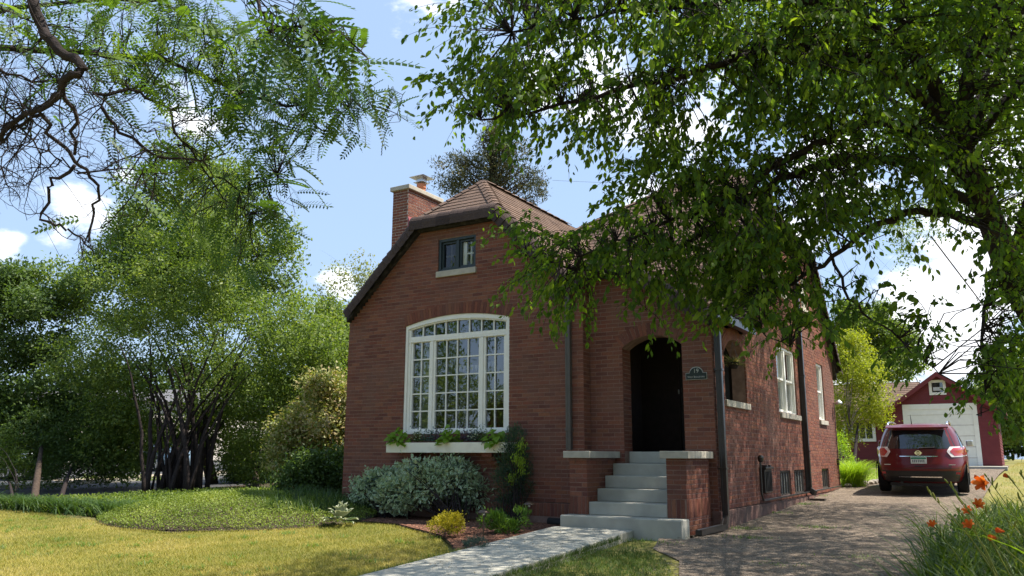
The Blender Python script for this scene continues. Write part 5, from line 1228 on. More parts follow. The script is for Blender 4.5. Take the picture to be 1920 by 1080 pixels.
for (cx, cy, rx, ry, n_, D) in REG:
    for _ in range(int(n_*1.95)):
        a = RNG.uniform(0, 6.283); q = math.sqrt(RNG.random()); o = at(cx+rx*q*math.cos(a)+32, cy+ry*q*math.sin(a)-36, D+RNG.normal()*.38)
        j = np.argmin(((LPA-o)**2).sum(1)); s = LPA[j]; Lt = RNG.uniform(.28, .55)
        dirn = unit(unit(o-s)*.6+np.array([-.5, .1, -.15])*.7+RNG.normal(size=3)*.45); e = o+dirn*Lt*np.array([1, 1, .6])+np.array([0, 0, -.16])
        ctl = o+dirn*Lt*.5+np.array([0, 0, .04]); pts = bez(o, ctl, e, 7)
        if np.linalg.norm(o-s) < 1.6: tw.tube([s, (s+o)/2+RNG.normal(size=3)*.06+np.array([0, 0, .05]), o], [.007, .005, .0035], 3, cap=False)
        tw.tube(pts, [.0035, .003, .0026, .0022, .002, .0016, .001], 3, cap=False)
        ct = RNG.random(); m_ = RNG.integers(15, 24)
        for i in range(m_):
            f = (i+.5)/m_*6; k = int(f); p = pts[k]*(1-(f-k))+pts[min(k+1, 6)]*(f-k)
            lv_P.append(p+RNG.normal(size=3)*.018); dd = unit(np.array([RNG.normal()*.45, RNG.normal()*.45, -.75+RNG.normal()*.25])+dirn*.45); lv_D.append(dd)
            lv_N.append(unit(RNG.normal(size=3)*.6+np.array([.2, .1, .6]))); lv_L.append(RNG.uniform(.036, .084)); lv_t.append(.5*ct+.5*RNG.random())
lv_P, lv_D, lv_N, lv_L, lv_t = map(np.array, (lv_P, lv_D, lv_N, lv_L, lv_t))
tw.build('twigs', M['bark_d'], rt, kind='stuff')
# biggest 300 on the picture stay single leaves
d_ = lv_P-CP; zz = d_@Fw; sx_ = 960+FPX*(d_@R2)/zz; sy_ = 540-FPX*(d_@U2)/zz
S_ = unit(np.cross(lv_N, lv_D)); nn = np.cross(lv_D, S_); face = np.abs((nn*unit(d_)).sum(1)); score = lv_L**2*face/zz**2*((sx_ > 0) & (sx_ < 1920) & (sy_ > 0) & (sy_ < 1080))
order = np.argsort(-score); single, rest = order[:300], order[300:]
leafmesh('foliage', lv_P[rest], lv_D[rest], lv_N[rest], lv_L[rest], lv_L[rest]*.56, lv_t[rest], L_['right'], rt, 'stuff', big=True)
lm = bpy.data.meshes.new('leaf'); lm.from_pydata([tuple(v) for v in BIG*np.array([1, .56, .56])], [], [tuple(f) for f in BIGF]); lm.materials.append(L_['right_o'])
def mat_inst(name, me, parent, P, D, Nn, s):
    D = Vector(D).normalized(); Nv = Vector(Nn); S = Nv.cross(D).normalized(); Z = D.cross(S); o = Vector(P)-wloc(parent)
    ob = bpy.data.objects.new(name, me); COL.objects.link(ob); ob.parent = parent
    ob.matrix_local = Matrix(((D.x*s, S.x*s, Z.x*s, o.x), (D.y*s, S.y*s, Z.y*s, o.y), (D.z*s, S.z*s, Z.z*s, o.z), (0, 0, 0, 1))); return ob
for i in single: mat_inst('leaf', lm, rt, lv_P[i], lv_D[i], lv_N[i], float(lv_L[i]))
# the rest of its crown, above and behind, that shades the walk, drive and side wall
C, R = [], []
for (x, y, z, rx, ry, rz) in [(11.5, -5.2, 8.2, 4.4, 3.6, 2.4), (12., -1.5, 8.6, 4., 3.4, 2.6), (10.6, 1.6, 8.2, 2.8, 3., 2.2), (10.2, 4.6, 8.4, 2.2, 2.4, 1.8), (13, 3, 8.8, 3, 4, 3.), (8.8, -3.2, 6.9, 2.4, 2.2, 1.4), (12, 6.5, 9.2, 2.4, 2.2, 2.2), (13.2, .5, 7.4, 2.2, 2.6, 1.4), (12.6, -3.2, 6.8, 2.2, 2.2, 1.2), (14.2, -5, 6, 2.6, 4, 2.6), (9., 0., 7.6, 1.6, 1.8, 1.2), (7.5, -3.4, 6.2, 1.5, 1.3, .6), (6.9, -4.2, 6.0, 1.3, 1.2, .5)]:
    C.append((x, y, z)); R.append((rx, ry, rz))
P, O, ct = clumps(C, R, 5000, 16, .17, .3); d_ = P-CP; zz = np.maximum(.1, d_@Fw); sx_ = 960+FPX*(d_@R2)/zz; sy_ = 540-FPX*(d_@U2)/zz
bad = (zz > .2) & (sx_ > -50) & (sx_ < 1970) & (sy_ < 1100) & (sy_ > -30) & ((sx_ < 1180) | (sy_ > 330) | ((sx_ < 1330) & (sy_ > 90)))
P, O, ct = P[~bad], O[~bad], ct[~bad]; n = len(P)
leafmesh('upper_foliage', P, unit(runit(n)-np.array([0, 0, .6])), unit(runit(n)*.6+np.array([0, 0, .9])), RNG.uniform(.07, .11, n), .055, np.clip(.5*ct+.5*RNG.random(n), 0, 1), L_['right'], rt, 'stuff', big=True)
b = MB()
for c, r in zip(C, R):
    for _ in range(1):
        e = np.array(c)+RNG.normal(size=3)*np.array(r)*.3; q = proj(e)
        if q[0] < 1250 or q[1] > 330: continue
        b.tube(bez(trunk_pts[-1], (trunk_pts[-1]+e)/2+np.array([0, 0, .6]), e, 8), np.linspace(.030, .008, 8), 5)
b.build('branch', M['bark_d'], rt, smooth=True)
# ------------------------------------------------------------------ the locust branches at upper left
lo = thing('locust_tree', 'locust tree with feathery compound leaves and tangled bare twigs reaching in at the upper left', 'tree', (4.2, -11.6, -.53))
npair = 10; TV, TF = [], []
def addq(vs): o = len(TV); TV.extend(vs); TF.append([o, o+1, o+2, o+3])
for i in range(npair):
    x = .16+.80*i/(npair-1); dz = -.28*x*x; l = .17*(1-.5*abs(x-.5)); wd = .085
    for s in (-1, 1):
        a = np.array([x, 0, dz]); t_ = a+np.array([.06, s*l, -.02]); m_ = (a+t_)/2; side_ = np.array([wd/2, 0, .004]); addq([a, m_-side_, t_, m_+side_])
addq([np.array([.98, 0, -.27]), np.array([1.04, -.03, -.3]), np.array([1.12, 0, -.34]), np.array([1.04, .03, -.3])])
for i in range(5):
    a, c = i/5, (i+1)/5; addq([np.array([a, -.006, -.28*a*a]), np.array([a, .006, -.28*a*a]), np.array([c, .005, -.28*c*c]), np.array([c, -.005, -.28*c*c])])
TV = np.array(TV); TF = np.array(TF)
LB = [([(-60, -60, 4.2), (60, 0, 4.1), (85, 60, 4.05), (110, 95, 4.0), (157, 120, 3.95), (150, 140, 3.95), (118, 150, 3.95), (115, 175, 4), (80, 205, 4.1), (40, 215, 4.2), (0, 262, 4.3)], .030, .012),
      ([(118, 170, 4), (75, 208, 4.05), (90, 250, 4.1), (130, 290, 4.15), (165, 320, 4.2), (190, 345, 4.2), (178, 380, 4.25), (165, 430, 4.3), (166, 455, 4.3)], .012, .005),
      ([(140, 310, 4.2), (100, 340, 4.2), (90, 360, 4.2), (78, 410, 4.2), (110, 425, 4.2), (140, 440, 4.2), (175, 470, 4.25)], .010, .004),
      ([(-40, 90, 4.6), (90, 95, 4.8), (180, 105, 4.9), (260, 112, 5), (300, 105, 5), (370, 135, 5), (430, 165, 5), (490, 188, 5), (560, 196, 5), (600, 175, 5)], .020, .006),
      ([(555, 196, 5), (570, 225, 5), (600, 245, 5.05), (640, 215, 5), (700, 200, 5), (765, 228, 5)], .006, .002),
      ([(-40, 30, 5.4), (150, 0, 5.5), (330, -5, 5.4), (345, 20, 5.3), (370, 50, 5.3), (385, 80, 5.3)], .016, .004),
      ([(115, 165, 4), (135, 230, 4.1), (140, 290, 4.2)], .012, .008),
      ([(190, 200, 4.3), (220, 250, 4.4), (300, 290, 4.5), (360, 300, 4.5), (400, 330, 4.6), (450, 360, 4.7), (520, 330, 4.7)], .010, .003),
      ([(175, 175, 4.4), (260, 170, 4.6), (320, 205, 4.7), (330, 250, 4.7), (370, 300, 4.8), (420, 370, 4.9), (470, 400, 4.9)], .010, .003),
      ([(400, -60, 3.7), (470, -10, 3.6), (500, 20, 3.5), (505, 60, 3.5), (560, 50, 3.5), (640, 60, 3.5), (690, 110, 3.5)], .010, .003),
      ([(145, 325, 4.2), (220, 320, 4.2), (290, 325, 4.2)], .006, .002), ([(80, 215, 4.2), (30, 240, 4.3), (-20, 300, 4.4)], .010, .006), ([(0, 130, 4.8), (60, 150, 4.8), (110, 150, 4.7)], .008, .005), ([(0, 200, 4.6), (60, 270, 4.6), (110, 300, 4.5)], .007, .003)]
LL = []
for pts, r0, r1 in LB:
    w_ = seg(pts); pp = []
    for i in range(len(w_)-1):
        for t_ in np.linspace(0, 1, 3, endpoint=False): pp.append(w_[i]*(1-t_)+w_[i+1]*t_)
    pp.append(w_[-1]); pp = np.array(pp); pp[1:-1] += RNG.normal(size=(len(pp)-2, 3))*.010
    b = MB(); b.tube(pp, np.linspace(r0, r1, len(pp))*1.0, 7); b.build('branch', M['bark_d'], lo, smooth=True); LL.append(pp)
LLA = np.vstack(LL)
# trunk out of the frame and the limb that carries these
b = MB(); b.tube([(4.2, -11.6, -.7), (4.25, -11.6, 1.5), (4.4, -11.4, 3.2), (4.9, -11., 4.2)], [.24, .2, .18, .14], 12); b.build('trunk', M['bark'], lo, smooth=True)
b = MB(); 
for w_ in (LL[0][0], LL[3][0], LL[5][0], LL[9][0]): b.tube(bez((4.9, -11., 4.2), (np.array((4.9, -11, 4.2))+w_)/2+np.array([0, 0, .3]), w_, 7), np.linspace(.06, .025, 7), 8)
b.build('branch', M['bark'], lo, smooth=True)
# knobbly bare twigs
b = MB()
def twig(s, d, L, r, dep_=0):
    n_ = 6; p = np.array(s, float); pts = [p]; dd = unit(np.array(d, float))
    for i in range(n_): dd = unit(dd+RNG.normal(size=3)*.28); p = p+dd*L/n_; pts.append(p)
    b.tube(pts, np.linspace(r, r*.35, n_+1), 4, cap=False)
    if dep_ < 2:
        for _ in range(RNG.integers(2, 5)):
            i = RNG.integers(1, n_); twig(pts[i], unit(dd+RNG.normal(size=3)*.9), L*.5, r*.55, dep_+1)
for _ in range(120):
    sx0, sy0 = RNG.uniform(-20, 300), RNG.uniform(60, 330)
    if sx0 > 160 and sy0 < 200: continue
    D = RNG.uniform(4.0, 5.0); s = at(sx0, sy0, D); j = np.argmin(((LLA-s)**2).sum(1)); s = LLA[j]+RNG.normal(size=3)*.01
    twig(s, R2*RNG.normal()*.8-U2*RNG.uniform(-.6, 1.)+Fw*RNG.normal()*.4, RNG.uniform(.22, .5), .0045)
for px, py in ((80, 400), (95, 415), (150, 440), (170, 430), (200, 300), (230, 320), (290, 240), (330, 250), (240, 230), (0, 330), (10, 345)):
    for _ in range(2): twig(at(px, py, 4.2), R2*RNG.uniform(-.3, 1)-U2*RNG.uniform(-.3, .8), RNG.uniform(.15, .32), .003)
b.build('twigs', M['bark_d'], lo, kind='stuff')
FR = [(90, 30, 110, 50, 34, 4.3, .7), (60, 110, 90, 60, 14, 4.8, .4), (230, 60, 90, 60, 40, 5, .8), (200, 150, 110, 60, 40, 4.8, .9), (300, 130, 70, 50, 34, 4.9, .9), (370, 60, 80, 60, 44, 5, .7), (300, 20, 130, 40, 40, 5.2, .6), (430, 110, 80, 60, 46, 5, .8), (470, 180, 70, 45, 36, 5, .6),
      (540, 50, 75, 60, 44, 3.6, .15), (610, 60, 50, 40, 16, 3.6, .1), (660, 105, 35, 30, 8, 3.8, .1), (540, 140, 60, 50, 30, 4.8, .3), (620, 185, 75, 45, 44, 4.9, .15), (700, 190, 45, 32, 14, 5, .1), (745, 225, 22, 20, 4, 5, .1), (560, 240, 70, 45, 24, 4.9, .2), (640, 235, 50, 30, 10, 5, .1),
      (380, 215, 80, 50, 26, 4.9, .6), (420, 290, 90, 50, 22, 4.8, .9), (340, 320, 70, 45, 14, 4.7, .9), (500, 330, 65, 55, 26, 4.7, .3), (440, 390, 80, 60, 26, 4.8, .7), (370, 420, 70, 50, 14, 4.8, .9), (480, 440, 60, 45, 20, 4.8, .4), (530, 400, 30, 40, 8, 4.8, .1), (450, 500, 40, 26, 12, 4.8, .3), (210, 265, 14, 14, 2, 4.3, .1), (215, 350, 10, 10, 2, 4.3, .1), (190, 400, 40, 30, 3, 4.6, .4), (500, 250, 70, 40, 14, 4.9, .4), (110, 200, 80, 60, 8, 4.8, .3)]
fP, fD, fN, fL, ft = [], [], [], [], []
for (cx, cy, rx, ry, n_, D, tb) in FR:
    for _ in range(int(n_*1.3)):
        a = RNG.uniform(0, 6.283); q = math.sqrt(RNG.random()); o = at(cx+rx*q*math.cos(a), cy+ry*q*math.sin(a)-10, D+RNG.normal()*.22)
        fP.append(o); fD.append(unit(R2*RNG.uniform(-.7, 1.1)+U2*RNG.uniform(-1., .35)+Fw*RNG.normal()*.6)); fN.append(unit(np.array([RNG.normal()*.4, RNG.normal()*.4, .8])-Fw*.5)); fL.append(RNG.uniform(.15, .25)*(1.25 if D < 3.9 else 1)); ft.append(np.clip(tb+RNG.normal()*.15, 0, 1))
fP, fD, fN, fL, ft = map(np.array, (fP, fD, fN, fL, ft)); b = MB()
for o in fP:
    j = np.argmin(((LLA-o)**2).sum(1)); s = LLA[j]
    if np.linalg.norm(s-o) < 1.0: b.tube([s, (s+o)/2+RNG.normal(size=3)*.03, o], [.003, .0022, .0014], 3, cap=False)
b.build('twigs', M['bark_d'], lo, kind='stuff')
order = np.argsort(-fL/((fP-CP)@Fw)); single, rest = order[:300], order[300:]
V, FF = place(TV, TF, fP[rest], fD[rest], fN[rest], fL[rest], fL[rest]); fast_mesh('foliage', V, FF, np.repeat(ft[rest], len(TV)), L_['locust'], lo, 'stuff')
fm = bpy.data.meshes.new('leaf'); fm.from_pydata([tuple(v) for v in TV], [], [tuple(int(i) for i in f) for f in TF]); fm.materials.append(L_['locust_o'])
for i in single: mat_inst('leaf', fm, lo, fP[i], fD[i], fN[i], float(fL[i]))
# its crown over the camera's left, seen mirrored in the window
P, O, ct = clumps([(1.5, -12.5, 7.5), (-1.5, -10.5, 6.8), (4, -14, 8), (-3.5, -13, 7.5), (-3.6, -9.2, 5.3), (-6.2, -9, 5.4), (-1.2, -11, 5.6)], [(3, 2.4, 1.8), (2.6, 2, 1.7), (3, 3, 2), (3, 3, 2), (2.2, 1.4, .9), (2, 1.4, 1.2), (2, 1.6, .9)], 2000, 12, .2, .3); d_ = P-CP; zz = d_@Fw; sx_ = 960+FPX*(d_@R2)/zz; sy_ = 540-FPX*(d_@U2)/zz
bad = (zz > 0) & (sx_ > -200) & (sy_ > -150); P, ct = P[~bad], ct[~bad]; n = len(P); leafmesh('upper_foliage', P, unit(runit(n)-np.array([0, 0, .4])), unit(runit(n)*.5+np.array([0, 0, .9])), .15, .07, np.clip(ct, 0, 1), L_['locust'], lo, 'stuff')
# ------------------------------------------------------------------ trees and shrubs on the left
b2 = gpt(335, 925)
mt = thing('multi_stem_tree', 'large rounded multi stemmed shrub tree with small leaves beside the ground cover mound', 'tree', tuple(b2))
C, R = px_ell([(430, 640, 190, 120), (250, 640, 150, 110), (560, 640, 80, 100), (350, 740, 200, 80), (330, 520, 170, 90), (400, 440, 90, 60), (300, 430, 60, 50), (470, 740, 110, 80), (200, 740, 80, 70), (600, 700, 50, 70), (250, 830, 80, 40), (430, 820, 90, 40), (520, 780, 50, 60), (200, 850, 70, 40), (480, 860, 50, 40), (370, 800, 90, 40), (600, 800, 40, 60), (240, 870, 50, 30), (440, 870, 50, 30)], 23.5)
C, R = rough(C, R); crown('crown', mt, L_['shrub'], C, R, 4600, 18, .13, .10, .5, .2, .35)
b = MB()
for i in range(34):
    o = b2+R2*RNG.uniform(-.75, .75)+Fw*RNG.normal()*.4; o[2] = b2[2]-.15; tgt = at(335+RNG.uniform(-120, 150), RNG.uniform(600, 740), 23.5+RNG.normal()*1.2); mid = o+np.array([(tgt[0]-o[0])*.12, (tgt[1]-o[1])*.12, (tgt[2]-o[2])*.6])
    pts = bez(o, mid, tgt, 9)+RNG.normal(size=(9, 3))*.02; b.tube(pts, np.linspace(RNG.uniform(.035, .085), .012, 9), 6)
b.build('trunk', M['bark_d'], mt, smooth=True)
def gb(px, py): return gpt(px, py)
tree('broadleaf_tree', 'tall dense green tree rising behind the multi stemmed shrub tree', gb(400, 905), [(380, 350, 130, 80), (320, 420, 130, 90), (460, 440, 100, 100), (250, 470, 90, 60), (220, 560, 150, 80), (400, 520, 150, 90), (520, 500, 50, 70), (100, 540, 80, 60), (520, 590, 80, 80)], 27.5, L_['shrub'], 3600, 18, .16, .13, .2, nl=4)
tree('broadleaf_tree', 'dark green tree at the left edge of the photo', gb(62, 950), [(50, 610, 90, 100), (60, 720, 110, 90), (160, 800, 120, 70), (60, 850, 80, 40), (30, 560, 60, 50), (240, 830, 90, 50), (40, 800, 80, 60)], 25.5, L_['darkg'], 3300, 18, .14, .13, .10, nl=0)
tree('small_tree', 'small pale leaved tree with dark crooked trunk at the far left edge', gb(28, 955), [(8, 870, 38, 30), (-20, 850, 50, 40), (30, 900, 22, 12)], 22.3, L_['mid'], 420, 14, .12, .07, .05, 'bark_d', nl=1)
tree('small_tree', 'low spreading dark leaved tree behind the strap leaved border', gb(110, 942), [(110, 880, 70, 40), (170, 860, 60, 40), (90, 800, 70, 50), (200, 800, 60, 50)], 24, L_['darkg'], 1200, 14, .16, .08, .07, 'bark_d', nl=0)
tree('columnar_evergreen', 'dark columnar evergreen between the stemmed tree and the pink tipped bush', gb(480, 917), [(480, 800, 40, 110), (510, 860, 40, 60), (450, 870, 28, 50)], 27, L_['darkg'], 1700, 14, .16, .09, .12, nl=3)
tree('pale_tree', 'light yellow green tree directly left of the house', gb(615, 905), [(600, 660, 60, 80), (625, 730, 40, 80), (575, 760, 50, 60), (640, 640, 30, 70)], 29, L_['shrub'], 1800, 17, .15, .13, .12, nl=4)
tree('pale_tree', 'airy sparse pale tree against the cloud left of the roof slope', gb(650, 880), [(650, 560, 55, 60), (680, 510, 35, 30), (620, 610, 40, 50), (700, 540, 30, 40), (670, 620, 50, 60)], 40, L_['pale'], 330, 12, .22, .16, .10, nl=7)
wt = tree('pink_tipped_bush', 'rounded bush with pink and cream tipped foliage left of the house', gb(600, 930), [(590, 790, 60, 60), (555, 840, 45, 50), (615, 830, 40, 60), (635, 760, 24, 60), (600, 720, 30, 30)], 19.6, L_['willow'], 1300, 15, .14, .10, .04, cat='bush', stems=5, nl=5)
tree('dark_shrub', 'dark green shrub in the shade against the left corner of the house', gb(600, 952), [(600, 890, 50, 50), (560, 900, 35, 45), (630, 900, 25, 50)], 17.6, L_['darkg'], 1300, 14, .12, .08, .03, cat='shrub', stems=5, nl=4)
hd = thing('hedge', 'low clipped green hedge along the far side of the street', 'hedge', tuple(gb(220, 925)))
C, R = px_ell([(x, 910, 24, 15) for x in range(150, 300, 14)]+[(x, 915, 18, 12) for x in range(520, 560, 14)], 29); crown('foliage', hd, L_['mid'], C, R, 700, 14, .12, .08, .5, .0, .2)
b = MB(); 
for x in range(155, 295, 20): p = at(x, 922, 29); b.tube([p-np.array([0, 0, .4]), p+np.array([0, 0, .4])], .03, 5)
b.build('stem', M['bark_d'], hd)
pn = thing('pine_tree', 'old pine with brownish cones behind the front roof peak', 'tree', tuple((at(925, 300, 46)[0], at(925, 300, 46)[1], .8)))
C, R = px_ell([(870, 335, 44, 22), (850, 350, 30, 16), (955, 300, 50, 28), (970, 345, 44, 22), (925, 270, 44, 26), (1000, 365, 20, 18), (890, 300, 40, 20), (860, 310, 34, 14), (940, 330, 50, 30), (930, 240, 26, 26), (1000, 330, 18, 14)], 46, 1.2)
crown('crown', pn, L_['conifer'], *rough(C, R, 5, .5), 820, 16, .17, .22, .26, .1, .2)
b = MB(); q = at(925, 300, 46); b.tube([(q[0], q[1], .5), tuple(q), tuple(at(928, 230, 46))], [.4, .22, .08], 8); b.build('trunk', M['bark'], pn, smooth=True); limbs(pn, (q[0], q[1], q[2]-5), [c+RNG.normal(size=3)*np.array(r)*.5 for c, r in zip(C, R) for _ in range(4)], .30, M['bark'], start=(.8, 2.), bend=-.05)
# right background
tree('yellow_green_tree', 'bright yellow green tree between the house corner and the garage', gb(1600, 885), [(1595, 690, 42, 60), (1620, 755, 36, 45), (1590, 800, 34, 40), (1575, 730, 30, 60), (1640, 770, 20, 25), (1600, 650, 30, 30), (1585, 640, 20, 25)], 30.5, L_['yellowg'], 1500, 14, .16, .09, .08, 'bark_d', nl=5)
tree('broadleaf_tree', 'spiky crowned green tree behind the garage roof', gb(1650, 850), [(1640, 630, 46, 50), (1600, 620, 40, 40), (1680, 660, 40, 30), (1655, 590, 16, 22), (1690, 620, 16, 18), (1590, 590, 26, 24), (1640, 690, 80, 30), (1715, 640, 14, 14)], 50, L_['mid'], 2600, 14, .22, .18, .2, nl=4, droop=-.5)
tree('broadleaf_tree', 'green tree beyond the garage at the right edge', gb(1900, 860), [(1890, 720, 40, 40), (1930, 690, 60, 60), (1860, 740, 30, 24), (1910, 780, 60, 40)], 46, L_['mid'], 2000, 14, .25, .17, .2, nl=4)
tree('broadleaf_tree', 'leafy tree hanging above the driveway beyond the roof', gb(2060, 860), [(1700, 400, 60, 40), (1660, 380, 40, 30), (1690, 470, 22, 40), (1740, 420, 50, 30), (1880, 350, 60, 60), (1800, 380, 60, 30)], 34, L_['mid'], 330, 14, .2, .13, .07, nl=0, top=.9)
# woods that close the view far away
C, R = [], []
for x in range(-260, 700, 60): C.append(at(x, 790+RNG.uniform(-25, 25), 75)); R.append((4.2, 3, RNG.uniform(3.5, 6)))
for x in range(1560, 2150, 60): C.append(at(x, 800, 70)); R.append((4, 3, 2.4))
wd = crown('distant_trees', None, L_['darkg'], C, R, 5200, 12, .5, .5, .7, 0., .2); tag(wd, 'distant band of trees closing the view behind the street and garage', 'woodland')
# trees over the road behind the camera, mirrored in the glass
for i, (x, y, h_, r_) in enumerate([(-27, -38, 9, 4.5), (-38, -30, 12, 5.5), (-20, -40, 6.5, 3.2), (-10, -42, 10, 4.5), (-46, -24, 11, 5)]):
    t = thing('street_tree', ['tallest tree mirrored in the left of the big window', 'second tree mirrored in the big window', 'small tree mirrored low in the big window', 'round tree mirrored in the right of the big window', 'farthest tree mirrored in the left sash'][i], 'tree', (x, y, -1))
    crown('crown', t, L_['mid'], [(x, y, h_-r_*.6), (x+r_*.4, y+.5, h_-r_)], [(r_, r_, r_*.8), (r_*.7, r_*.7, r_*.6)], 500, 14, .35, .3, .5, .1, .3); b = MB(); b.tube([(x, y, -1.5), (x, y, h_-r_)], [.25, .15], 8); b.build('trunk', M['bark'], t)
#PART6
# ------------------------------------------------------------------ planting by the house
def mound(name, label, cat, lst, D, m, nclump, per, spread, L, asp=.5, droop=.1, group=None, shell=.6, base=None, stem=True, big=False):
    C, R = px_ell(lst, D); base = base if base is not None else (np.mean([c[0] for c in C]), np.mean([c[1] for c in C]), H(0, C[0][1]))
    t = thing(name, label, cat, tuple(base), group); P, O, ct = clumps(C, R, nclump, per, spread, shell); k = P[:, 2] > base[2]+.03; P, O, ct = P[k], O[k], ct[k]; n = len(P)
    l = L*RNG.uniform(.7, 1.25, n); leafmesh('foliage', P, unit(O*.9+runit(n)*.7+np.array([0, 0, .15-droop])), unit(O*.6+runit(n)*.5+np.array([0, 0, .5])), l, l*asp, np.clip(.4*ct+.6*RNG.random(n), 0, 1), m, t, 'stuff', big)
    if stem:
        b = MB()
        for c, r in zip(C, R):
            for _ in range(7): e = np.array(c)+RNG.normal(size=3)*np.array(r)*.5; s = np.array(base)+RNG.normal(size=3)*np.array([.08, .08, 0]); b.tube(bez(s, (s+e)/2+np.array([0, 0, .1]), e, 5), np.linspace(.008, .003, 5), 4)
        b.build('stem', M['bark_d'], t)
    return t
def varieg(name, label, lst, D, base, nclump, grp):
    """leaves with a green middle and a cream margin: two leaf layers"""
    C, R = px_ell(lst, D); t = thing(name, label, 'shrub', tuple(base), grp)
    P, O, ct = clumps(C, R, nclump, 13, .062, .72); k = P[:, 2] > base[2]+.05; P, O = P[k], O[k]; n = len(P)
    D_ = unit(O*.7+runit(n)*.75+np.array([0, 0, .1])); Nn = unit(O*.6+runit(n)*.45+np.array([0, 0, .6])); l = .082*RNG.uniform(.7, 1.2, n)
    leafmesh('leaf_margin', P, D_, Nn, l, l*.52, RNG.random(n)*.55+.3, L_['varieg'], t, 'stuff', True)
    leafmesh('leaf_middle', P+Nn*.0012+D_*.006, D_, Nn, l*.74, l*.26, RNG.random(n), L_['vmid'], t, 'stuff', True)
    b = MB()
    for c, r in zip(C, R):
        for _ in range(12): e = np.array(c)+RNG.normal(size=3)*np.array(r)*.5; s = np.array(base)+RNG.normal(size=3)*np.array([.12, .1, 0]); b.tube(bez(s, (s+e)/2+np.array([0, 0, .1]), e, 5), np.linspace(.01, .004, 5), 4)
    b.build('stem', M['bark_d'], t)
    # dark inner mass
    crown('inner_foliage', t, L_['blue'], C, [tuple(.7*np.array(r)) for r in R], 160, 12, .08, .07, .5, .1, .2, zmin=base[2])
varieg('variegated_shrub', 'large green and white variegated shrub under the window box, nearer the steps', [(845, 905, 66, 36), (795, 912, 50, 36), (780, 880, 28, 20), (880, 920, 44, 34), (840, 880, 40, 22), (745, 925, 40, 34)], 14.2, (3.2, -.75, 0), 620, 'variegated shrubs against the front wall')
varieg('variegated_shrub', 'smaller green and white variegated shrub near the left corner of the front wall', [(705, 915, 42, 30), (735, 905, 40, 28), (690, 925, 32, 28), (745, 935, 34, 24)], 14.9, (1.6, -.55, 0), 300, 'variegated shrubs against the front wall')
jn = mound('juniper', 'feathery upright blue green juniper beside the window box', 'shrub', [(962, 870, 26, 50), (950, 910, 24, 40), (968, 830, 14, 30), (985, 900, 16, 30), (955, 950, 30, 22)], 13.6, L_['juniper'], 560, 14, .05, .055, .22, -.5, base=(4.2, -.5, 0))
C, R = px_ell([(972, 850, 12, 26), (975, 880, 12, 16), (962, 900, 10, 10)], 13.4); P, O, ct = clumps(C, R, 60, 10, .03, .3); n = len(P); leafmesh('young_growth', P, unit(np.array([.3, 0, 1])+runit(n)*.5), runit(n), .05, .014, .75+.25*RNG.random(n), L_['lime'], jn, 'stuff')
mound('golden_shrub', 'small bright yellow shrub in the bark mulch', 'shrub', [(822, 986, 20, 13), (850, 982, 20, 17), (838, 974, 24, 12), (861, 972, 7, 11)], 11.6, L_['gold'], 240, 12, .025, .028, .5, -.4, base=(3.7, -1.5, -.03))
mound('flowering_plant', 'leafy bright green perennial clump by the path lights', 'plant', [(930, 980, 18, 17), (950, 988, 22, 17), (975, 975, 14, 20), (912, 972, 12, 12)], 11.9, L_['phlox'], 120, 11, .03, .075, .26, -.5, base=(4.55, -1.25, -.02))
mound('blue_green_mound', 'low blue green mound plant beside the front walk', 'plant', [(893, 1022, 22, 13)], 10.3, L_['blue'], 120, 12, .025, .035, .16, -.6, base=(4.85, -2.75, -.09))
# hostas: each large leaf a part
def hosta(name, label, p, R_, n_, rows=(1., .7, .4), grp=None, green='hosta', Lf=.16, margin=True):
    t = thing(name, label, 'plant', tuple(p), grp)
    for q, rr in enumerate(rows):
        for i in range(n_-2*q):
            a = 2*math.pi*(i+.5*q)/(n_-2*q)+RNG.normal()*.15; el = .25+.45*q+RNG.normal()*.08; d = np.array([math.cos(a)*math.cos(el), math.sin(a)*math.cos(el), math.sin(el)])
            o = np.array(p)+d*R_*.35*rr+np.array([0, 0, .08+.03*q]); l = Lf*RNG.uniform(.8, 1.15); b = MB(); s = unit(np.cross(d, (0, 0, 1))); u = np.cross(s, d)
            pts = [(0, 0, 0), (.25, .26, .03), (.55, .30, .05), (.82, .17, 0), (1., 0, -.14), (.82, -.17, 0), (.55, -.30, .05), (.25, -.26, .03)]; mid = [(0, 0, 0), (.35, 0, 0), (.7, 0, -.02), (1., 0, -.14)]
            f_ = lambda x, y, z, k=1.: o+d*x*l+s*y*l*k+u*z*l
            V = [f_(*v) for v in pts]+[f_(.3, 0, .0), f_(.65, 0, -.01)]
            b.add(V, [(0, 1, 8), (1, 2, 9, 8), (2, 3, 9), (3, 4, 9), (4, 5, 9), (5, 6, 9), (6, 7, 8, 9), (7, 0, 8)], random.random())
            lf = b.build('leaf', L_['cream'] if margin else L_[green], t)
            if margin:
                b = MB(); V = [f_(x*.9+.03, y, z+.012, .66) for x, y, z in pts]+[f_(.3, 0, .012), f_(.65, 0, .002)]
                b.add(V, [(0, 1, 8), (1, 2, 9, 8), (2, 3, 9), (3, 4, 9), (4, 5, 9), (5, 6, 9), (6, 7, 8, 9), (7, 0, 8)], random.random()); b.build('leaf_middle', L_['strap'] if margin == 1 else L_[green], lf)
    return t
p = gpt(638, 988); hosta('hosta', 'cream edged hosta at the left end of the bed beside the lawn', p, .34, 15, (1., .75, .5, .25), Lf=.19, margin=1)
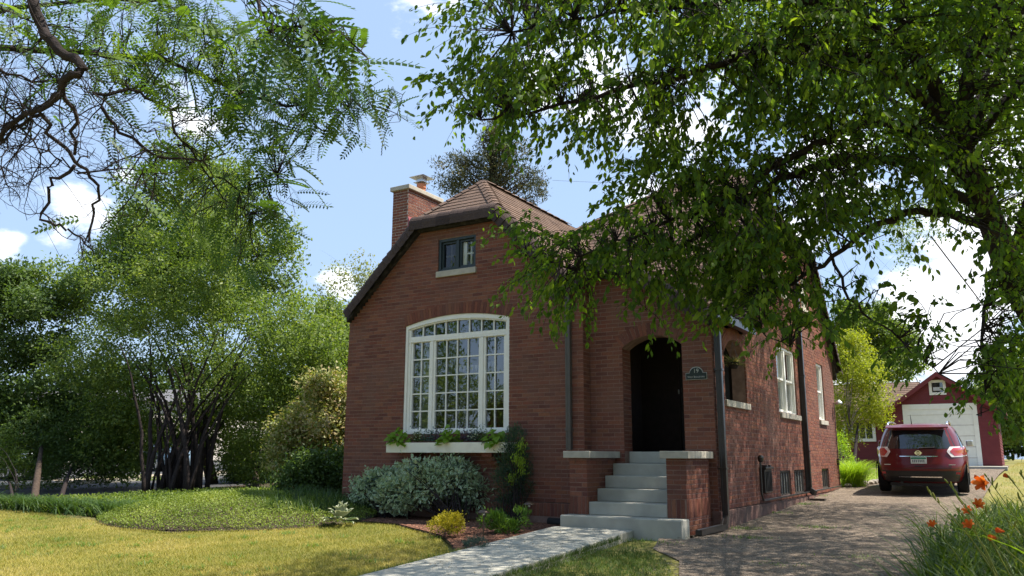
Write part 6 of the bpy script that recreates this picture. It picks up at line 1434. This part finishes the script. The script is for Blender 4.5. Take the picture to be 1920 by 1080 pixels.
# window box plants
hosta_leaf = bpy.data.meshes.new('heart_leaf'); hosta_leaf.from_pydata([(0, 0, 0), (-.08, .3, .03), (.2, .45, .06), (.6, .28, .03), (1, 0, -.1), (.6, -.28, .03), (.2, -.45, .06), (-.08, -.3, .03), (.5, 0, -.02)], [], [(0, 1, 2, 8), (2, 3, 8), (3, 4, 8), (4, 5, 8), (5, 6, 8), (6, 7, 0, 8)]); hosta_leaf.materials.append(L_['lime'])
def yat(px, py, Y=-.2): return onYp(px, py, Y)
for lab, (px, py) in (('trailing lime green vine at the left end of the window box', (752, 826)), ('trailing lime green vine in the middle of the window box', (847, 826)), ('trailing lime green vine at the right end of the window box', (932, 826))):
    c = yat(px, py, -.24); t = thing('lime_vine', lab, 'plant', (c[0], c[1], 1.28), 'lime vines in the window box')
    for i in range(42):
        a = RNG.uniform(0, 6.28); q = RNG.random()**.5; o = np.array([c[0]+.19*q*math.cos(a), c[1]-.05+.13*q*math.sin(a), 1.32+.30*RNG.random()*(1.1-q*.6)-.07*(q > .8)]); d = unit(np.array([math.cos(a), -.5+.5*math.sin(a), -.35+RNG.normal()*.3]))
        mat_inst('leaf', hosta_leaf, t, o, d, unit(np.array([0, -.6, 1])+RNG.normal(size=3)*.3), RNG.uniform(.10, .15))

def smallplant(name, label, cat, c, r, m, n, L, asp, parent=None, up=.3):
    t = thing(name, label, cat, tuple(c)); P = np.array(c)+RNG.normal(size=(n, 3))*np.array([r[0], r[1], r[2]])*.5; P[:, 2] = np.maximum(P[:, 2], c[2]-.02)
    leafmesh('foliage', P, unit(runit(n)+np.array([0, -.3, up])), unit(runit(n)*.5+np.array([0, -.4, .7])), L*RNG.uniform(.7, 1.2, n), L*asp, RNG.random(n), L_[m], t, 'stuff'); return t
for i, (px, m, lab) in enumerate([(785, 'darkg', 'white flowered plant right of the left vine in the window box'), (810, 'blue', 'grey green plant in the window box left of the middle vine'), (826, 'purple', 'purple leaved plant beside the middle vine in the window box'), (873, 'purple', 'purple leaved plant right of the middle vine in the window box'), (888, 'blue', 'white flowered plant between the middle and right vines in the window box'), (905, 'darkg', 'dark leaved plant left of the right vine in the window box')]):
    c = yat(px, 829, -.2); c[2] = 1.38; t = smallplant('window_box_plant', lab, 'plant', c, (.18, .10, .17), m, 380, .036, .7)
    if 'white' in lab:
        b = MB()
        for _ in range(14): o = c+RNG.normal(size=3)*np.array([.07, .03, .04])+np.array([0, -.06, .04]); b.lathe(tuple(o), [(.0, 0), (.014, .004), (.016, .012), (.004, .016)], 5, 1.)
        b.build('flower', L_['cream'], t, kind='stuff')
b = MB(); c = yat(905, 836, -.37)
pts = [np.array([c[0]+x, -.375-.01*abs(math.sin(x*20)), 1.30-.09*x*3+.02*math.sin(x*30)]) for x in np.linspace(-.02, .22, 9)]; pts = [p_+np.array([0, 0, -.0]) for p_ in pts[::-1]]
t = thing('trailing_vine', 'thin vine trailing down the face of the window box near the right vine', 'plant', tuple(pts[0])); b.tube(pts, .004, 4); b.build('stem', M['bark_d'], t)
P = np.repeat(np.array(pts), 3, 0)+RNG.normal(size=(27, 3))*.01; leafmesh('foliage', P, runit(27), np.tile([0, -1., .3], (27, 1)), .028, .02, RNG.random(27), L_['darkg'], t, 'stuff')
# path lights
for i, (px, py, D, lab) in enumerate([(907, 958, 11.2, 'nearer bronze mushroom path light rising left of the green perennial'), (992, 943, 12.3, 'farther bronze mushroom path light close to the steps')]):
    tpt = at(px, py, D); gz = H(0, tpt[1]); t = thing('path_light', lab, 'path light', (tpt[0], tpt[1], gz), 'bronze path lights in the mulch bed')
    b = MB(); b.lathe((tpt[0], tpt[1], tpt[2]-.03), [(.085, 0), (.088, .006), (.070, .028), (.035, .045), (.01, .052), (.0, .053)], 18); b.build('lamp_shade', M['bronze'], t, smooth=True)
    b = MB(); b.lathe((tpt[0], tpt[1], tpt[2]-.055), [(.018, 0), (.02, .03)], 10); b.build('lamp', M['galv'], t)
    b = MB(); b.tube([(tpt[0], tpt[1], gz-.1), (tpt[0], tpt[1], tpt[2]-.05)], .009, 8); b.build('stake', M['bronze'], t)
# hanging fern in the side arch of the porch
c = np.array([7.30, 1.45, 2.62]); t = thing('hanging_plant', 'yellowing spiky plant hanging in the side arch of the porch', 'plant', tuple(c+np.array([0, 0, .35])))
b = MB(); b.lathe((c[0], c[1], c[2]), [(.06, -.08), (.11, 0), (.11, .02)], 12); b.build('basket', M['bark_d'], t)
b = MB()
for k in range(3): a = k*2.1; b.tube([(c[0]+.1*math.cos(a), c[1]+.1*math.sin(a), c[2]+.02), (c[0], c[1], c[2]+.36)], .003, 4)
b.build('hanger', M['pipe'], t)
n = 150; a = RNG.uniform(0, 6.28, n); leafmesh('foliage', c+np.zeros((n, 3))+np.array([0, 0, .03]), unit(np.stack([np.cos(a), np.sin(a), RNG.uniform(-.5, .9, n)], 1)), unit(runit(n)+np.array([0, 0, 1])), RNG.uniform(.14, .26, n), .014, RNG.random(n), L_['willow'], t, 'stuff')
# ------------------------------------------------------------------ strap leaves and ground cover
def blades(name, P, Lr, Wd, m, parent=None, lean=.35, kind='stuff', seg_=2, tone=None, arch=.5, dirs=None):
    """bent ribbon blades rising from points P"""
    n = len(P); a = RNG.uniform(0, 6.283, n); h = np.stack([np.cos(a), np.sin(a), np.zeros(n)], 1) if dirs is None else dirs; L = RNG.uniform(*Lr, n)[:, None]; s = np.stack([-h[:, 1], h[:, 0], np.zeros(n)], 1)*(Wd/2); le = (lean*RNG.uniform(.4, 1.6, n))[:, None]; V = []
    for k in range(seg_+1):
        f = k/seg_; c = P+h*L*(le*f+arch*le*f*f)+np.array([0, 0, 1.])*L*(f-.55*arch*f*f); wv = s*(1-f)**.6 if k < seg_ else s*.08
        V += [c-wv, c+wv]
    V = np.stack(V, 1).reshape(-1, 3); m_ = 2*(seg_+1); F = np.array([(2*k, 2*k+1, 2*k+3, 2*k+2) for k in range(seg_)])[None]+np.arange(n)[:, None, None]*m_
    return fast_mesh(name, V, F.reshape(-1, 4), np.repeat(tone if tone is not None else RNG.random(n), m_), m, parent, kind)
def inpoly(P, poly):
    x, y = P[:, 0], P[:, 1]; c = np.zeros(len(P), bool); n = len(poly)
    for i in range(n):
        (x1, y1), (x2, y2) = poly[i], poly[(i+1) % n]; m_ = ((y1 > y) != (y2 > y)) & (x < (x2-x1)*(y-y1)/(y2-y1+1e-12)+x1); c ^= m_
    return c
def hv(y): y = np.asarray(y); return np.maximum(np.where(y > 0, .033*np.minimum(y, 26), np.where(y < -1, .05*(y+1), 0.)), -.95)
def scatter(poly, n, gamma=None):
    xs = [p[0] for p in poly]; ys = [p[1] for p in poly]; out_ = []
    while sum(len(o) for o in out_) < n:
        Q = np.stack([RNG.uniform(min(xs), max(xs), n), RNG.uniform(min(ys), max(ys), n)], 1); Q = Q[inpoly(Q, poly)]
        if gamma: d = np.hypot(Q[:, 0]-CP[0], Q[:, 1]-CP[1]); Q = Q[RNG.random(len(Q)) < np.minimum(1, (gamma/d)**1.6)]
        out_.append(Q)
    Q = np.vstack(out_)[:n]; return np.stack([Q[:, 0], Q[:, 1], hv(Q[:, 1])], 1)
def mott(P): x, y = P[:, 0], P[:, 1]; return .5+.22*np.sin(1.7*x+.8*np.sin(2.1*y))+.18*np.sin(3.1*y+1.3*x+2)+.12*np.sin(7.3*x-4*y)
P = scatter([(-9, -2.6), (-6.2, -2.5), (-4., -2.9), (-2.6, -3.0), (-1.9, -3.4), (-.3, -3.55), (.55, -2.78), (1.1, -1.75), (1.7, -1.37), (2.5, -1.47), (3.3, -1.9), (4.0, -2.3), (4.6, -2.9), (5.20, -3.62), (5.20, -6.3), (1, -8), (-9, -8)], 170000, 7.5)
tn = np.clip(mott(P)*.75+RNG.normal(size=len(P))*.2, 0, 1)
tag(blades('grass', P, (.028, .055), .006, L_['grass'], None, .5, tone=tn), 'dry yellow green grass of the sunny front lawn', 'grass')
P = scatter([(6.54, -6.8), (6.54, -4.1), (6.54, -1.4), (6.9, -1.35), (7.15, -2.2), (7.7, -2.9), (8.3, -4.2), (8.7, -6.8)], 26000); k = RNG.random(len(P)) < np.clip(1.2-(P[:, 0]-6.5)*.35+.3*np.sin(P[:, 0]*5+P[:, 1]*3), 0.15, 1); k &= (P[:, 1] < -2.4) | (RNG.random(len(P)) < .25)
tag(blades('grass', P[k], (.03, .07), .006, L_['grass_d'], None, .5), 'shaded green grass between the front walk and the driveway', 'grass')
Q = []
for _ in range(90):
    x, y = RNG.uniform(-6, 5), RNG.uniform(-6, -2.2)
    if not inpoly(np.array([[x, y, 0]]), lawn_front)[0]: continue
    n = RNG.integers(12, 40); Q.append(np.stack([x+RNG.normal(size=n)*.06, y+RNG.normal(size=n)*.06, np.full(n, H(x, y))], 1))
tag(blades('lawn_weeds', np.vstack(Q), (.05, .10), .009, L_['phlox'], None, .8), 'greener weed tufts dotted through the sunny lawn', 'weeds')
# tufts creeping over the walk edge and the drive
P = np.vstack([scatter([(5.14, -5.5), (5.14, -3.4), (5.26, -3.2), (5.26, -5.5)], 1200), scatter([(6.48, -5.5), (6.48, -1.6), (6.56, -1.6), (6.56, -5.5)], 1300)]); P[:, 2] += .02
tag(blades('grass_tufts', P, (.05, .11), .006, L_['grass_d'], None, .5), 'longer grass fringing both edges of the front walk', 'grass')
Q = []
for (x, y) in ((8.55, 1.2), (7.6, .6), (8.0, -.6), (7.45, 3.2), (7.5, 5.1), (9.6, -1.8), (8.9, -2.6), (7.42, 7.4), (7.1, -1.6), (9.9, 2.0)):
    n = RNG.integers(60, 160); Q.append(np.stack([x+RNG.normal(size=n)*.16, y+RNG.normal(size=n)*.12, np.full(n, H(x, y)+.01)], 1))
tag(blades('weeds', np.vstack(Q), (.02, .06), .007, L_['phlox'], None, .7), 'small weeds sprouting through the driveway', 'weeds')
# ground-cover mound
MC = (-1.3, -1.2)
def mnd(x, y): q = ((x-MC[0])/2.9)**2+((y-MC[1])/2.3)**2; return .34*np.maximum(0, 1-q)**.8
mo = [(MC[0]+2.9*math.cos(a)*(1-.04*math.sin(3*a)), MC[1]+2.3*math.sin(a)) for a in np.linspace(0, 2*math.pi, 40, endpoint=False)]
patch('planted_mound', mo, .3, .012, M['soil'], hf=lambda x, y: H(x, y)+float(mnd(x, y)))
P = scatter(mo, 60000); P[:, 2] += mnd(P[:, 0], P[:, 1])+RNG.random(len(P))*.09; n = len(P)
tag(leafmesh('ground_cover', P, unit(runit(n)+np.array([0, 0, .3])), unit(runit(n)*.6+np.array([0, 0, 1.])), RNG.uniform(.020, .042, n), .020, np.clip(mott(P*1.7)*.8+RNG.normal(size=n)*.2, 0, 1), L_['cover'], None, 'stuff'), 'creeping green ground cover on the low mound beside the lawn', 'ground cover')
P = scatter([(-5.5, -2.6), (-1.2, .6), (-.3, 1.2), (-4, 4.5), (-8, 2.5), (-8.5, -2)], 26000); P[:, 2] += RNG.random(len(P))*.14; n = len(P)
tag(leafmesh('ground_cover', P, unit(runit(n)+np.array([0, 0, .3])), unit(runit(n)*.6+np.array([0, 0, 1.])), RNG.uniform(.04, .07, n), .034, RNG.random(n), L_['mid'], None, 'stuff'), 'taller mixed ground cover around the foot of the stemmed tree', 'ground cover')
P = scatter([(.2, -2.2), (1.2, -1.7), (1.3, .2), (-.2, .9), (-1.2, .1)], 2200)
P[:, 2] += mnd(P[:, 0], P[:, 1])
tag(blades('perennials', P, (.12, .34), .014, L_['strap'], None, .35, arch=.4), 'shaded leafy perennials between the mound and the corner of the house', 'perennials')
for i, (px, py, lab) in enumerate([(508, 945, 'pink plumed astilbe at the left of the shaded perennials'), (555, 938, 'taller pink plumed astilbe nearer the house corner')]):
    c = at(px, py, 16.3); t = thing('astilbe', lab, 'flower', (c[0], c[1], H(0, c[1])), 'pink astilbes'); n = 160
    P = c+RNG.normal(size=(n, 3))*np.array([.05, .05, .10]); leafmesh('plume', P, unit(runit(n)+np.array([0, 0, 1])), runit(n), .04, .012, RNG.random(n), L_['pink'], t, 'stuff'); b = MB()
    for _ in range(4): b.tube([(c[0]+RNG.normal()*.03, c[1]+RNG.normal()*.03, H(0, c[1])), tuple(c)], .004, 4)
    b.build('stem', M['bark_d'], t)
Q = []
for k in range(46):
    x = -9.2+k*.185; y = -2.45
    n = 70; Q.append(np.stack([x+RNG.normal(size=n)*.12, np.full(n, y)+RNG.normal(size=n)*.22+.25, np.full(n, H(x, y))], 1))
P = np.vstack(Q); P = P[P[:, 0] < -1.9]
tag(blades('border_leaves', P, (.35, .62), .024, L_['strap'], None, .45, seg_=4, arch=.9), 'dark strap leaved border along the back of the lawn', 'border plants')
P = scatter([(-4, 3), (-1.5, 1.6), (-2, 4.5), (-4.5, 5)], 1400); tag(blades('tall_grass', P, (.3, .6), .018, L_['lime'], None, .3, seg_=3), 'sunlit yellow green grassy patch behind the mound', 'tall grass')
# ornamental grass by the far corner, edging stones and lawn beside the drive
c = gpt(1600, 912); t = thing('ornamental_grass', 'arching bright green ornamental grass at the far corner of the house', 'grass clump', tuple(c)); n = 1100
P = np.array([c]*n)+RNG.normal(size=(n, 3))*np.array([.10, .16, 0]); blades('leaf_blade', P, (.7, 1.25), .014, L_['lime'], t, .42, seg_=5, arch=.8)
mound('leafy_shrub', 'bright leafy shrub against the far corner of the house under the yellow green tree', 'shrub', [(1582, 860, 14, 26), (1590, 880, 16, 20), (1575, 830, 10, 20)], 26, L_['lime'], 160, 12, .08, .07, base=tuple(gpt(1582, 900)))
bl = [(7.40, 10.6), (7.85, 12.4), (7.95, 14.5), (7.8, 17.0), (7.2, 19.2), (5.2, 19.6), (4.8, 12)]
patch('back_lawn', bl, .6, .03, M['lawn_far'])
P = scatter(bl, 9000); P[:, 2] += .03; tag(blades('grass', P, (.04, .09), .012, L_['lime'], None, .4), 'bright grass left of the driveway beyond the house', 'grass')
rl = [(10.7, 6.5), (10.75, 12), (10.9, 20), (11.2, 30), (24, 30), (24, -1), (11.2, -1.0)]
patch('right_lawn', rl, 1.2, .02, M['lawn_far']); P = scatter(rl, 26000); P[:, 2] += .02; tag(blades('grass', P, (.04, .08), .012, L_['grass'], None, .4), 'sunlit yellow green grass right of the driveway', 'grass')
es = thing('stone_edging', 'row of rough edging stones along the left side of the driveway', 'edging', (7.9, 13, H(0, 13)))
ub = bpy.data.meshes.new('stone'); bb = bmesh.new(); bmesh.ops.create_icosphere(bb, subdivisions=1, radius=.5)
for v in bb.verts: v.co *= random.uniform(.85, 1.15)
bb.to_mesh(ub); ub.materials.append(M['stone'])
for k in range(30):
    y = 10.5+k*.27; x = np.interp(y, [10.4, 11.2, 12.5, 14.5, 17, 19], [7.42, 7.62, 7.93, 8.0, 7.88, 7.35]); inst('stone', ub, es, (x+RNG.normal()*.02, y, H(0, y)+.05), (0, 0, RNG.uniform(-.3, .3)), (RNG.uniform(.2, .28), .27, RNG.uniform(.10, .16)))
# fence and wires
fn = thing('wooden_fence', 'reddish board fence at the right edge beyond the lawn', 'fence', (12.6, 27, .86))
x = 11.7
while x < 17.5:
    b = MB(); b.box(x, x+.14, 27+random.uniform(0, .012), 27.03+random.uniform(0, .012), .8, 2.95+random.uniform(-.02, .02)); b.build('board', M['cedar'], fn); x += .15
b = MB(); b.box(11.7, 17.5, 27.05, 27.12, 1.2, 1.32); b.box(11.7, 17.5, 27.05, 27.12, 2.4, 2.52); b.build('rail', M['cedar'], fn)
def wire(label, a, c, sag):
    b = MB(); a, c = np.array(a), np.array(c); b.tube([a*(1-f)+c*f-np.array([0, 0, sag*4*f*(1-f)]) for f in np.linspace(0, 1, 24)], .012, 4); tag(b.build('utility_wire', M['pipe']), label, 'wire')
wire('upper overhead wire crossing the sky above the garage', at(900, 596, 60), at(2100, 540, 50), .25)
wire('lower overhead wire crossing the sky just above the garage tree', at(1300, 640, 56), at(2100, 618, 48), .2)
wire('short overhead wire crossing the sky behind the roof', at(1036, 338, 70), at(1500, 336, 60), .3)
# ------------------------------------------------------------------ day lilies at lower right
dl_ = thing('daylily_clump', 'clump of orange daylilies with long leaning stems at the lower right', 'flowers', (11.1, -6.2, H(0, -6.2)))
n = 9500; P = np.stack([10.42+2.9*RNG.random(n)**1.2, RNG.uniform(-6.6, .6, n), np.zeros(n)], 1); P[:, 0] += np.maximum(0, P[:, 1]+2.6)*.18; P[:, 2] = hv(P[:, 1])
pxs = np.array([proj(p)[0] for p in P]); P = P[pxs > 1748]
blades('foliage', P, (.55, 1.12), .020, L_['lily'], dl_, .30, seg_=6, arch=.75)
P = P[:420]+np.array([0, 0, .18])+RNG.normal(size=(min(420, len(P)), 3))*np.array([.1, .1, .12]); P = np.repeat(P, 12, 0)+RNG.normal(size=(len(P)*12, 3))*.07; n = len(P)
leafmesh('low_leaves', P, runit(n), unit(runit(n)+np.array([0, 0, 1.])), .05, .028, RNG.random(n), L_['darkg'], dl_, 'stuff')
def stem_(pts, r=.004): b = MB(); b.tube(pts, np.linspace(r*1.3, r*.7, len(pts)), 5); return b
ST = [((1840, 905), (1960, 1120), 'open', 5.0, 1.25), ((1834, 945), (1935, 1130), 'open', 5.2, .9), ((1814, 957), (1920, 1120), 'open', 5.2, .8), ((1817, 985), (1880, 1130), 'open', 5.1, .95), ((1748, 984), (1850, 1140), 'open', 5.4, .8), ((1888, 893), (1990, 1050), 'wilt', 5.1, .8), ((1862, 1008), (1960, 1120), 'side', 4.7, 1.0), ((1875, 995), (1990, 1120), 'wilt2', 4.7, .9),
      ((1732, 914), (1880, 1100), 'bud', 5.2, 1), ((1768, 897), (1900, 1090), 'bud', 5.1, 1.1), ((1790, 930), (1905, 1100), 'bud', 5.1, 1.1), ((1840, 885), (1950, 1060), 'bud', 5.2, .8), ((1790, 950), (1880, 1100), 'bud', 5.3, .8), ((1784, 970), (1890, 1120), 'bud', 5.3, .8), ((1880, 965), (1960, 1080), 'bud', 5.0, .9), ((1905, 880), (1990, 1030), 'bud', 5.2, .8), ((1900, 925), (1980, 1060), 'bud', 5.1, .8), ((1915, 985), (1990, 1080), 'bud', 4.9, .8)]
for (tx, ty), (bx_, by_), kd, D, s in ST:
    tip = at(tx+12, ty+12, D); ba = at(bx_, by_, D+.1); ba2 = np.array([ba[0]+.15, ba[1], H(0, ba[1])]); mid = ba*.55+tip*.45+U2*.05
    stem_([ba2, ba, mid, tip]).build('stem', L_['bud'], dl_, smooth=True)
    ax = unit(tip-mid)
    for q in range(4 if kd == 'bud' else 2):
        o = tip+ax*.01-ax*.035*q; d = unit(ax*.9+U2*.35*RNG.uniform(.2, 1.4)+R2*RNG.normal()*.35+Fw*RNG.normal()*.3); b = MB(); l = RNG.uniform(.035, .06); b.tube([o, o+d*l*.4, o+d*l*.8, o+d*l], [.003, .006, .005, .001], 6); b.build('bud', L_['bud'], dl_, smooth=True)
    if kd != 'bud':
        c = at(tx, ty, D); axis = unit(-Fw*.7+U2*.4-R2*.3+RNG.normal(size=3)*.25) if kd == 'open' else unit(-R2*.8+U2*.4+RNG.normal(size=3)*.2); u1 = unit(np.cross(axis, (0, 0, 1.))); u2 = np.cross(axis, u1); b = MB()
        for k in range(6):
            a = k*math.pi/3; r_ = u1*math.cos(a)+u2*math.sin(a); wv = np.cross(axis, r_); V = []
            op = 1. if kd == 'open' else .45
            for f, wd_, rr_, hh in ((0, .004, .0, -.03), (.35, .012, .018*op, .0), (.7, .011, .030*op, .024), (1., .002, .042*op, .018)):
                for e in (-1, 1): V.append(c+r_*rr_*s+axis*hh*s+wv*wd_*e*s)
            b.add(V, [(2*i, 2*i+1, 2*i+3, 2*i+2) for i in range(3)], random.random())
        b.build('flower', L_['orange'], dl_)
# stray long blade in front
b = blades('leaf_blade', np.array([at(2000, 1090, 4.4), at(1985, 1075, 4.4), at(1990, 1100, 4.5)]), (.55, .62), .018, L_['lime'], dl_, .9, seg_=6, arch=.8, dirs=np.array([-R2, -R2*.95+Fw*.2, -R2*.9-Fw*.3])*np.array([1, 1, 0]), kind=None)
# fallen leaves and twigs on the walk and lawn
n = 520; P = np.stack([RNG.uniform(5.25, 6.5, n), RNG.uniform(-5, -1.1, n), np.zeros(n)], 1); P[:, 2] = hv(P[:, 1])+.079
P2 = np.stack([RNG.uniform(7, 10.5, 700), RNG.uniform(-3.5, 9, 700), np.zeros(700)], 1); P2[:, 2] = hv(P2[:, 1])+.02; P = np.vstack([P, P2]); n = len(P)
M['litter'] = mat('dry_leaf', (.20, .14, .06), (.12, .08, .04), .9, 20, .1, [(.5, .45, .4), (1, 1, 1), (1.6, 1.6, .8)])
tag(leafmesh('leaf_litter', P, unit(runit(n)*np.array([1, 1, .1])), unit(runit(n)*.25+np.array([0, 0, 1.])), RNG.uniform(.012, .035, n), .012, RNG.random(n), M['litter'], None, 'stuff'), 'scattered dry leaf bits on the walk and driveway', 'leaf litter')
for o in list(COL.objects):
    if o.parent is None and o.type == 'MESH' and 'label' not in o and 'kind' not in o: o['kind'] = 'structure'
